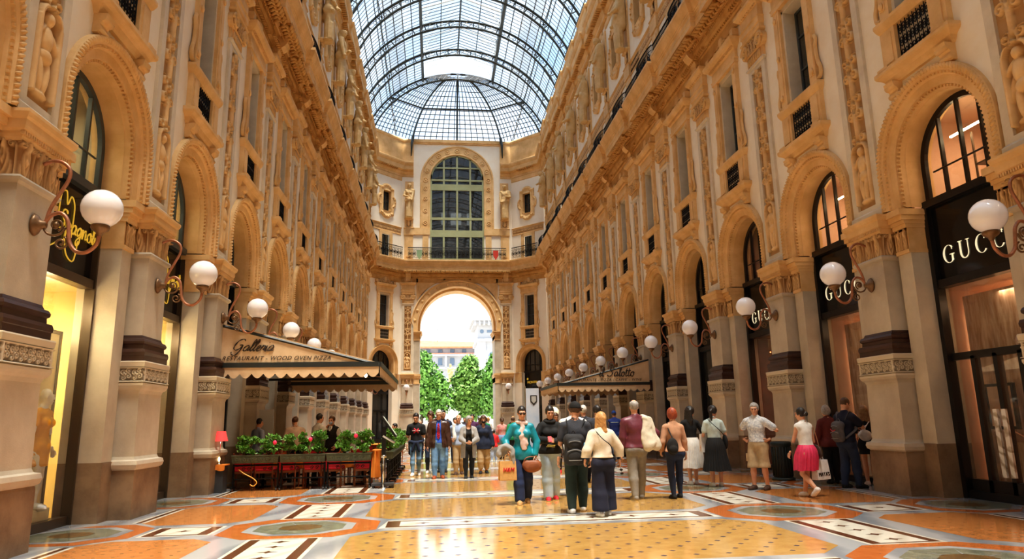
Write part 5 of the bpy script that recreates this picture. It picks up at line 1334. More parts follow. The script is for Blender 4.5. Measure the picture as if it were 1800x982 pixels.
# handwritten strokes: every glyph is (advance, [strokes]) on x-height 1
GL = {
 'G': (1.9, [[(1.6,1.75),(1.2,2.1),(.6,1.9),(.25,1.2),(.3,.5),(.8,.2),(1.4,.6),(1.55,1.05),(1.0,1.05)],[(1.55,1.05),(1.5,.1),(1.1,-.7),(.4,-.5),(.2,-.1)]]),
 'S': (1.6, [[(1.5,1.7),(1.2,2.05),(.75,1.9),(.65,1.45),(1.0,1.1),(1.25,.7),(1.0,.2),(.45,.05),(.1,.4)]]),
 'L': (1.6, [[(1.2,1.7),(1.0,2.1),(.7,1.9),(.6,1.0),(.35,.15),(.05,.05),(.3,.3),(.9,0),(1.5,.2)]]),
 'a': (1.05, [[(.85,.8),(.5,1.0),(.12,.6),(.2,.08),(.6,.15),(.85,.8),(.8,.2),(1.05,.1)]]),
 'l': (.55, [[(0,.15),(.35,1.0),(.5,1.8),(.3,2.0),(.2,1.5),(.2,.3),(.35,.03),(.6,.2)]]),
 'e': (.8, [[(.0,.3),(.55,.6),(.5,1.0),(.2,.8),(.15,.3),(.4,.02),(.85,.25)]]),
 'r': (.7, [[(0,.3),(.2,1.05),(.3,.85),(.6,.9),(.5,.3),(.75,.15)]]),
 'i': (.5, [[(0,.3),(.2,.95),(.15,.2),(.3,.03),(.55,.25)],[(.25,1.45),(.3,1.52)]]),
 'o': (.95, [[(.5,1.0),(.12,.65),(.2,.1),(.6,.05),(.8,.5),(.5,1.0),(.95,.8)]]),
 't': (.6, [[(.3,1.8),(.2,.4),(.35,.03),(.65,.25)],[(.0,1.2),(.6,1.3)]]),
 'u': (1.0, [[(0,.4),(.18,1.0),(.15,.2),(.4,.02),(.75,.5),(.8,1.0),(.78,.2),(1.0,.1)]]),
 's': (.75, [[(0,.2),(.4,1.05),(.35,.7),(.6,.3),(.3,0),(.05,.15)]]),
 'p': (1.0, [[(.0,.4),(.2,1.0),(.1,-.9)],[(.15,.6),(.5,1.0),(.8,.6),(.55,.08),(.2,.2),(1.0,.3)]]),
 'g': (1.0, [[(.8,.8),(.45,1.0),(.12,.55),(.3,.1),(.7,.4),(.82,.95),(.75,-.4),(.4,-.9),(.1,-.5),(1.0,.3)]]),
 'n': (1.05, [[(0,.4),(.15,1.0),(.18,0),(.25,.6),(.6,1.0),(.75,.6),(.75,.15),(1.05,.2)]]),
 ' ': (.7, []),
}
def script_word(m, txt, size, M, r=.012, slant=.25, flat=.5):
    wd = sum(GL[c][0] for c in txt); x = -wd/2; old = m.M; m.M = M
    for c in txt:
        for st in GL[c][1]:
            P = catmull([((x+px+py*slant)*size, (py-.8)*size, .006) for px, py in st], 5)
            m.tube(P, [r*(.65+.7*abs(math.sin(i*.55))) for i in range(len(P))], 5)
        x += GL[c][0]
    m.M = old
# lettering on the black fascias
for k, lab in ((0,'nearest'),(1,'second'),(2,'third'),(-1,'closest unseen')):
    if k < 0: continue
    m = MB(); m.M = TF @ Matrix.Translation((0,4.42,-.535)); serif_word(m, 'GUCCI', .34, .34, (0,0)); m.M = None
    r = m.build('shop_sign', 'creamletter', None, wpos('right', YP['right']+S*(k+.5)), RZ['right'])
    tag(r, 'cream capital letters of the shop name on black panel, %s bay on the right' % lab, 'sign', 'shop names in cream capitals')
for k, lab in ((0,'nearest'),(1,'second')):
    m = MB()
    script_word(m, 'Luisa Spagnoli', .165, TF @ Matrix.Translation((0,4.72,-.53)), .012, .15)
    old = TF @ Matrix.Translation((0,4.72,-.53)); m.M = old
    for P in ([(-.95,-.15),(-.8,-.42),(-.4,-.5),(-.1,-.36)], [(.1,-.28),(.2,-.5),(.42,-.55),(.5,-.2)], [(-.15,.1),(-.12,.42),(.02,.5),(.08,.3),(.18,.46),(.3,.3),(.28,-.2)]):
        m.tube(catmull([(x,y,.006) for x,y in P],6), .012, 5)
    m.M = None
    tag(m.build('shop_sign','goldletter',None,wpos('left', YP['left']+S*(k+.5)),RZ['left']), 'golden handwritten shop name on black panel, %s bay on the left' % lab, 'sign', 'golden handwritten shop names')
m = MB(); put_text(m, 'MONTBLANC', .27, TF @ Matrix.Translation((0.02,4.62,-.53)), space=1.02)
m.M = TF @ Matrix.Translation((-.78,4.92,-.53)); 
m.prism([(.11*math.cos(a*PI/6)*(1 if a % 2 else .6), .11*math.sin(a*PI/6)*(1 if a % 2 else .6)) for a in range(12)], 2, 0, .01); m.M = None
tag(m.build('shop_sign','goldletter',None,CH['right'],CRZ['right']), 'gold capital letters on black shopfront beside the great arch', 'sign')

# ------------------------------------------------------------------ awnings over the two restaurant terraces
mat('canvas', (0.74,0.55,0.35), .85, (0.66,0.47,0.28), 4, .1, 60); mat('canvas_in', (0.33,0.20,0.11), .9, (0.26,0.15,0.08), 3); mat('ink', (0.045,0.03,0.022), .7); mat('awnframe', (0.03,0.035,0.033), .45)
def awning(sx, y0, y1, label, words):
    """sx -1: left wall; lean-to canopy from wall to x=sx*3.2"""
    r = tag(empty('awning', (0,0,0)), label, 'awning')
    xw, xf, zt, zf = sx*7.05, sx*3.2, 3.98, 2.98
    m = MB()
    m.add([(xw,y0,zt),(xf,y0,zf),(xf,y1,zf),(xw,y1,zt)], [(0,1,2,3)])
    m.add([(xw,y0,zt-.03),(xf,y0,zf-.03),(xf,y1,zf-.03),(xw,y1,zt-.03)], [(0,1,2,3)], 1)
    m.add([(xw,y0,zt),(xw,y0,zf),(xf,y0,zf)], [(0,1,2)]); m.add([(xw,y1,zt),(xw,y1,zf),(xf,y1,zf)], [(0,1,2)])
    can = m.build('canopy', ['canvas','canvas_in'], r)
    m = MB()
    def scal(a, b, n, ztop, zb):
        """scalloped valance between plan points a and b"""
        P = []
        for i in range(n*10+1):
            t = i/(n*10); d = abs(math.sin(PI*t*n)); P.append((a[0]+(b[0]-a[0])*t, a[1]+(b[1]-a[1])*t, zb-.07+ .07*(1-d) if False else zb+.06-.11*d))
        V = []; 
        for p in P: V += [(p[0],p[1],ztop), p]
        m.add(V, [(2*i,2*i+1,2*i+3,2*i+2) for i in range(len(P)-1)])
    scal((xw,y0-.03),(xf+ -sx*.03*0,y0-.03),14,2.90,2.67); scal((xf-sx*.03,y0-.03),(xf-sx*.03,y1+.03),int((y1-y0)/.28),2.90,2.67); scal((xw,y1+.03),(xf,y1+.03),14,2.90,2.67)
    m.build('valance', 'canvas', r)
    m = MB()
    m.box(*sorted((xw,xf)),y0-.05,y0+.05,2.88,3.0); m.box(*sorted((xw,xf)),y1-.05,y1+.05,2.88,3.0); m.box(*sorted((xf-.06,xf+.06)),y0,y1,2.88,3.0)
    for t in np.linspace(0,1,4): 
        y = y0+(y1-y0)*t; m.bar((xw,y,zt-.06),(xf,y,zf-.06),.05); m.bar((xw,y,2.92),(xf,y,2.92),.05)
    m.build('awning_frame', 'awnframe', r)
    m = MB()
    big, small, bx_, sc, sl = words
    # text on the triangular end facing -Y: x right = +X
    TX = Matrix(((1,0,0,0),(0,0,-1,0),(0,1,0,0),(0,0,0,1)))
    script_word(m, big, sc, Matrix.Translation((bx_, y0-.012, 3.39)) @ TX, .011 if sx < 0 else .018, .5 if sx < 0 else .2)
    m.build('lettering', 'ink', can); m = MB()
    put_text(m, small, sl[1], Matrix.Translation((sl[0], y0-.012, 3.10)) @ TX, extrude=.002, shear=.35 if sx < 0 else .2, space=1.12)
    m.build('lettering', 'ink', can)
    return r
awning(-1, 17.3, 25.3, 'beige scalloped awning over the left restaurant terrace', ('Galleria', 'RESTAURANT - WOOD OVEN PIZZA', -6.26, .14, (-5.66,.142)))
awning(1, 28.0, 32.6, 'beige scalloped awning over the right restaurant terrace', ('il Salotto', "RISTORANTE - PIZZA - CAFFE' - WINE", 5.65, .185, (5.25,.155)))
mat('bulb',(1,.85,.6),.5,emit=(1,.8,.45),estr=9)
for i,(x,y) in enumerate(((-4.4,18.2),(-4.1,19.0),(-3.8,20.2))):
    la = bpy.data.lights.new('terrace_light','POINT'); la.energy = 7; la.color = (1,.72,.42); la.shadow_soft_size = .15; lo = bpy.data.objects.new('terrace_light', la); COL.objects.link(lo); lo.location = (x-.6,y,2.55)
    tag(MB().sphere((x,y,2.86+.0),(.05,.05,.06),8).build('light_bulb','bulb'), ['warm light bulb under the left awning, nearest to the corner pillar','warm light bulb under the left awning, middle one','warm light bulb under the left awning, farthest in'][i], 'light bulb', 'bulbs under the left awning')
# ------------------------------------------------------------------ signed-distance modelling for bodies, clothes and statues
class SDF:
    def __init__(s, lo, hi, h):
        s.h = h; s.lo = np.array(lo, float); n = np.ceil((np.array(hi)-s.lo)/h).astype(int)+1
        s.n = n; s.D = np.full(n, 0.5)
        s.ax = [s.lo[i]+h*np.arange(n[i]) for i in range(3)]
    def _box(s, lo, hi):
        a = np.clip(np.floor((np.array(lo)-s.lo)/s.h).astype(int), 0, s.n); b = np.clip(np.ceil((np.array(hi)-s.lo)/s.h).astype(int)+1, 0, s.n)
        return tuple(slice(int(a[i]), int(b[i])) for i in range(3))
    def _pts(s, sl): return np.meshgrid(*[s.ax[i][sl[i]] for i in range(3)], indexing='ij', sparse=True)
    def _put(s, sl, d, k):
        a = s.D[sl]
        if k > 0:
            hh = np.maximum(k-np.abs(a-d), 0)/k; s.D[sl] = np.minimum(a, d)-hh*hh*k*0.25
        else: s.D[sl] = np.minimum(a, d)
    def cone(s, a, b, ra, rb, k=.03, sq=None):
        """round cone a->b. sq=(axis vector, factor) flattens along a direction"""
        a = np.array(a, float); b = np.array(b, float); R = max(ra, rb)*(1 if sq is None else max(1, 1/min(1, sq[1])))+k+2*s.h
        sl = s._box(np.minimum(a, b)-R, np.maximum(a, b)+R)
        if min(q.stop-q.start for q in sl) <= 0: return s
        X, Y, Z = s._pts(sl); ba = b-a; L2 = max(1e-9, ba@ba)
        px, py, pz = X-a[0], Y-a[1], Z-a[2]
        t = np.clip((px*ba[0]+py*ba[1]+pz*ba[2])/L2, 0, 1)
        dx, dy, dz = px-t*ba[0], py-t*ba[1], pz-t*ba[2]
        if sq is not None:
            v = np.array(sq[0], float); v = v/np.linalg.norm(v); q = dx*v[0]+dy*v[1]+dz*v[2]; f = 1/sq[1]-1
            dx, dy, dz = dx+q*v[0]*f, dy+q*v[1]*f, dz+q*v[2]*f
        s._put(sl, np.sqrt(dx*dx+dy*dy+dz*dz)-(ra+(rb-ra)*t), k); return s
    def ell(s, c, r, k=.03, M=None, sub=False):
        c = np.array(c, float); r = np.array(r, float); R = r.max()+k+2*s.h
        sl = s._box(c-R, c+R)
        if min(q.stop-q.start for q in sl) <= 0: return s
        X, Y, Z = s._pts(sl); p = [X-c[0], Y-c[1], Z-c[2]]
        if M is not None: p = [M[0][i]*p[0]+M[1][i]*p[1]+M[2][i]*p[2] for i in range(3)]
        q = np.sqrt((p[0]/r[0])**2+(p[1]/r[1])**2+(p[2]/r[2])**2)+1e-9
        q2 = np.sqrt((p[0]/r[0]**2)**2+(p[1]/r[1]**2)**2+(p[2]/r[2]**2)**2)+1e-9
        d = q*(q-1)/q2
        if sub: s.D[sl] = np.maximum(s.D[sl], -d)
        else: s._put(sl, d, k)
        return s
    def cut(s, p, n):
        """remove the side of the plane the normal points to"""
        n = np.array(n, float); n = n/np.linalg.norm(n)
        X, Y, Z = np.meshgrid(*s.ax, indexing='ij', sparse=True)
        s.D = np.maximum(s.D, (X-p[0])*n[0]+(Y-p[1])*n[1]+(Z-p[2])*n[2]); return s
    def noise(s, amp, f=18.0, ph=0.0):
        X, Y, Z = np.meshgrid(*s.ax, indexing='ij', sparse=True)
        s.D = s.D + amp*(np.sin(f*X+2.1*np.sin(f*.6*Z+ph)+ph)*np.sin(f*.8*Y+1.7*np.sin(f*.5*Z)+2*ph)+.6*np.sin(f*1.1*Z+3*np.sin(f*.5*X+ph)+2*np.sin(f*.5*Y))); return s
    def mesh(s):
        D = s.D; D = D.copy()
        for ax in range(3):
            for e in (0, -1):
                sl = [slice(None)]*3; sl[ax] = e; D[tuple(sl)] = np.maximum(D[tuple(sl)], s.h*.5)
        I = D < 0
        nx, ny, nz = D.shape
        c = np.zeros((nx-1, ny-1, nz-1), int)
        for i in (0,1):
            for j in (0,1):
                for k in (0,1): c += I[i:nx-1+i, j:ny-1+j, k:nz-1+k]
        act = (c > 0) & (c < 8)
        idx = np.argwhere(act)
        if len(idx) == 0: return np.zeros((0,3)), []
        ids = np.full(act.shape, -1); ids[act] = np.arange(len(idx))
        acc = np.zeros((len(idx), 3)); cnt = np.zeros(len(idx))
        offs = [(i,j,k) for i in (0,1) for j in (0,1) for k in (0,1)]
        V = {o: D[idx[:,0]+o[0], idx[:,1]+o[1], idx[:,2]+o[2]] for o in offs}
        for o in offs:
            for ax in range(3):
                if o[ax]: continue
                o2 = list(o); o2[ax] = 1; o2 = tuple(o2)
                a, b = V[o], V[o2]; m = (a < 0) != (b < 0)
                t = np.where(m, a/np.where(m, a-b, 1), 0)
                p = np.tile(np.array(o, float), (len(idx), 1)); p[:, ax] += t
                acc[m] += p[m]; cnt[m] += 1
        P = s.lo + s.h*(idx + acc/cnt[:, None])
        F = []
        for ax in range(3):
            u, v = (ax+1) % 3, (ax+2) % 3
            a = [slice(None)]*3; b = [slice(None)]*3; a[ax] = slice(0, -1); b[ax] = slice(1, None)
            A, B = I[tuple(a)], I[tuple(b)]
            e = np.argwhere(A != B); e = e[(e[:, u] > 0) & (e[:, v] > 0)]
            e = e[(e[:, u] < D.shape[u]-1) & (e[:, v] < D.shape[v]-1)]
            if len(e) == 0: continue
            q = []
            for du, dv in ((0,0),(1,0),(1,1),(0,1)):
                w = e.copy(); w[:, u] -= du; w[:, v] -= dv; q.append(ids[w[:,0], w[:,1], w[:,2]])
            q = np.stack(q, 1); fl = ~I[e[:,0], e[:,1], e[:,2]]
            q[fl] = q[fl][:, ::-1]
            F.append(q)
        return P, np.concatenate(F).tolist()

def nrm(v): v = np.array(v, float); return v/max(1e-9, np.linalg.norm(v))
def ik(a, c, l1, l2, hint):
    """two-bone joint position between a and c bending toward hint"""
    a = np.array(a, float); c = np.array(c, float); d = c-a; L = np.linalg.norm(d); M = (l1+l2)*.998
    if L > M: c = a+d/L*M; d = c-a; L = M
    x = (l1*l1-l2*l2+L*L)/(2*L); y = math.sqrt(max(0, l1*l1-x*x)); n = d/L
    h = np.array(hint, float); h = h-n*(h@n); h = nrm(h)
    return a+n*x+h*y, c
def rotz(p, a): c, s_ = math.cos(a), math.sin(a); return np.array([p[0]*c-p[1]*s_, p[0]*s_+p[1]*c, p[2]])

class Body:
    """skeleton in metres; x right, y forward, z up, origin on the ground"""
    def __init__(b, H=1.72, sex='m', build=1.0, lean=0.0, feet=((.09,.12,0),(-.09,-.12,.0)), hands=None, head=(0,0), pelvis=None, twist=0.0, elbow=None, side=0.0, heel=(0,0)):
        b.H, b.sex, b.bd = H, sex, build
        k = H; f = sex == 'f'
        b.hipw = .052*k*(1.05 if f else 1.0); b.shw = (.098 if f else .114)*k*(.9+.1*build)
        b.thigh, b.shin = .245*k, .235*k; ank = .042*k
        A = [np.array([feet[0][0], feet[0][1], feet[0][2]+ank]), np.array([feet[1][0], feet[1][1], feet[1][2]+ank])]   # R, L
        mx = (A[0][0]+A[1][0])/2; my = (A[0][1]+A[1][1])/2
        if pelvis is None:
            z = 1e9
            for i, sg in enumerate((1, -1)):
                dx = A[i][0]-(mx+sg*b.hipw); dy = A[i][1]-my; z = min(z, A[i][2]+math.sqrt(max(.01, (b.thigh+b.shin)**2*.994-dx*dx-dy*dy)))
            pelvis = (mx, my, z)
        b.P = np.array(pelvis, float)
        b.hip = [b.P+np.array([b.hipw,0,0]), b.P+np.array([-b.hipw,0,0])]
        b.knee, b.ank = [], []
        for i in range(2):
            kn, an = ik(b.hip[i], A[i], b.thigh, b.shin, (0.05*(1-2*i),1,.1)); b.knee.append(kn); b.ank.append(an)
        up = nrm((side, lean, 1)); b.up = up; b.tw = twist
        b.waist = b.P+up*.105*k; b.chest = b.P+up*.215*k; b.neck = b.P+up*.338*k + np.array([0,-.005*k,0])
        r = rotz((1,0,0), twist); b.right = r; b.fwd = rotz((0,1,0), twist)
        b.sh = [b.P+up*.290*k+r*b.shw, b.P+up*.290*k-r*b.shw]
        b.ua, b.fa = .172*k, .150*k
        hands = hands or ((.2*k,.04*k,.42*k),(-.2*k,.02*k,.42*k))
        b.elb, b.wri = [], []
        for i, sg in enumerate((1,-1)):
            hint = (elbow[i] if elbow and elbow[i] is not None else (sg*.5,-1,-.2))
            e, w = ik(b.sh[i], hands[i], b.ua, b.fa, hint); b.elb.append(e); b.wri.append(w)
        hp = b.neck+up*.04*k; b.hyaw, b.hpit = head
        b.hc = b.neck+up*.03*k + rotz((0, .018*k*(1+1.2*max(0,-math.sin(b.hpit))), .07*k), b.hyaw+twist)
        cy, sy = math.cos(b.hyaw+twist), math.sin(b.hyaw+twist); cp, sp = math.cos(b.hpit), math.sin(b.hpit)
        R = np.array([cy, sy, 0]); F_ = np.array([-sy*cp, cy*cp, sp]); U = np.cross(R, F_)
        b.HM = np.stack([R, F_, U])     # rows: right, forward, up of the head
        b.s = k/1.72
    def hp(b, x, y, z):  # head-local point
        return b.hc+(b.HM[0]*x+b.HM[1]*y+b.HM[2]*z)*b.s
    def torso(b, S, t=0.0, k=.05):
        q, f, d = b.s, b.sex == 'f', b.bd
        sx = b.right
        M = np.stack([b.right, np.cross(b.up, b.right), b.up])
        S.ell(b.P+b.up*.02, np.array([(.175 if f else .165)*q*d+t, .125*q*d+t, .15*q+t]), k, M)
        S.ell(b.waist, np.array([(.125 if f else .145)*q*d+t, (.10 if f else .112)*q*d+t, .16*q+t]), k, M)
        S.ell(b.chest+b.up*.01, np.array([(.145 if f else .165)*q*d+t, (.105 if f else .118)*q*d+t, .17*q+t]), k, M)
        S.cone(b.sh[0]-b.right*.05*q, b.sh[1]+b.right*.05*q, .056*q+t, .056*q+t, k)
        for i, sg in enumerate((1,-1)): S.cone(b.neck-b.up*.012*q-b.right*sg*(-.02)*q, b.sh[i]-b.right*sg*.02*q+b.up*.012*q, .042*q+t*.7, .044*q+t*.8, .03)
        if f:
            for sg in (1,-1): S.ell(b.chest+b.right*sg*.07*q+M[1]*.085*q+b.up*.0, np.array([.062*q+t,.055*q+t,.062*q+t]), .03)
        for i, sg in enumerate((1,-1)): S.ell(b.hip[i]-M[1]*.055*q+b.right*sg*.02*q-b.up*.02, np.array([.085*q+t,.085*q+t,.09*q+t]), k)
        S.cone(b.P+b.up*.30*b.H, b.neck+b.up*.02, .075*q+t*.5, .055*q+t*.5, k)
    def arm(b, S, i, t=0.0, upto=1.0, k=.02, loose=0.0):
        """upto: 0..1 over upper arm, 1..2 over forearm"""
        q = b.s*(.86 if b.sex == 'f' else 1.0)*(.5+.5*b.bd)
        L1 = min(1, upto); e = b.sh[i]+(b.elb[i]-b.sh[i])*L1
        S.cone(b.sh[i]-b.up*.006*q, e, .054*q+t, (.056+(.040-.056)*L1)*q+t+loose*.6, k)
        if upto > 1:
            L2 = min(1, upto-1); w = b.elb[i]+(b.wri[i]-b.elb[i])*L2
            S.cone(b.elb[i], w, .041*q+t+loose*.6, (.041+(.027-.041)*L2)*q+t+loose, k)
    def leg(b, S, i, t=0.0, upto=2.0, k=.025, flare=0.0, wide=0.0):
        q = b.s*b.bd
        L1 = min(1, upto); e = b.hip[i]+(b.knee[i]-b.hip[i])*L1
        S.cone(b.hip[i]+np.array([0,0,-.01]), e, .086*q+t+wide*.3, (.086+(.056-.086)*L1)*q+t+wide, k)
        if upto > 1:
            L2 = min(1, upto-1); w = b.knee[i]+(b.ank[i]-b.knee[i])*L2
            cm = b.knee[i]+(w-b.knee[i])*min(1,.30/L2)
            S.cone(b.knee[i], cm, .056*q+t+wide, .056*q+t+wide+flare*.3, k); S.cone(cm, w, .056*q+t+wide+flare*.3, (.056-.020*L2)*q+t+wide*.8+flare, k)
            if flare == 0 and wide < .02: S.cone(b.knee[i]+(b.ank[i]-b.knee[i])*.15+np.array([0,-.018,0]), b.knee[i]+(b.ank[i]-b.knee[i])*.45+np.array([0,-.012,0]), .05*q+t, .04*q+t, k)
    def head(b, S, face=True):
        q = b.s
        S.ell(b.hp(0,-.012,.035), np.array([.076,.096,.098])*q, .02, b.HM)
        S.ell(b.hp(0,.022,-.03), np.array([.060,.070,.088])*q, .03, b.HM)
        S.cone(b.neck-b.up*.05, b.hp(0,-.02,-.05), .056*q*(.9 if b.sex == 'f' else 1.03), .052*q, .03)
        S.ell(b.hp(0,.055,-.098), np.array([.030,.022,.022])*q, .02, b.HM)
        for sg in (1,-1):
            S.ell(b.hp(sg*.078,-.012,-.005), np.array([.010,.020,.032])*q, .006, b.HM)
            S.ell(b.hp(sg*.036,.065,-.022), np.array([.024,.02,.024])*q, .015, b.HM)
        S.cone(b.hp(0,.090,.012), b.hp(0,.108,-.030), .010*q, .016*q, .012)
        for sg in (1,-1): S.ell(b.hp(sg*.032,.098,.012), np.array([.019,.016,.013])*q, 0, b.HM, True)
        S.cone(b.hp(-.05,.086,.034), b.hp(.05,.086,.034), .012*q, .012*q, .012)
        S.cone(b.hp(-.022,.087,-.063), b.hp(.022,.087,-.063), .010*q, .010*q, .006)
    def foot(b, S, i, t=0.0, pitch=None):
        q = b.s*(.92 if b.sex == 'f' else 1.0); a = b.ank[i]
        sh = a-b.knee[i]; fd = nrm((.12*(1-2*i), 1, 0))
        pz = 0.0
        lift = a[2]-.042*b.H
        if lift > .02: pz = -min(.9, lift*6)
        d = nrm((fd[0]*math.cos(pz), fd[1]*math.cos(pz), math.sin(pz)))
        upv = nrm(np.cross(np.cross(d, (0,0,1)), d))
        h = -.042*b.H+.030*q
        heel = a+upv*h*.75-d*.035*q; ball = a+upv*h+d*.115*q; toe = a+upv*(h-.004)+d*.175*q
        S.cone(heel, ball, .037*q+t, .040*q+t, .02); S.cone(ball, toe, .040*q+t, .028*q+t, .02); S.cone(a, a+upv*h*.5+d*.03, .036*q+t, .038*q+t, .03)
        return heel, toe, upv, d, h
    def hand_mesh(b, i, curl=.5, palm=None, point=None, h=.0045):
        """separate fine grid: palm, four fingers and thumb"""
        q = b.s*(.9 if b.sex == 'f' else 1.0); w = b.wri[i]; d = nrm(w-b.elb[i]) if point is None else nrm(point)
        inn = np.array(palm, float) if palm is not None else -b.right*(1-2*i)   # palm normal: toward the body
        inn = nrm(inn-d*(inn@d)); side = nrm(np.cross(d, inn))*(1 if i == 0 else -1)   # toward the thumb
        if side @ b.fwd < -0.2 and palm is None: side = -side
        S = SDF(w-.2*q, w+.2*q, h)
        pc = w+d*.045*q
        S.cone(w-d*.03*q, w+d*.02*q, .025*q, .024*q, .01)
        for u in (-.027,-.009,.009,.027): S.cone(w+d*.02*q+side*u*.7*q, w+d*.085*q+side*u*q, .013*q, .0115*q, .012)
        for u, L in ((.030,.068),(.0105,.078),(-.0095,.072),(-.028,.056)):
            p = w+d*.085*q+side*u*q; a = 0.0
            for sgm, fr in enumerate((.45,.32,.23)):
                a += curl*(.75 if sgm == 0 else 1.0); dd = d*math.cos(a)+inn*math.sin(a); e = p+dd*L*fr*q
                S.cone(p, e, (.0098-.0010*sgm)*q, (.0090-.0010*sgm)*q, .002); p = e
        p = w+d*.02*q+side*.022*q
        for L, mix in ((.04,.8),(.032,.35),(.024,.15)):
            dd = nrm(d*(1-mix*.5)+side*mix+inn*.35); e = p+dd*L*q; S.cone(p, e, .0125*q, .0100*q, .004); p = e
        return S.mesh()

PALETTE = {}
def cloth(name, c, rough=.85, c2=None, sc=9, bump=.15):
    if name not in MATS: mat(name, c, rough, c2 or tuple(x*.78 for x in c), sc, bump, 45)
    return name
SKIN = mat('skin', (0.66,0.36,0.23), .5, (0.60,0.31,0.19), 14) and 'skin'
mat('skin_tan', (0.50,0.25,0.14), .5, (0.44,0.21,0.11), 14); mat('eye', (0.03,0.02,0.015), .2); mat('lip', (0.50,0.16,0.12), .5)
def smesh(name, S, mt, parent, split=None):
    P, F = S if isinstance(S, tuple) else S.mesh()
    if len(P) == 0: return None
    me = bpy.data.meshes.new(name); me.from_pydata(P.tolist(), [], F)
    for x in (mt if isinstance(mt, (list, tuple)) else [mt]): me.materials.append(MATS[x])
    me.polygons.foreach_set('use_smooth', [True]*len(F))
    if split is not None:
        zc = P[np.array(F), 2].mean(1); me.polygons.foreach_set('material_index', split(zc).astype(int).tolist())
    me.update(); return inst(me, name, parent)
# ------------------------------------------------------------------ people
def top_mesh(b, h, t=.016, sleeve=2.0, loose=.006, hem=.47, neck=.075, vneck=0.0, opening=None, flare=0.0, amp=.003, crop=None):
    H = b.H
    pts = [b.P, b.neck, *b.sh, *b.elb, *b.wri, *b.hip]
    lo = np.min(pts, 0)-.2; hi = np.max(pts, 0)+.16; lo[2] = min(lo[2], hem*H-.05)
    S = SDF(lo, hi, h)
    b.torso(S, t)
    for i in range(2):
        if sleeve > 0: b.arm(S, i, t, sleeve, .025, loose)
        else: S.ell(b.sh[i]-b.right*(1-2*i)*.03, np.array([.05,.055,.05])*b.s+t, .03)
    if hem < .47:
        fwd = np.cross(b.up, b.right); z0 = b.P+b.up*.02; z1 = np.array([b.P[0], b.P[1], hem*H-.06])
        S.cone(z0, z1, .165*b.s*b.bd+t, .165*b.s*b.bd+t+flare, .05, (fwd, .76))
    S.noise(amp, 17, hem*7+b.H)
    S.cut((0,0,hem*H), (0,0,-1))
    if crop: S.cut(b.P+b.up*crop, -b.up)
    nk = b.neck+b.up*.015
    if neck: S.ell(nk, np.array([neck, neck*.9, neck*.75])*b.s, 0, None, True)
    if vneck: S.ell(nk+b.fwd*.07*b.s-b.up*vneck*.5, np.array([neck*.75, .08, vneck*.75+.03]), 0, None, True)
    if opening:
        X, Y, Z = np.meshgrid(*S.ax, indexing='ij', sparse=True)
        xr = (X-b.P[0])*b.right[0]+(Y-b.P[1])*b.right[1]; yf = (X-b.P[0])*b.fwd[0]+(Y-b.P[1])*b.fwd[1] - (Z-b.P[2])*b.up[1]
        w = opening[0]+(opening[1]-opening[0])*np.clip((Z-hem*H)/(b.neck[2]-hem*H), 0, 1)
        S.D = np.maximum(S.D, -np.maximum(np.abs(xr)-w, -yf+.02))
        # hollow so that the shirt below can show
    return S
def pants_mesh(b, h, t=.012, upto=1.96, flare=0.0, wide=0.0, rise=.10, amp=.003):
    pts = [b.P, *b.hip, *b.knee, *b.ank]; lo = np.min(pts, 0)-.22; hi = np.max(pts, 0)+.22
    lo[2] = max(lo[2], 0.004)
    S = SDF(lo, hi, h); q, f, d = b.s, b.sex == 'f', b.bd
    M = np.stack([b.right, np.cross(b.up, b.right), b.up])
    S.ell(b.P+b.up*.02, np.array([(.175 if f else .165)*q*d+t, .125*q*d+t, .15*q+t]), .05, M)
    S.ell(b.waist, np.array([(.125 if f else .145)*q*d+t, (.10 if f else .112)*q*d+t, .16*q+t]), .05, M)
    for i, sg in enumerate((1,-1)):
        S.ell(b.hip[i]-M[1]*.055*q+b.right*sg*.02*q-b.up*.02, np.array([.085*q+t,.085*q+t,.09*q+t]), .05)
        b.leg(S, i, t, upto, .03, flare, wide)
    S.noise(amp, 16, 1.3+b.H*5); S.cut(b.P+b.up*rise, b.up)
    if upto > 1.5: S.cut((0,0,.05+max(0,(1.95-upto))*.235*b.H), (0,0,-1))
    else: S.cut((0,0,min(b.knee[0][2],b.knee[1][2])-.03), (0,0,-1))
    return S
def skirt_mesh(b, mt, name, parent, rise=.10, hem=.3, rad=.25, pleats=22, amp=.014, front=None):
    m = MB(); n = 132; rings = []
    top = b.P+b.up*rise; an = (b.ank[0]+b.ank[1])/2; kn = (b.knee[0]+b.knee[1])/2
    zs_ = np.linspace(0, 1, 15)
    f = b.sex == 'f'
    for t in zs_:
        z = top[2]+(hem*b.H-top[2])*t
        c = np.array([top[0], top[1]])*(1-t)+np.array([kn[0], kn[1]-.02])*t
        rx = (.125*b.s*b.bd+.012)*(1-t)**2 + (.20*b.s*b.bd)*2*t*(1-t) + rad*t*t if t < .999 else rad
        rx = np.interp(t, [0,.12,.28,.5,1], [.135*b.s+.016, .168*b.s*b.bd+.02, .192*b.s*b.bd+.024, .205*b.s*b.bd+.026, rad]); ry = rx*np.interp(t, [0,.12,.3,1], [.92,.92,.92,.92]); c = c-np.array([0,.022*min(1,t*6)])
        ring = []
        for j in range(n):
            a = 2*PI*j/n; w = 1+amp/rad*min(1, t*2.2)*(math.sin(pleats*a+.6*math.sin(3*a))+.5*math.sin(2.3*pleats*a/2+1)+1.2*math.sin(3*a+2))
            p = np.array([rx*w*math.cos(a), ry*w*math.sin(a), 0]); p = rotz(p, b.tw); ring.append((c[0]+p[0], c[1]+p[1], z+.008*math.sin(5*a)*t))
        rings.append(ring)
    m.loft(rings, 0, True, caps=False); return m.build(name, mt, parent)
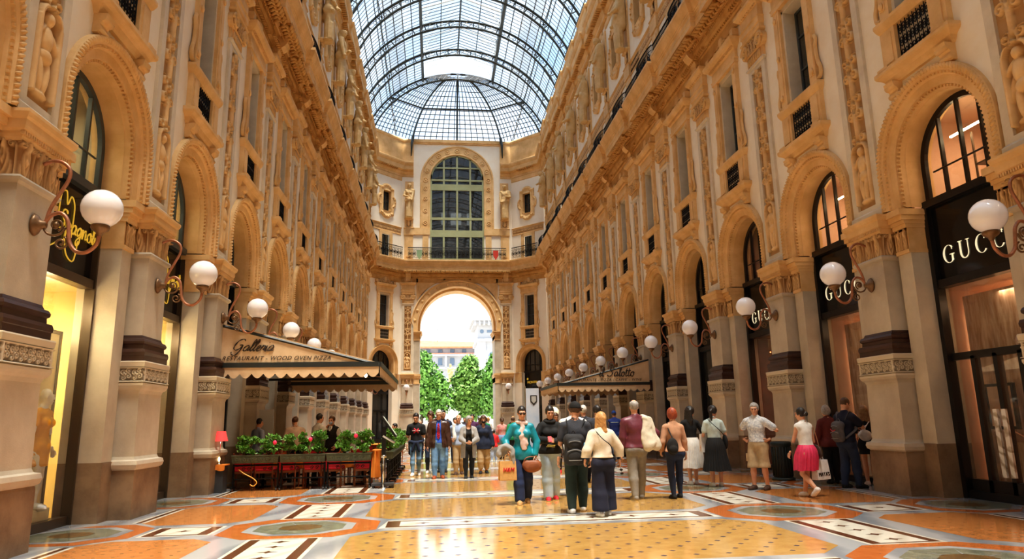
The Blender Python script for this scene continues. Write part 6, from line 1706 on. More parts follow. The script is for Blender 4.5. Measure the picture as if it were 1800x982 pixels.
def hair_mesh(b, kind, h):
    c = b.hc; q = b.s
    S = SDF(c-np.array([.2,.24,.62 if kind in ('long','pony') else .26])*1.0, c+np.array([.2,.2,.24]), h)
    hp = b.hp
    vol = {'short': .007,'bald': .007,'bob': .020,'long': .014,'pony': .010,'bun': .010,'curly': .028,'crop': .005,'puff': .022}[kind]
    S.ell(hp(0,-.014,.036), np.array([.078+vol,.098+vol,.100+vol])*q, .01, b.HM)
    if kind in ('bob','puff'): S.ell(hp(0,-.03,-.01), np.array([.088+vol*.6,.080,.095])*q, .03, b.HM)
    if kind == 'curly': S.noise(.008, 60, 1)
    # open the face
    S2 = SDF(S.lo, S.lo+S.h*(S.n-1), S.h)
    fz = .062 if kind in ('short','crop','bald') else .055
    R = b.HM
    S.D = np.maximum(S.D, -_wedge(S, hp(0,.045,fz), R, q))
    if kind in ('short','crop','bald','curly'): S.cut(hp(0,-.075,-.055), R[2]*-1+R[1]*-.2); 
    if kind == 'bald': S.ell(hp(0,.01,.085), np.array([.070,.098,.085])*q, 0, b.HM, True)
    if kind == 'long':
        for x in (-.055,-.02,.02,.055): S.cone(hp(x,-.07,.03), hp(x*1.35,-.085,-.20), .040*q, .042*q, .02); S.cone(hp(x*1.35,-.085,-.20), hp(x*.9,-.09,-.36), .040*q, .014*q, .02)
    if kind == 'pony':
        S.cone(hp(0,-.09,.03), hp(0,-.125,.0), .035*q, .035*q, .02); S.cone(hp(0,-.125,.0), hp(0,-.12,-.12), .036*q, .034*q, .01); S.cone(hp(0,-.12,-.12), hp(.01,-.105,-.24), .032*q, .010*q, .01)
    if kind == 'bun': S.ell(hp(0,-.115,-.005), np.array([.048,.042,.048])*q, .015)
    S.noise(.0015, 90, 2)
    return S
def _wedge(S, p, R, q):
    X, Y, Z = np.meshgrid(*S.ax, indexing='ij', sparse=True)
    dx, dy, dz = X-p[0], Y-p[1], Z-p[2]
    f = dx*R[1][0]+dy*R[1][1]+dz*R[1][2]; u = dx*R[2][0]+dy*R[2][1]+dz*R[2][2]; r = dx*R[0][0]+dy*R[0][1]+dz*R[0][2]
    # inside wedge (<0): in front of the ear line and below the hair line, within the face width
    return np.maximum(np.maximum(-(f+.03*q)*1.0+np.abs(r)*.55-.0, u*1.0+.10*np.maximum(0,-f)), -1e3)
NP = [0]
def person(label, loc, rz, b, top=None, bottom=None, shoes=None, hair=None, skin='skin', near=True, face=True, curl=(.55,.55), over=None, palms=(None,None), points=(None,None), hands=True, group=None, legs=True):
    h = .012 if near else .018
    pts = [b.P, b.neck, *b.sh, *b.elb, *b.wri, *b.hip, *b.knee, *b.ank]; lo = np.min(pts, 0)-.2; hi = np.max(pts, 0)+.16; hi[2] = b.hc[2]+.2; lo[2] = 0.005
    S = SDF(lo, hi, h*.92)
    b.torso(S, -.004)
    for i in range(2):
        b.arm(S, i); 
        if legs: b.leg(S, i); b.foot(S, i)
    b.head(S)
    P, F = S.mesh()
    if near and hands:
        for i in range(2):
            p, f = b.hand_mesh(i, curl[i], palms[i], points[i]); n = len(P); P = np.concatenate([P, p]); F = F + [[a+n for a in q] for q in f]
    elif hands:
        for i in range(2):
            p, f = b.hand_mesh(i, curl[i], palms[i], points[i], .006); n = len(P); P = np.concatenate([P, p]); F = F + [[a+n for a in q] for q in f]
    o = smesh('person', (P, F), skin, None); o.location = loc; o.rotation_euler = (0,0,rz); tag(o, label, 'person', group)
    if top:
        d = dict(top); mt = d.pop('mat'); nm = d.pop('name', 'shirt'); smesh(nm, top_mesh(b, h, **d), mt, o)
    if over:
        d = dict(over); mt = d.pop('mat'); nm = d.pop('name', 'jacket'); smesh(nm, top_mesh(b, h, **d), mt, o)
    if bottom:
        d = dict(bottom); mt = d.pop('mat'); kind = d.pop('kind', 'trousers')
        if kind == 'skirt': skirt_mesh(b, mt, 'skirt', o, **d)
        else: smesh(kind, pants_mesh(b, h, **d), mt, o)
    if shoes:
        for i in range(2):
            a = b.ank[i]; S = SDF(a-np.array([.12,.14,.14]), a+np.array([.12,.26,.10]), .009)
            heel, toe, up, d, hh = b.foot(S, i, .010)
            S.cone(heel-up*.012, toe-up*.010+d*.01, .030, .034, .01, (up, .42))
            lowest = 0.0
            z0 = a[2]-.042*b.H+.016
            smesh('shoe', S, [shoes[0], shoes[1]], o, (lambda zc, z0=z0: zc < z0) if a[2] < .042*b.H+.03 else None)
    if hair: smesh('hair', hair_mesh(b, hair[0], .009 if near else .013), hair[1], o)
    if face:
        for sg in (1,-1): MB().sphere(tuple(b.hp(sg*.031,.087,.010)), (.011*b.s,.011*b.s,.008*b.s), 8).build('eye', 'eye', o)
        m = MB(); m.tube([tuple(b.hp(x,.094-abs(x)*.25,-.063)) for x in (-.024,-.01,.01,.024)], .006*b.s, 6); m.build('lips', 'lip', o)
        m = MB()
        for sg in (1,-1): m.tube([tuple(b.hp(sg*x,z,zz)) for x, z, zz in ((.016,.101,.030),(.034,.097,.035),(.052,.083,.029))], .0045*b.s, 5)
        m.build('eyebrows', hair[1] if hair else 'eye', o)
    b.o = o; b.loc = np.array(loc, float); b.rz = rz
    return o
def wd(b, p): return tuple(rotz(p, b.rz)+b.loc)
def wdir(b, p): return rotz(p, b.rz)
def bagmesh(name, S, mt, b, label, cat, parts=()):
    """a bag modelled in the bearer's local space, placed in the world"""
    P, F = S.mesh() if isinstance(S, SDF) else S
    o = smesh(name, (P, F), mt, None); o.location = b.loc; o.rotation_euler = (0,0,b.rz); tag(o, label, cat); return o
def strap(b, pts, r, mt, parent, name='strap', flat=.4, n=8): 
    m = MB(); m.tube(catmull(pts, 6), r, n, 0, True, True, flat); return m.build(name, mt, parent)
def backpack(b, mt, label, w=.15, hgt=.23, dep=.09, zc=.19, side=0.0, rows=True, tilt=0.0):
    c = b.P+b.up*zc*b.H/1.72-b.fwd*(.115+dep)+b.right*side
    S = SDF(c-.4, c+.4, .012); M = np.stack([b.right, b.fwd, b.up])
    S.cone(c-b.up*hgt*.55-b.right*w*.35, c+b.up*hgt*.45-b.right*w*.28, w*.62, w*.55, .05, (b.fwd, dep/w*1.25)); S.cone(c-b.up*hgt*.55+b.right*w*.35, c+b.up*hgt*.45+b.right*w*.28, w*.62, w*.55, .05, (b.fwd, dep/w*1.25)); S.cone(c+b.up*hgt*.55-b.right*w*.5, c+b.up*hgt*.55+b.right*w*.5, dep*.75, dep*.75, .05)
    S.ell(c-b.fwd*dep*.75-b.up*hgt*.35, (w*.75, dep*.5, hgt*.42), .012, M); S.ell(c-b.fwd*dep*.7+b.up*hgt*.3, (w*.66, dep*.42, hgt*.3), .012, M)
    S.noise(.003, 22, 2)
    o = bagmesh('backpack', S, mt, b, label, 'backpack')
    V_ = np.array([v.co[:] for v in o.data.vertices])
    def bk(x, z):
        p = c+b.right*x+b.up*z; k = (np.abs(V_[:,0]-p[0]) < .03)&(np.abs(V_[:,2]-p[2]) < .03); return tuple((p[0], (V_[k,1].min() if k.any() else p[1])-.004, p[2]))
    m = MB()
    for zz, ww in ((.48,.55),(-.02,.72)): m.tube([bk(x*w, hgt*(zz-.25*x*x)) for x in np.linspace(-ww,ww,11)], .006, 5)
    m.tube([bk(x*w, -hgt*.62) for x in np.linspace(-.6,.6,9)], .005, 5); m.build('zip', 'greyknit', o)
    for sg in (1,-1):
        s0 = c+b.up*hgt*.7+b.right*sg*.07+b.fwd*dep; sh = b.sh[0 if sg > 0 else 1]-b.right*sg*.055*b.s
        pts = [s0, sh+b.up*.072-b.fwd*.06, sh+b.up*.088*b.s, sh+b.up*.02+b.fwd*.10, sh-b.up*.16+b.fwd*.118+b.right*sg*.02, sh-b.up*.26+b.fwd*.03+b.right*sg*.075, c-b.up*hgt*.6+b.right*sg*w*.8+b.fwd*dep*.5]
        strap(b, [tuple(p) for p in pts], .026, mt, o, 'shoulder_strap', .3)
    m = MB(); m.tube(catmull([tuple(c+b.up*hgt*.86+b.right*.04+b.fwd*dep*.3), tuple(c+b.up*hgt*1.08+b.fwd*dep*.3), tuple(c+b.up*hgt*.86-b.right*.04+b.fwd*dep*.3)], 5), .01, 6); m.build('grab_handle', mt, o)
    return o, c
def paperbag(b, c, w, d, hgt, mt, label, yaw=0.0, text=None, handle=True, tmat=None):
    """folded paper carrier hanging below point c (local)"""
    m = MB(); z1 = c[2]-.12; z0 = z1-hgt
    def R(p): q = rotz((p[0], p[1], 0), yaw); return (c[0]+q[0], c[1]+q[1], p[2])
    ring = lambda z, kx, ky: [R((-w*kx,-d*ky,z)), R((0,-d*ky*1.06,z)), R((w*kx,-d*ky,z)), R((w*kx*1.0,0,z)), R((w*kx,d*ky,z)), R((0,d*ky*1.06,z)), R((-w*kx,d*ky,z)), R((-w*kx*1.0,0,z))]
    rings = [ring(z0,1,1), ring(z0+.02,1.01,1.02), ring(z0+hgt*.5,1.0,.85), ring(z1,.98,.55)]
    m.loft(rings, 0, False, caps=True)
    o = m.build('paper_bag', mt, None, b.loc, b.rz); tag(o, label, 'bag')
    if handle:
        for sg in (1,-1):
            mm = MB(); mm.tube(catmull([R((-w*.4, sg*d*.5, z1-.02)), R((-w*.25, sg*d*.2, z1+.09)), R((0,0,c[2])), R((w*.25, sg*d*.2, z1+.09)), R((w*.4, sg*d*.5, z1-.02))], 5), .005, 5); mm.build('bag_handle', mt, o)
    if text:
        mm = MB(); M = Matrix.Translation(R((0, -d*.95, z0+hgt*text[2]))) @ Matrix.Rotation(yaw, 4, 'Z') @ Matrix(((1,0,0,0),(0,0,-1,0),(0,1,0,0),(0,0,0,1)))
        put_text(mm, text[0], text[1], Matrix.Translation((0,0,0)) @ M, extrude=.012, shear=text[3] if len(text) > 3 else 0); mm.build('lettering', tmat or 'ink', o)
    return o
def sunglasses(b, parent):
    m = MB()
    for sg in (1,-1):
        m.sphere(tuple(b.hp(sg*.034,.102,.008)), (.026*b.s,.010*b.s,.021*b.s), 10); m.tube([tuple(b.hp(sg*.058,.092,.012)), tuple(b.hp(sg*.083,.0,.014))], .004, 5)
    m.tube([tuple(b.hp(-.012,.106,.012)), tuple(b.hp(.012,.106,.012))], .004, 5); return m.build('sunglasses', 'eye', parent)
def spectacles(b, parent):
    m = MB()
    for sg in (1,-1):
        m.tube([tuple(b.hp(sg*(.033)+.024*math.cos(a),.106-.006*abs(math.cos(a)),.008+.018*math.sin(a))) for a in np.linspace(0,2*PI,13)], .0026, 5); m.tube([tuple(b.hp(sg*.058,.098,.012)), tuple(b.hp(sg*.083,.0,.014))], .003, 5)
    m.tube([tuple(b.hp(-.01,.108,.010)), tuple(b.hp(.01,.108,.010))], .003, 5); return m.build('glasses', 'eye', parent)
def capmesh(b, mt, parent):
    S = SDF(b.hc-.25, b.hc+.25, .009); S.ell(b.hp(0,-.012,.045), np.array([.090,.112,.108])*b.s, .0, b.HM); S.cut(b.hp(0,0,.028), -b.HM[2])
    S.cone(b.hp(-.03,.10,.042), b.hp(.03,.10,.042), .045, .045, .0, (b.HM[2], .16)); S.cone(b.hp(-.03,.145,.034), b.hp(.03,.145,.034), .04, .04, .01, (b.HM[2], .15)); S.ell(b.hp(0,-.012,.155), (.012,.012,.008), 0)
    return smesh('cap', S, mt, parent)
def front(o, nm, x, z, sg=1):
    c = [c for c in o.children if c.name.split('.')[0] == nm][0].data
    P = np.array([v.co[:] for v in c.vertices]); k = (np.abs(P[:,0]-x) < .03) & (np.abs(P[:,2]-z) < .03)
    return (P[k,1].max() if sg > 0 else P[k,1].min()) if k.any() else .15*sg
def kid(o, nm): return [c for c in o.children if c.name.split('.')[0] == nm][0]
def local_mesh(name, mt, parent, fn): m = MB(); fn(m); return m.build(name, mt, parent)
def walk(st, w=.085, lift=.0, back=.06): return ((w, st, 0), (-w, -st, lift))

C = cloth
C('teal', (0.010,0.30,0.38), .45, (0.006,0.20,0.27)); C('navy', (0.018,0.028,0.065)); C('navyjean', (0.02,0.035,0.10)); C('black', (0.012,0.012,0.013)); C('offblack', (0.03,0.03,0.033))
C('lightjean', (0.36,0.48,0.63), .9, (0.50,0.62,0.72), 4); C('jean', (0.075,0.17,0.33), .9, (0.22,0.36,0.50), 3.5); C('darkjean', (0.02,0.035,0.075), .9, (0.035,0.055,0.11), 4)
C('slate', (0.045,0.048,0.062)); C('forest', (0.028,0.05,0.046)); C('white', (0.80,0.78,0.74)); C('cream', (0.78,0.70,0.58)); C('maroon', (0.16,0.035,0.055), .45); C('greypant', (0.27,0.25,0.22))
C('beigecoat', (0.72,0.66,0.53)); C('tan', (0.56,0.31,0.19)); C('mint', (0.55,0.66,0.64)); C('khaki', (0.48,0.35,0.20)); C('pink', (0.80,0.055,0.16), .6); C('darknavy', (0.012,0.014,0.035)); C('wine', (0.15,0.025,0.02))
C('leather', (0.055,0.025,0.018), .28, (0.085,0.042,0.03)); C('blueshirt', (0.045,0.14,0.66)); C('tie', (0.62,0.02,0.05)); C('stripe', (0.02,0.03,0.10)); C('greycard', (0.36,0.35,0.34)); C('paleblue', (0.40,0.50,0.70)); C('stripetop', (0.62,0.45,0.38), .85, (0.75,0.15,0.15), 12)
C('denim', (0.22,0.29,0.46)); C('green', (0.01,0.27,0.10)); C('red', (0.68,0.03,0.04)); C('purple', (0.10,0.03,0.10)); C('bluevest', (0.02,0.045,0.22)); C('bluecap', (0.015,0.06,0.26)); C('brownbag', (0.28,0.095,0.04), .45); C('darkbag', (0.07,0.042,0.03), .5)
C('kraft', (0.60,0.34,0.12), .8); C('scarf', (0.74,0.55,0.50)); C('greyknit', (0.33,0.32,0.31)); C('brownshoe', (0.36,0.085,0.03), .35); C('boot', (0.08,0.04,0.025)); C('whiteshoe', (0.84,0.82,0.80), .5); C('sole', (0.70,0.62,0.5), .7); C('darksole', (0.03,0.025,0.02)); C('redshoe', (0.72,0.03,0.05), .5); C('gum', (0.55,0.33,0.14))
C('h_black', (0.013,0.010,0.009), .45, (0.03,0.022,0.018), 30); C('h_brown', (0.07,0.032,0.016), .5, (0.12,0.06,0.03), 30); C('h_blonde', (0.62,0.36,0.14), .5, (0.36,0.17,0.06), 22); C('h_dblonde', (0.32,0.19,0.09), .5, (0.2,0.1,0.05), 22); C('h_grey', (0.42,0.40,0.38), .6, (0.25,0.24,0.23), 25); C('h_white', (0.66,0.63,0.58), .6, (0.45,0.42,0.38), 25); C('h_red', (0.38,0.085,0.03), .5, (0.2,0.04,0.02), 22)
C('plasticbag', (0.82,0.82,0.82), .4); C('phone', (0.62,0.04,0.05), .3); C('bottle', (0.10,0.42,0.66), .15); C('patterned', (0.82,0.82,0.80), .85, (0.35,0.40,0.48), 26); C('greyred', (0.13,0.12,0.125)); C('peachw', (0.78,0.62,0.52))
WS = ('whiteshoe','sole')

# 1 woman in teal, walking toward the camera
b = Body(1.72, 'f', 1.0, .02, ((.06,.16,.0),(-.10,-.12,.03)), hands=((.27,.20,.96),(-.25,.10,.86)), head=(.0,-.18), elbow=((.7,-.6,-.5),(-1,-.3,-.2)))
loc = (-.20,13.20,0)
o = person('woman in shiny teal blouse and sunglasses with pink scarf', loc, PI, b, dict(mat='teal', t=.024, sleeve=1.9, loose=.012, hem=.455, amp=.006), dict(mat='navyjean', flare=.03, wide=.022, upto=1.95), ('gum','sole'), ('short','h_black'), points=((.0,.5,-.6),(.1,.2,-1)), curl=(.9,.35))
sunglasses(b, o)
S = SDF(b.neck-.5, b.neck+.3, .011)
for a in np.linspace(0, 2*PI, 12): p = b.neck+b.up*.0+np.array([.085*math.cos(a), .075*math.sin(a)+.015, .012*math.sin(a*2)]); S.ell(p, (.040,.034,.032), .02)
f0 = b.neck+np.array([0,.10,-.02])
S.cone(f0, f0+np.array([.03,.05,-.22]), .035, .045, .03, ((0,1,0), .5)); S.cone(f0+np.array([.03,.05,-.22]), f0+np.array([-.02,.045,-.46]), .045, .055, .02, ((0,1,0), .4)); S.cone(f0, f0+np.array([-.05,.05,-.36]), .03, .05, .02, ((0,1,0), .4)); S.noise(.005, 40, 1)
smesh('scarf', S, 'scarf', o)
w = b.wri[0]; paperbag(b, (w[0]+.02, w[1]+.06, w[2]-.06), .155, .075, .34, 'kraft', 'brown paper shopping bag in the hand of the woman in teal', .15+PI, ('H&M', .10, .55, .25), tmat='red')
S = SDF(w-.4, w+.4, .012); c = w+np.array([.02,.03,-.02])
for a in np.linspace(-.2, PI+.2, 9): S.ell(c+np.array([.12*math.cos(a)+.03, 0, .12*math.sin(a)-.02]), (.055,.07,.055), .03)
S.ell(c+np.array([.03,-.03,.02]), (.13,.04,.11), .03); S.cone(c+np.array([-.10,.02,-.02]), c+np.array([-.11,.03,-.2]), .05, .04, .03); S.noise(.007, 30, 2); bagmesh('folded_sweater', S, 'greyknit', b, 'grey knitted sweater hung over the arm above the paper bag', 'sweater')
w = b.wri[1]; c = w+np.array([.07,.07,-.12]); S = SDF(c-.3, c+.3, .011); S.ell(c-np.array([0,0,.05]), (.185,.075,.115), .04); S.ell(c+np.array([0,0,-.10]), (.13,.07,.08), .05)
S.ell(c+np.array([0,0,.10]), (.16,.2,.065), 0, None, True); S.noise(.005, 24, 1)
bg = bagmesh('handbag', S, 'brownbag', b, 'brown leather hobo handbag hanging in front of the woman in teal', 'handbag'); strap(b, [tuple(c+np.array([-.16,0,-.02])), tuple(c+np.array([-.07,.0,.10])), tuple(w+np.array([-.02,.03,-.02])), tuple(c+np.array([.10,0,.09])), tuple(c+np.array([.17,0,-.02]))], .016, 'brownbag', bg)
# 2 young woman with phone
b = Body(1.72, 'f', 1.0, .03, ((.05,.10,0),(-.10,-.10,0)), hands=((.10,.27,1.12),(-.08,.28,1.10)), head=(.05,-.22), elbow=((1,-.4,-.6),(-1,-.4,-.6)))
o = person('young woman in black hooded top and pale jeans looking at phone', (.40,13.62,0), PI, b, dict(mat='black', t=.030, sleeve=1.95, loose=.018, hem=.50, neck=.06, amp=.006, name='hoodie'), dict(mat='lightjean', flare=.025, wide=.028, upto=1.97), ('redshoe','sole'), ('bun','h_black'), points=((-.5,.6,.1),(.5,.6,.1)), curl=(.9,.9))
S = SDF(b.neck-.25, b.neck+.25, .011)
for a in np.linspace(0, 2*PI, 14): S.ell(b.neck+np.array([.085*math.cos(a), .08*math.sin(a)+.01, .015-.02*math.sin(a)]), (.042,.040,.036), .02)
smesh('hood', S, 'black', o)
local_mesh('print', 'goldletter', kid(o,'hoodie'), lambda m: [m.tube([(x,front(o,'hoodie',x,z)+.004,z) for x in np.linspace(-.07,.07,6)], .009, 4, 0, True, True, .5) for z in (1.0,1.03)] )
c = (b.wri[0]+b.wri[1])/2+np.array([0.02,.075,.035]); m = MB(); m.M = Matrix.Translation(tuple(c)) @ Matrix.Rotation(-.7, 4, 'X'); m.box(-.036,.036,-.075,.075,-.005,.005); m.M = None
tag(m.build('phone', 'phone', None, b.loc, b.rz), 'red mobile phone held by the young woman in black', 'phone')
# 3 man with backpack, back view
b = Body(1.74, 'm', 1.05, .03, ((.13,.16,0),(-.09,-.12,0)), hands=((.27,.06,.82),(-.27,.10,.84)), head=(-.75,-.05))
o = person('man in black cap and dark tee with black backpack seen from behind', (.52,11.66,0), -.06, b, dict(mat='slate', t=.018, sleeve=.68, loose=.014, hem=.47), dict(mat='forest', wide=.022, upto=1.93), WS, ('short','h_brown'))
capmesh(b, 'black', o); sunglasses(b, o)
bp, c = backpack(b, 'offblack', 'large black backpack on the man in the black cap', .18, .28, .115, .13, -.06)
m = MB(); p = c+b.right*.18+b.fwd*.05; m.lathe([(.005,-.09),(.033,-.09),(.034,.02),(.030,.05),(.015,.075),(.015,.10),(.002,.10)], 12, tuple(p)); o2 = m.build('water_bottle', 'bottle', None, b.loc, b.rz); tag(o2, 'blue water bottle in the side pocket of the black backpack', 'bottle')
# 4 blonde woman, back view
b = Body(1.56, 'f', 1.02, .03, ((.10,.06,0),(-.07,-.10,.0)), hands=((.34,.12,.82),(-.24,.12,.84)), head=(-.5,.08), elbow=((.9,-.5,0),None))
o = person('blonde woman in white blouse and wide navy trousers seen from behind', (.84,11.12,0), .05, b, dict(mat='cream', t=.032, sleeve=1.72, loose=.026, hem=.575, neck=.07, amp=.006, name='blouse'), dict(mat='darknavy', flare=.05, wide=.042, upto=1.83, rise=.17), WS, ('long','h_blonde'), curl=(.9,.6))
c = b.P+np.array([.20,.08,.06]); S = SDF(c-.2, c+.2, .01); S.ell(c, (.035,.09,.075), .02); bg = bagmesh('handbag', S, 'black', b, 'small black handbag at the hip of the blonde woman', 'handbag')
strap(b, [tuple(c+np.array([0,0,.06])), tuple(b.chest+np.array([.10,-.155,-.06])), tuple(b.chest+np.array([-.04,-.165,.06])), tuple(b.sh[1]+np.array([.02,-.02,.095]))], .009, 'black', bg)
w = b.wri[0]; m = MB(); m.sphere(tuple(w+np.array([.03,.03,-.13])), (.03,.012,.02), 8); m.sphere(tuple(w+np.array([.04,.03,-.19])), (.03,.012,.02), 8); m.tube([tuple(w+np.array([.02,.05,-.08])), tuple(w+np.array([.035,.03,-.16]))], .004, 5)
tag(m.build('sunglasses', 'eye', None, b.loc, b.rz), 'dark sunglasses dangling from the hand of the blonde woman', 'sunglasses')
# 5 man in maroon shirt with jacket over shoulder
b = Body(1.80, 'm', 1.06, .0, ((.10,.10,0),(-.09,-.14,.0)), hands=((.20,.14,1.22),(-.27,.03,.86)), head=(-.1,.0), elbow=((1,-.2,-1),None))
o = person('balding man in maroon shirt and grey trousers carrying jacket', (2.02,13.22,0), 0.0, b, dict(mat='maroon', t=.022, sleeve=1.97, loose=.014, hem=.53, neck=.055, amp=.006), dict(mat='greypant', wide=.015, upto=1.96), ('greypant','whiteshoe'), ('bald','h_grey'), face=False)
c = b.sh[0]; S = SDF(c-np.array([.35,.3,.72]), c+np.array([.4,.3,.2]), .013); S.cone(c+np.array([-.02,.06,.07]), c+np.array([-.01,-.09,.05]), .06, .06, .02); S.cone(c+np.array([-.02,-.10,.04]), c+np.array([.0,-.15,-.42]), .07, .14, .04, ((0,1,0), .45)); S.cone(c+np.array([.05,-.06,.03]), c+np.array([.17,-.10,-.48]), .07, .10, .04, ((0,1,0), .5)); S.cone(c+np.array([.05,.08,.03]), c+np.array([.12,.13,-.3]), .06, .08, .04, ((0,1,0), .5))
S.noise(.012, 13, 2); S.noise(.004, 34, 1); S.cut(c+np.array([0,0,-.56]), (-.25,.1,-1)); bagmesh('jacket', S, 'beigecoat', b, 'cream jacket slung over the shoulder of the man in maroon', 'jacket')
# 6 red haired woman with small black backpack
b = Body(1.63, 'f', 1.02, .0, ((.09,.06,0),(-.09,-.10,0)), hands=((.25,.06,.80),(-.22,.12,.86)), head=(0,-.1))
o = person('woman with short red hair and tan sweater seen from behind', (2.78,13.22,0), 0, b, dict(mat='tan', t=.018, sleeve=1.95, loose=.012, hem=.53, neck=.06, name='sweater'), dict(mat='navy', t=.008, upto=1.95), ('black','darksole'), ('puff','h_red'), face=False)
c = b.P+np.array([-.10,-.20,.12]); S = SDF(c-.3, c+.3, .011); S.ell(c, (.115,.065,.165), .03); S.ell(c-np.array([0,.05,.05]), (.085,.04,.08), .012); bg = bagmesh('backpack', S, 'black', b, 'small black backpack hung on one shoulder of the red haired woman', 'backpack')
strap(b, [tuple(c+np.array([.02,.02,.15])), tuple(b.sh[1]+np.array([.045,-.085,-.05])), tuple(b.sh[1]+np.array([.045,-.02,.085])), tuple(b.sh[1]+np.array([.04,.08,.0]))], .017, 'black', bg)
# 7 woman in white skirt
b = Body(1.70, 'f', .95, .0, ((.10,.02,0),(-.06,-.08,0)), hands=((.20,.14,1.02),(-.2,.1,.86)), head=(-.9,.0), elbow=((.8,-.6,-.4),None))
o = person('woman with long dark hair in black top and long white skirt', (4.06,15.78,0), -.05, b, dict(mat='black', t=.014, sleeve=.9, loose=.01, hem=.57, name='top'), dict(kind='skirt', mat='white', hem=.22, rad=.25, rise=.17, pleats=26), ('whiteshoe','sole'), ('long','h_black'))
# 8 woman in black skirt with white bag
b = Body(1.70, 'f', 1.0, .0, ((.13,.0,0),(-.07,-.06,0)), hands=((.22,.18,1.0),(-.25,.10,.80)), head=(-.7,.0))
o = person('woman with dark ponytail in pale tee and long black skirt', (4.38,15.22,0), -.1, b, dict(mat='mint', t=.018, sleeve=.6, loose=.012, hem=.56, name='tee'), dict(kind='skirt', mat='black', hem=.20, rad=.30, rise=.17, pleats=28), WS, ('pony','h_black'))
paperbag(b, (b.wri[1][0]+.09, b.wri[1][1]+.02, b.wri[1][2]+.40), .11, .06, .40, 'white', 'white shopping bag carried by the woman in the black skirt', .3)
c = b.P+np.array([.24,.0,-.03]); S = SDF(c-.4, c+.4, .012); S.ell(c+np.array([0,0,.1]), (.05,.12,.17), .03); S.noise(.005,20,1); bg = bagmesh('shoulder_bag', S, 'black', b, 'soft black shoulder bag on the woman in the black skirt', 'bag')
strap(b, [tuple(c+np.array([-.02,-.04,.24])), tuple(b.chest+np.array([.08,-.145,-.02])), tuple(b.chest+np.array([-.05,-.15,.10])), tuple(b.sh[1]+np.array([.04,-.03,.085]))], .012, 'black', bg)
# 9 man in shorts
b = Body(1.73, 'm', 1.03, .02, ((.12,.05,0),(-.12,-.06,0)), hands=((.30,-.04,1.02),(-.24,-.02,1.02)), head=(.35,-.2), elbow=((.9,-.8,0),(-1,-.6,0)))
o = person('grey haired man in patterned short sleeved shirt and khaki shorts', (4.98,14.28,0), PI*.72, b, dict(mat='patterned', t=.024, sleeve=.65, loose=.02, hem=.56, neck=.06), dict(kind='shorts', mat='khaki', wide=.038, upto=1.02, t=.018), ('boot','darksole'), ('crop','h_grey'), points=((-.6,.5,-.3),(.6,.3,-.4)), curl=(.9,.9))
local_mesh('belt', 'black', o, lambda m: m.loft([[(b.waist[0]+.172*math.cos(a), b.waist[1]-.005+.14*math.sin(a), z) for a in np.linspace(0,2*PI,25)[:-1]] for z in (b.P[2]+.085, b.P[2]+.12)], 0, True, caps=False))
local_mesh('cargo_pocket', 'khaki', kid(o,'shorts'), lambda m: m.box(b.knee[0][0]+.085,b.knee[0][0]+.12,b.knee[0][1]-.08,b.knee[0][1]+.05,b.knee[0][2]+.10,b.knee[0][2]+.26))
# 10 woman in pink skirt walking away
b = Body(1.62, 'f', .98, .06, ((.05,.10,0),(-.05,-.30,.10)), hands=((.24,-.06,.62),(-.21,.12,.80)), head=(.35,-.1))
o = person('woman in white sleeveless top and bright pink skirt walking away', (5.16,12.78,0), .25, b, dict(mat='white', t=.020, sleeve=0, hem=.56, neck=.07, name='top'), dict(kind='skirt', mat='pink', hem=.30, rad=.215, rise=.14, pleats=18, amp=.012), WS, ('bun','h_black'), face=False)
local_mesh('hair_clip', 'white', o, lambda m: m.tube([tuple(b.hp(.04*math.cos(a), -.105-.02*math.sin(a), -.005+.03*math.sin(a))) for a in np.linspace(0,2*PI,10)], .012, 6))
c = b.P+np.array([.24,.03,.02]); S = SDF(c-.35, c+.35, .011); S.ell(c, (.045,.15,.12), .03); S.ell(c-np.array([0,0,.06]), (.05,.17,.09), .03); bg = bagmesh('shoulder_bag', S, 'darkbag', b, 'dark brown shoulder bag of the woman in the pink skirt', 'bag')
strap(b, [tuple(c+np.array([0,.10,.08])), tuple(b.sh[0]+np.array([-.01,.06,.02])), tuple(b.sh[0]+np.array([-.03,0,.08])), tuple(b.sh[0]+np.array([.01,-.08,-.02])), tuple(c+np.array([0,-.10,.08]))], .011, 'tan', bg)
w = b.wri[0]; paperbag(b, (w[0]+.10, w[1]-.0, w[2]+.02), .19, .07, .36, 'plasticbag', 'white plastic carrier bag with black letters beside the pink skirt', .2, ("MATA'S", .10, .26))
# 11 man in navy polo with grey backpack
b = Body(1.80, 'm', 1.05, .02, ((.10,.08,0),(-.10,-.10,0)), hands=((.06,.27,1.44),(-.02,.30,1.24)), head=(.05,-.45), elbow=((.5,.3,-1),(-.6,.2,-1)))
o = person('man in navy polo and dark jeans looking down with hand at mouth', (6.84,14.0,0), -PI*.42, b, dict(mat='darknavy', t=.022, sleeve=.6, loose=.02, hem=.52, neck=.055, name='polo_shirt'), dict(mat='darkjean', wide=.016, upto=1.97), ('black','darksole'), ('crop','h_brown'))
for i in (0,1): local_mesh('sleeve_stripe', 'white', kid(o,'polo_shirt'), lambda m: m.tube([tuple(b.sh[i]+np.array([0,0,.078])), tuple(b.sh[i]*.6+b.elb[i]*.4+rotz((.045*(1-2*i),0,.035),0))], .012, 4))
bp, c = backpack(b, 'greyred', 'grey backpack with red trim on the man in the navy polo', .15, .24, .10, .22)
local_mesh('red_trim', 'redshoe', bp, lambda m: m.tube([tuple(c+b.right*x-b.fwd*.125+b.up*z) for x, z in ((-.09,.05),(-.03,.0),(.04,.03))], .008, 5))
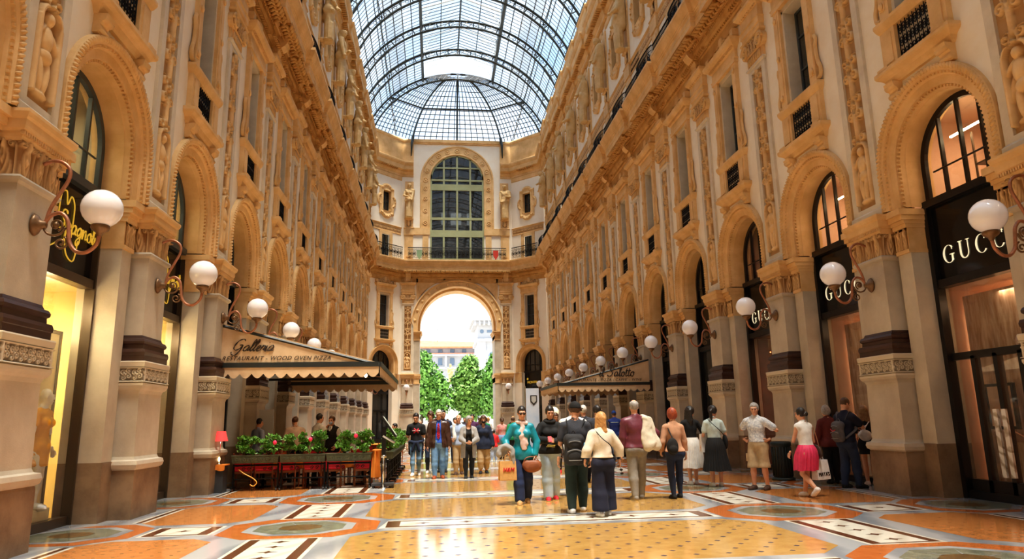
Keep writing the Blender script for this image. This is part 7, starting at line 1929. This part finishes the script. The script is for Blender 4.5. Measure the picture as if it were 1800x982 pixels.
# 12 blonde in black dress
b = Body(1.64, 'f', .97, .0, ((.08,.05,0),(-.08,-.06,0)), hands=((.22,.02,.78),(-.16,.2,.98)), head=(-.2,.05))
o = person('blonde woman in short black dress with white bag by the shop window', (7.60,14.5,0), -.4, b, dict(mat='black', t=.016, sleeve=.7, loose=.01, hem=.40, flare=.02, name='dress'), None, ('peachw','sole'), ('long','h_dblonde'))
c = b.P+np.array([-.05,-.20,.20]); S = SDF(c-.3, c+.3, .011); S.ell(c, (.13,.05,.12), .02); S.cone(c+np.array([-.1,0,.02]), c+np.array([.02,0,.2]), .05, .02, .03); bg = bagmesh('shoulder_bag', S, 'white', b, 'white drawstring bag on the back of the woman in the black dress', 'bag')
strap(b, [tuple(c+np.array([.02,.02,.18])), tuple(b.sh[0]+np.array([-.05,-.05,.07])), tuple(b.sh[0]+np.array([-.04,.05,.06]))], .012, 'white', bg)
# 13 grey haired person behind
b = Body(1.66, 'f', 1.05, .05, ((.08,.05,0),(-.08,-.05,0)), head=(.5,-.1))
person('grey haired person in dark red jacket behind the man with backpack', (7.1,15.1,0), -.2, b, dict(mat='wine', t=.03, sleeve=1.95, loose=.015, hem=.48, name='jacket'), dict(mat='black', wide=.012), ('black','darksole'), ('bob','h_grey'), near=False, face=False)
# 14 worker in blue vest and cap
b = Body(1.76, 'm', 1.1, .0, ((.11,.06,0),(-.11,-.08,0)), hands=((.27,.10,1.0),(-.28,.14,.98)), head=(0,-.1))
o = person('man in blue vest and blue cap standing by the right terrace', (5.10,26.6,0), -.1, b, dict(mat='bluevest', t=.032, sleeve=0, hem=.50, neck=.05, name='vest'), dict(mat='jean', wide=.02), ('black','darksole'), ('short','h_brown'), near=False, face=False); capmesh(b, 'bluecap', o)
local_mesh('reflective_stripe', 'mint', kid(o,'vest'), lambda m: m.tube([tuple(b.chest+np.array([.2*math.cos(a), .155*math.sin(a), .09])) for a in np.linspace(PI*1.1, PI*1.9, 9)], .012, 4))
# 15 people ahead of the backpack man
b = Body(1.80, 'm', 1.05, .02, ((.10,.16,.0),(-.08,-.14,.05)), hands=((.26,.0,.84),(-.26,.1,.86)), head=(0,0))
person('man in white shirt and black trousers walking ahead of the man in cap', (.98,14.10,0), -.05, b, dict(mat='white', t=.028, sleeve=1.5, loose=.02, hem=.50), dict(mat='black', wide=.015), ('black','whiteshoe'), ('crop','h_brown'), face=False)
b = Body(1.80, 'm', 1.1, .0, walk(.1), head=(0,0))
o = person('white haired man in dark vest with yellow stripe seen from behind', (1.88,17.2,0), 0, b, dict(mat='slate', t=.028, sleeve=.9, loose=.015, hem=.48, name='vest'), dict(mat='navy', wide=.015), ('black','darksole'), ('short','h_white'), near=False, face=False)
local_mesh('yellow_stripe', 'goldletter', kid(o,'vest'), lambda m: [m.tube([(x,front(o,'vest',x,1.36,-1)-.004,1.36) for x in np.linspace(-.13,.13,7)], .028, 4, 0, True, True, .4), m.tube([(x,front(o,'vest',x,1.47,-1)-.004,1.47) for x in np.linspace(-.15,.15,7)], .007, 4)])
b = Body(1.78, 'm', 1.0, .0, walk(.1), head=(-1.0,0))
o = person('dark haired man in sunglasses looking to the side', (2.12,16.8,0), -.1, b, dict(mat='slate', t=.02, sleeve=.9, loose=.015, hem=.48, name='tee'), dict(mat='darkjean', wide=.012), ('black','darksole'), ('short','h_black'), near=False); sunglasses(b, o)
# 16 woman with red shoes
b = Body(1.66, 'f', 1.0, .0, walk(.08), hands=((.10,.20,1.30),(-.2,.14,.9)), head=(.3,-.2), elbow=((.8,.2,-1),None))
person('woman in black with red shoes behind the young woman with phone', (1.72,20.4,0), PI*.9, b, dict(mat='black', t=.022, sleeve=1.9, loose=.012, hem=.46, name='jacket'), dict(mat='black', t=.008), ('redshoe','redshoe'), ('bun','h_brown'), skin='skin_tan', near=False)
# 17-23 group coming toward the camera
b = Body(1.73, 'm', .93, .0, ((.09,.12,0),(-.08,-.14,.05)), hands=((.26,-.02,.84),(-.25,.06,.82)), head=(-.1,-.35))
o = person('young man in black tee with red print and jacket round his waist', (-2.36,20.75,0), PI, b, dict(mat='black', t=.02, sleeve=.62, loose=.018, hem=.53, name='tee'), dict(mat='jean', upto=1.94), WS, ('short','h_black'))
FP = lambda x, z: (x, front(o,'tee',x,z)+.004, z)
local_mesh('red_print', 'redshoe', kid(o,'tee'), lambda m: [m.tube([FP(-.07,1.33),FP(-.01,1.27),FP(.07,1.21)], .018, 4), m.tube([FP(.06,1.34),FP(.0,1.28),FP(-.07,1.21)], .018, 4), m.tube([FP(-.09,1.30),FP(0,1.25),FP(.09,1.29)], .012, 4)])
local_mesh('white_print', 'white', kid(o,'tee'), lambda m: m.tube([FP(-.11,1.275),FP(-.05,1.275),FP(.05,1.275),FP(.11,1.275)], .013, 4))
S = SDF(b.P-.4, b.P+.3, .012); 
for a in np.linspace(0, 2*PI, 16): S.ell(b.P+np.array([.17*math.cos(a), .13*math.sin(a), .06+.01*math.sin(3*a)]), (.05,.045,.05), .03)
for sg in (1,-1): S.cone(b.P+np.array([sg*.03,.16,.05]), b.P+np.array([sg*.10,.15,-.18]), .045, .04, .03); S.cone(b.P+np.array([sg*.17,-.02,.0]), b.P+np.array([sg*.16,-.06,-.25]), .05, .06, .03)
smesh('tied_jacket', S, 'navy', o)
b = Body(1.77, 'm', .95, .0, ((.09,-.10,.03),(-.08,.12,0)), hands=((.26,.06,.84),(-.24,-.02,.86)), head=(-.15,.0))
person('curly haired young man in white tee and dark jeans', (-1.94,21.5,0), PI, b, dict(mat='white', t=.022, sleeve=.65, loose=.02, hem=.47, name='tee'), dict(mat='darkjean', upto=1.94), WS, ('curly','h_brown'))
b = Body(1.79, 'm', 1.05, .0, ((.10,.13,0),(-.11,-.06,0)), hands=((.30,.06,.88),(-.30,.10,.88)), head=(.05,-.2))
o = person('elderly man in brown leather jacket with blue shirt and red striped tie', (-1.72,19.52,0), PI, b, dict(mat='blueshirt', t=.014, sleeve=1.0, hem=.53, neck=.055), dict(mat='jean', wide=.012, upto=1.96), ('brownshoe','gum'), ('short','h_white'),
   over=dict(mat='leather', t=.036, sleeve=1.96, loose=.016, hem=.46, neck=.075, opening=(.10,.055), amp=.006)); spectacles(b, o)
def tie_(m):
    m.loft([[(-w_, y-.004, z), (w_, y-.004, z), (w_, y+.008, z), (-w_, y+.008, z)] for w_, z in ((.022,1.47),(.024,1.44),(.032,1.36),(.038,1.25),(.043,1.12),(.004,1.06)) for y in (front(o,'shirt',0,z)+.008,)])
local_mesh('tie', 'tie', o, tie_)
def tstr(m):
    for q in range(7): z = 1.42-.05*q; y = front(o,'shirt',0,z)+.018; m.tube([(-.034,y,z-.03),(.034,y,z+.012)], .006, 4)
local_mesh('tie_stripe', 'stripe', kid(o,'tie'), tstr)
local_mesh('belt', 'brownbag', o, lambda m: m.loft([[(b.waist[0]+.168*math.cos(a), b.waist[1]-.005+.14*math.sin(a), z) for a in np.linspace(0,2*PI,25)[:-1]] for z in (b.P[2]+.075, b.P[2]+.11)], 0, True, caps=False))
b = Body(1.82, 'm', 1.0, .0, walk(-.1), head=(.4,0))
person('tall dark haired man in navy behind the man in leather jacket', (-1.58,22.0,0), PI, b, dict(mat='navy', t=.03, sleeve=1.95, loose=.015, hem=.47, name='jacket'), dict(mat='jean', wide=.012), ('black','darksole'), ('short','h_black'), near=False)
b = Body(1.60, 'f', 1.05, .0, ((.08,.08,0),(-.08,-.06,0)), hands=((.05,.25,.94),(-.06,.25,.95)), head=(.45,-.05), elbow=((1,-.5,-.3),(-1,-.5,-.3)))
person('grey haired woman in long grey cardigan over black', (-.90,19.25,0), PI, b, dict(mat='black', t=.012, sleeve=.5, hem=.5, neck=.085, vneck=.05, name='top'), dict(mat='black', t=.010, upto=1.97), ('black','sole'), ('bob','h_grey'), over=dict(mat='greycard', t=.030, sleeve=1.95, loose=.012, hem=.34, neck=.08, opening=(.10,.07), flare=.03, name='cardigan'), points=((-.6,.4,-.1),(.6,.4,-.1)))
b = Body(1.66, 'm', 1.1, .0, walk(.09), hands=((.22,.14,1.0),(-.24,.05,.84)), head=(-.3,0))
o = person('bald man in pale blue shirt with white sweater over his shoulder', (-1.12,20.75,0), PI, b, dict(mat='paleblue', t=.022, sleeve=1.6, loose=.014, hem=.5), dict(mat='khaki', wide=.012), ('boot','sole'), ('bald','h_grey'), near=False)
S = SDF(b.chest-.4, b.chest+.35, .014); S.cone(b.sh[0]+np.array([-.05,.03,.07]), b.sh[0]+np.array([-.06,.13,-.30]), .05, .06, .02); S.cone(b.sh[0]+np.array([-.05,.03,.07]), b.sh[0]+np.array([-.06,-.12,-.2]), .05, .06, .02); S.noise(.006,20,1); bagmesh('white_sweater', S, 'white', b, 'white sweater over the shoulder of the bald man', 'sweater')
b = Body(1.62, 'f', 1.1, .0, ((.09,.10,0),(-.09,-.06,0)), hands=((.24,.06,.80),(-.27,.06,.80)), head=(.05,-.1))
o = person('woman in black face mask, navy tunic and beige trousers', (-.38,20.98,0), PI, b, dict(mat='navy', t=.034, sleeve=1.9, loose=.022, hem=.43, flare=.03, neck=.07, vneck=.07, name='tunic'), dict(mat='khaki', wide=.022, upto=1.75), ('black','darksole'), ('bob','h_brown'))
S = SDF(b.hc-.2, b.hc+.2, .009); S.ell(b.hp(0,.068,-.055), np.array([.060,.052,.052])*b.s, 0, b.HM); smesh('face_mask', S, 'black', o)
# 24-27 farther away
b = Body(1.60, 'f', 1.1, .0, ((.08,.06,0),(-.06,-.12,.03)), head=(0,0))
person('woman in striped top and short denim skirt seen from behind', (.93,28.9,0), 0, b, dict(mat='stripetop', t=.02, sleeve=.7, hem=.55, name='top'), dict(kind='skirt', mat='denim', hem=.36, rad=.20, rise=.13, pleats=8, amp=.004), ('black','darksole'), ('bun','h_brown'), near=False, face=False)
b = Body(1.62, 'm', 1.2, .1, walk(.1), head=(0,-.2))
person('person in bright green top seen from behind beyond the striped top', (1.35,28.2,0), .3, b, dict(mat='green', t=.03, sleeve=1.5, loose=.02, hem=.47), dict(mat='black', wide=.02), ('black','darksole'), ('bald','h_brown'), near=False, face=False)
b = Body(1.15, 'm', 1.0, .0, walk(.06), head=(0,-.1))
person('small child in red top seen from behind', (.42,26.8,0), 0, b, dict(mat='red', t=.02, sleeve=.9, hem=.47), dict(mat='paleblue', wide=.01), WS, ('short','h_black'), near=False, face=False)
FAR = [(-2.45,30.0,1.56,'m','slate','bald','h_grey','grey bearded man far left behind the young men',PI),(-1.05,27.0,1.62,'f','black','bun','h_black','dark haired woman in black behind the grey cardigan',PI),(-.32,28.5,1.76,'m','purple','short','h_black','man in dark purple shirt behind the masked woman',PI),
 (.15,30.5,1.62,'f','tan','long','h_brown','long haired woman in brown behind the masked woman',0),(.62,34.0,1.66,'f','green','bob','h_brown','distant woman in green near the right arch jamb',0),(-1.75,33.5,1.72,'m','navy','short','h_black','distant man in navy behind the curly haired man',PI),
 (1.2,40.0,1.68,'f','white','bob','h_blonde','distant blonde woman in white below the right jamb',0),(-.6,38.0,1.72,'m','white','short','h_brown','distant man in white under the arch centre',PI),(.1,46.0,1.75,'m','slate','short','h_black','distant man in slate near the arch centre',PI),
 (-1.9,44.0,1.68,'f','paleblue','long','h_brown','distant woman in pale blue toward the left jamb',PI),(1.3,50.0,1.75,'m','navy','short','h_black','distant man in navy toward the right jamb',0),(-.9,52.0,1.7,'f','cream','bob','h_brown','distant woman in cream under the arch',PI),(.5,56.0,1.74,'m','white','short','h_black','distant man in white below the arch on the right',0),
 (-2.0,56.0,1.72,'m','black','short','h_brown','distant man in black below the arch on the left',PI),(2.2,36.0,1.7,'f','black','long','h_blonde','distant blonde woman in black beyond the woman with red shoes',0)]
for x, y, H_, sx, tm, hk, hm, lab, rz in FAR:
    b = Body(H_, sx, 1.0, .0, walk(.12 if H_ > 1.65 else -.1))
    person(lab, (x,y,0), rz, b, dict(mat=tm, t=.022, sleeve=1.9 if tm != 'white' else .9, loose=.012, hem=.47), dict(mat='darkjean' if sx == 'm' else 'navy', wide=.012), ('black','darksole'), (hk,hm), near=False, face=False)
# people at the left terrace
def seated(label, loc, rz, H_, sx, tm, hk, hm, **kw):
    b = Body(H_, sx, 1.0, .05, ((.11,.46,0),(-.11,.44,0)), pelvis=(0,0,.585), hands=((.2,.32,.80),(-.2,.32,.80)), head=kw.pop('head',(0,-.1)))
    person(label, loc, rz, b, dict(mat=tm, t=.022, sleeve=1.6, loose=.014, hem=.24, neck=.06) if False else dict(mat=tm, t=.022, sleeve=1.6, loose=.014, hem=.47*.6, neck=.06, crop=-.02), dict(mat='black', wide=.012), ('black','darksole'), (hk,hm), near=False, face=kw.get('face',False))
b = Body(1.64, 'm', 1.0, .0, walk(.05), head=(-.6,-.2)); person('dark haired man in lilac shirt at the back of the left terrace', (-6.6,19.75,0), -.8, b, dict(mat='paleblue', t=.022, sleeve=.9, loose=.014, hem=.5), dict(mat='black', wide=.012), ('black','darksole'), ('short','h_black'), near=False, face=False)
b = Body(1.68, 'm', 1.1, .0, walk(.05), head=(.5,-.1)); person('bald man in pink shirt standing among the left terrace tables', (-5.62,19.75,0), .3, b, dict(mat='peachw', t=.022, sleeve=1.2, loose=.014, hem=.5), dict(mat='black', wide=.012), ('black','darksole'), ('bald','h_brown'), near=False, face=False)
b = Body(1.74, 'm', 1.0, .0, walk(.05), head=(-.2,-.1)); o = person('waiter in white shirt turned away behind the shrubs', (-5.04,20.02,0), -.9, b, dict(mat='white', t=.022, sleeve=1.9, loose=.014, hem=.5), dict(mat='black', wide=.012), ('black','darksole'), ('short','h_black'), near=False)
b = Body(1.67, 'm', 1.0, .0, walk(.05), hands=((.05,.2,1.4),(-.2,.1,.9)), head=(.1,-.1), elbow=((.6,.2,-1),None)); o = person('waiter in black waistcoat and face mask facing the shrubs', (-4.62,19.66,0), PI*.85, b, dict(mat='white', t=.018, sleeve=1.9, loose=.014, hem=.5), dict(mat='black', wide=.012), ('black','darksole'), ('short','h_brown'), near=False, over=dict(mat='black', t=.03, sleeve=0, hem=.45, neck=.075, vneck=.1, name='waistcoat'))
S = SDF(b.hc-.2, b.hc+.2, .012); S.ell(b.hp(0,.068,-.055), np.array([.060,.052,.050])*b.s, 0, b.HM); smesh('face_mask', S, 'paleblue', o)
seated('man in white shirt seated at the far end of the left terrace', (-3.35,28.2,0), PI*.6, 1.78, 'm', 'white', 'short', 'h_black')

# ------------------------------------------------------------------ draped statues on the upper storey
def statue_mesh(kind):
    fem = kind != 1
    b = Body(2.95, 'f' if fem else 'm', 1.15, .03, ((.14,.06,0),(-.14,-.02,0)), hands=((.10,.42,1.75),(-.22,.36,1.45)) if kind == 0 else ((.38,.25,1.35),(-.05,.42,1.9)) if kind == 1 else ((-.1,.42,1.7),(.12,.42,1.6)), head=(.35 if kind == 0 else -.3, -.5), elbow=((1,-.2,-.6),(-1,-.2,-.6)))
    pts = [b.P, b.neck, *b.sh, *b.elb, *b.wri, *b.ank]; lo = np.min(pts, 0)-.4; hi = np.max(pts, 0)+.45; lo[2] = -.02
    S = SDF(lo, hi, .024); b.torso(S, .02)
    for i in range(2): b.arm(S, i, .025, 2.0); S.ell(b.wri[i]+np.array([0,.05,-.02]), (.07,.09,.08), .03)
    b.head(S); S.ell(b.hp(0,-.03,.04), np.array([.10,.12,.115])*b.s, .03); S.ell(b.hp(0,-.07,-.10), np.array([.09,.07,.16])*b.s, .04)
    S.cone(b.P+np.array([0,.02,.05]), (0,.02,.12), .29, .25, .1, ((0,1,0), .8)); S.cone(b.knee[0]+np.array([0,.05,0]), b.ank[0]+np.array([.02,.05,0]), .13, .12, .06)
    S.cone(b.sh[1]+np.array([0,-.05,0]), b.P+np.array([-.1,-.12,-.3]), .2, .25, .1)
    for q in range(9):   # falling folds
        a = -1.3+.33*q; S.cone((.27*math.sin(a), .26*math.cos(a)*.8+.02, 1.45-.1*abs(q-4)), (.27*math.sin(a+.06), .26*math.cos(a)*.8+.02, .08), .032, .045, .022)
    S.cone(b.sh[0]+np.array([0,.1,0]), b.P+np.array([-.25,.18,.15]), .07, .09, .05); S.cone(b.P+np.array([-.25,.2,.1]), b.P+np.array([.28,.2,-.1]), .09, .10, .05)
    S.ell((0,.0,.03), (.30,.25,.07), .02)
    P, F = S.mesh(); me = bpy.data.meshes.new('statue'); me.from_pydata(P.tolist(), [], F); me.materials.append(MATS['statue']); me.polygons.foreach_set('use_smooth', [True]*len(F)); me.update(); return me
SM = [statue_mesh(i) for i in range(3)]
for side in ('right','left'):
    for k in range(0, 12):
        tag(inst(SM[(k*2+(side == 'left')) % 3], 'statue', None, wpos(side, YP[side]+4.03*k, .36)[:2]+(18.66,), RZ[side]), 'draped stone statue under the roof, %s along the %s facade' % (ORD[k] if k else 'nearest', side), 'statue', 'statues along the upper storey')
for sx in (1,-1):
    tag(inst(SM[0 if sx < 0 else 1], 'statue', None, (sx*4.12, YE-.36, 18.66), PI), 'draped stone statue %s of the great green window' % ('right' if sx > 0 else 'left'), 'statue', 'statues by the great window')

inst(SM[1], 'figure', mo, (0,0,7.2), PI)
me_ = SM[0].copy(); me_.materials.clear(); me_.materials.append(MATS['marble_w']); inst(me_, 'figure', st, (0,0,2.9), PI, (.82,.82,.82))
me_ = SM[1].copy(); me_.materials.clear(); me_.materials.append(MATS['marble_w']); mo.children[-1].data = me_
# mannequin in the first left window
C('yellowdress', (0.85,0.42,0.03))
b = Body(1.75, 'f', .92, .0, ((.08,.05,0),(-.08,-.05,0)), head=(.6,0)); mq = person('mannequin in golden yellow dress in the nearest left shop window', (-XS['left']-.72, 11.6, .315), -PI/2, b, dict(mat='yellowdress', t=.012, sleeve=.5, hem=.36, flare=.0, name='dress'), None, ('white','sole'), None, skin='plasticbag', near=False, face=False)
mq.name = 'mannequin'; mq['category'] = 'mannequin'

tag(MB().box(-XS['left']-.84,-XS['left']-.60,11.35,11.85,.06,.315).build('podium','int_cream'), 'cream podium under the mannequin in the left shop window', 'podium')
# ------------------------------------------------------------------ camera, sky, light
PIT, YAW, ROLL, FPX = .204, .1130, .0184, 1205.14
fw = Vector((math.sin(YAW)*math.cos(PIT), math.cos(YAW)*math.cos(PIT), math.sin(PIT)))
rt0 = Vector((math.cos(YAW), -math.sin(YAW), 0)); up0 = rt0.cross(fw)
# roll chosen so that the projected picture turns by ROLL
rt = rt0*math.cos(ROLL) - up0*math.sin(ROLL); up = rt0*math.sin(ROLL) + up0*math.cos(ROLL)
ca = bpy.data.cameras.new('camera'); ca.sensor_width = 36; ca.lens = 36*FPX/1800; ca.clip_end = 600; ca.clip_start = 0.05
co = bpy.data.objects.new('camera', ca); COL.objects.link(co)
Mx = Matrix((rt, up, -fw)).transposed().to_4x4(); Mx.translation = Vector((-1.81, 0, 1.49)); co.matrix_world = Mx
scn.camera = co
w = bpy.data.worlds.new('sky'); scn.world = w; w.use_nodes = True
nt = w.node_tree; N = nt.nodes; L = nt.links; bg = N['Background']
tc = N.new('ShaderNodeTexCoord')
nz = N.new('ShaderNodeTexNoise'); nz.inputs['Scale'].default_value = 3.2; nz.inputs['Detail'].default_value = 7; nz.inputs['Roughness'].default_value = .55
L.new(tc.outputs['Generated'], nz.inputs['Vector'])
cr = N.new('ShaderNodeValToRGB'); e = cr.color_ramp.elements
e[0].position = .44; e[0].color = (.38,.64,1.0,1); e[1].position = .68; e[1].color = (.90,.95,1.0,1)
L.new(nz.outputs['Fac'], cr.inputs[0])
sx_ = N.new('ShaderNodeSeparateXYZ'); L.new(tc.outputs['Generated'], sx_.inputs[0])
hz = N.new('ShaderNodeMapRange'); hz.inputs[1].default_value = .10; hz.inputs[2].default_value = .34; L.new(sx_.outputs['Z'], hz.inputs[0])
mxs = N.new('ShaderNodeMix'); mxs.data_type = 'RGBA'; mxs.inputs[6].default_value = (1.35,1.33,1.30,1); L.new(hz.outputs[0], mxs.inputs[0]); L.new(cr.outputs[0], mxs.inputs[7])
L.new(mxs.outputs[2], bg.inputs['Color']); bg.inputs['Strength'].default_value = 1.0
sun = bpy.data.lights.new('sun', 'SUN'); sun.energy = 7.0; sun.angle = math.radians(14); sun.color = (1.0,.93,.80)
so = bpy.data.objects.new('sun', sun); COL.objects.link(so)
d = Vector((-.07,.24,-.97)).normalized(); so.rotation_euler = d.to_track_quat('-Z','Y').to_euler()
scn.view_settings.view_transform = 'Standard'; scn.view_settings.look = 'Medium High Contrast'
scn.view_settings.exposure = 0.72; scn.view_settings.gamma = 1.0
scn.cycles.max_bounces = 10; scn.cycles.diffuse_bounces = 5; scn.cycles.transparent_max_bounces = 24; scn.cycles.glossy_bounces = 3
scn.cycles.caustics_reflective = False; scn.cycles.caustics_refractive = False; scn.cycles.sample_clamp_indirect = 6.0
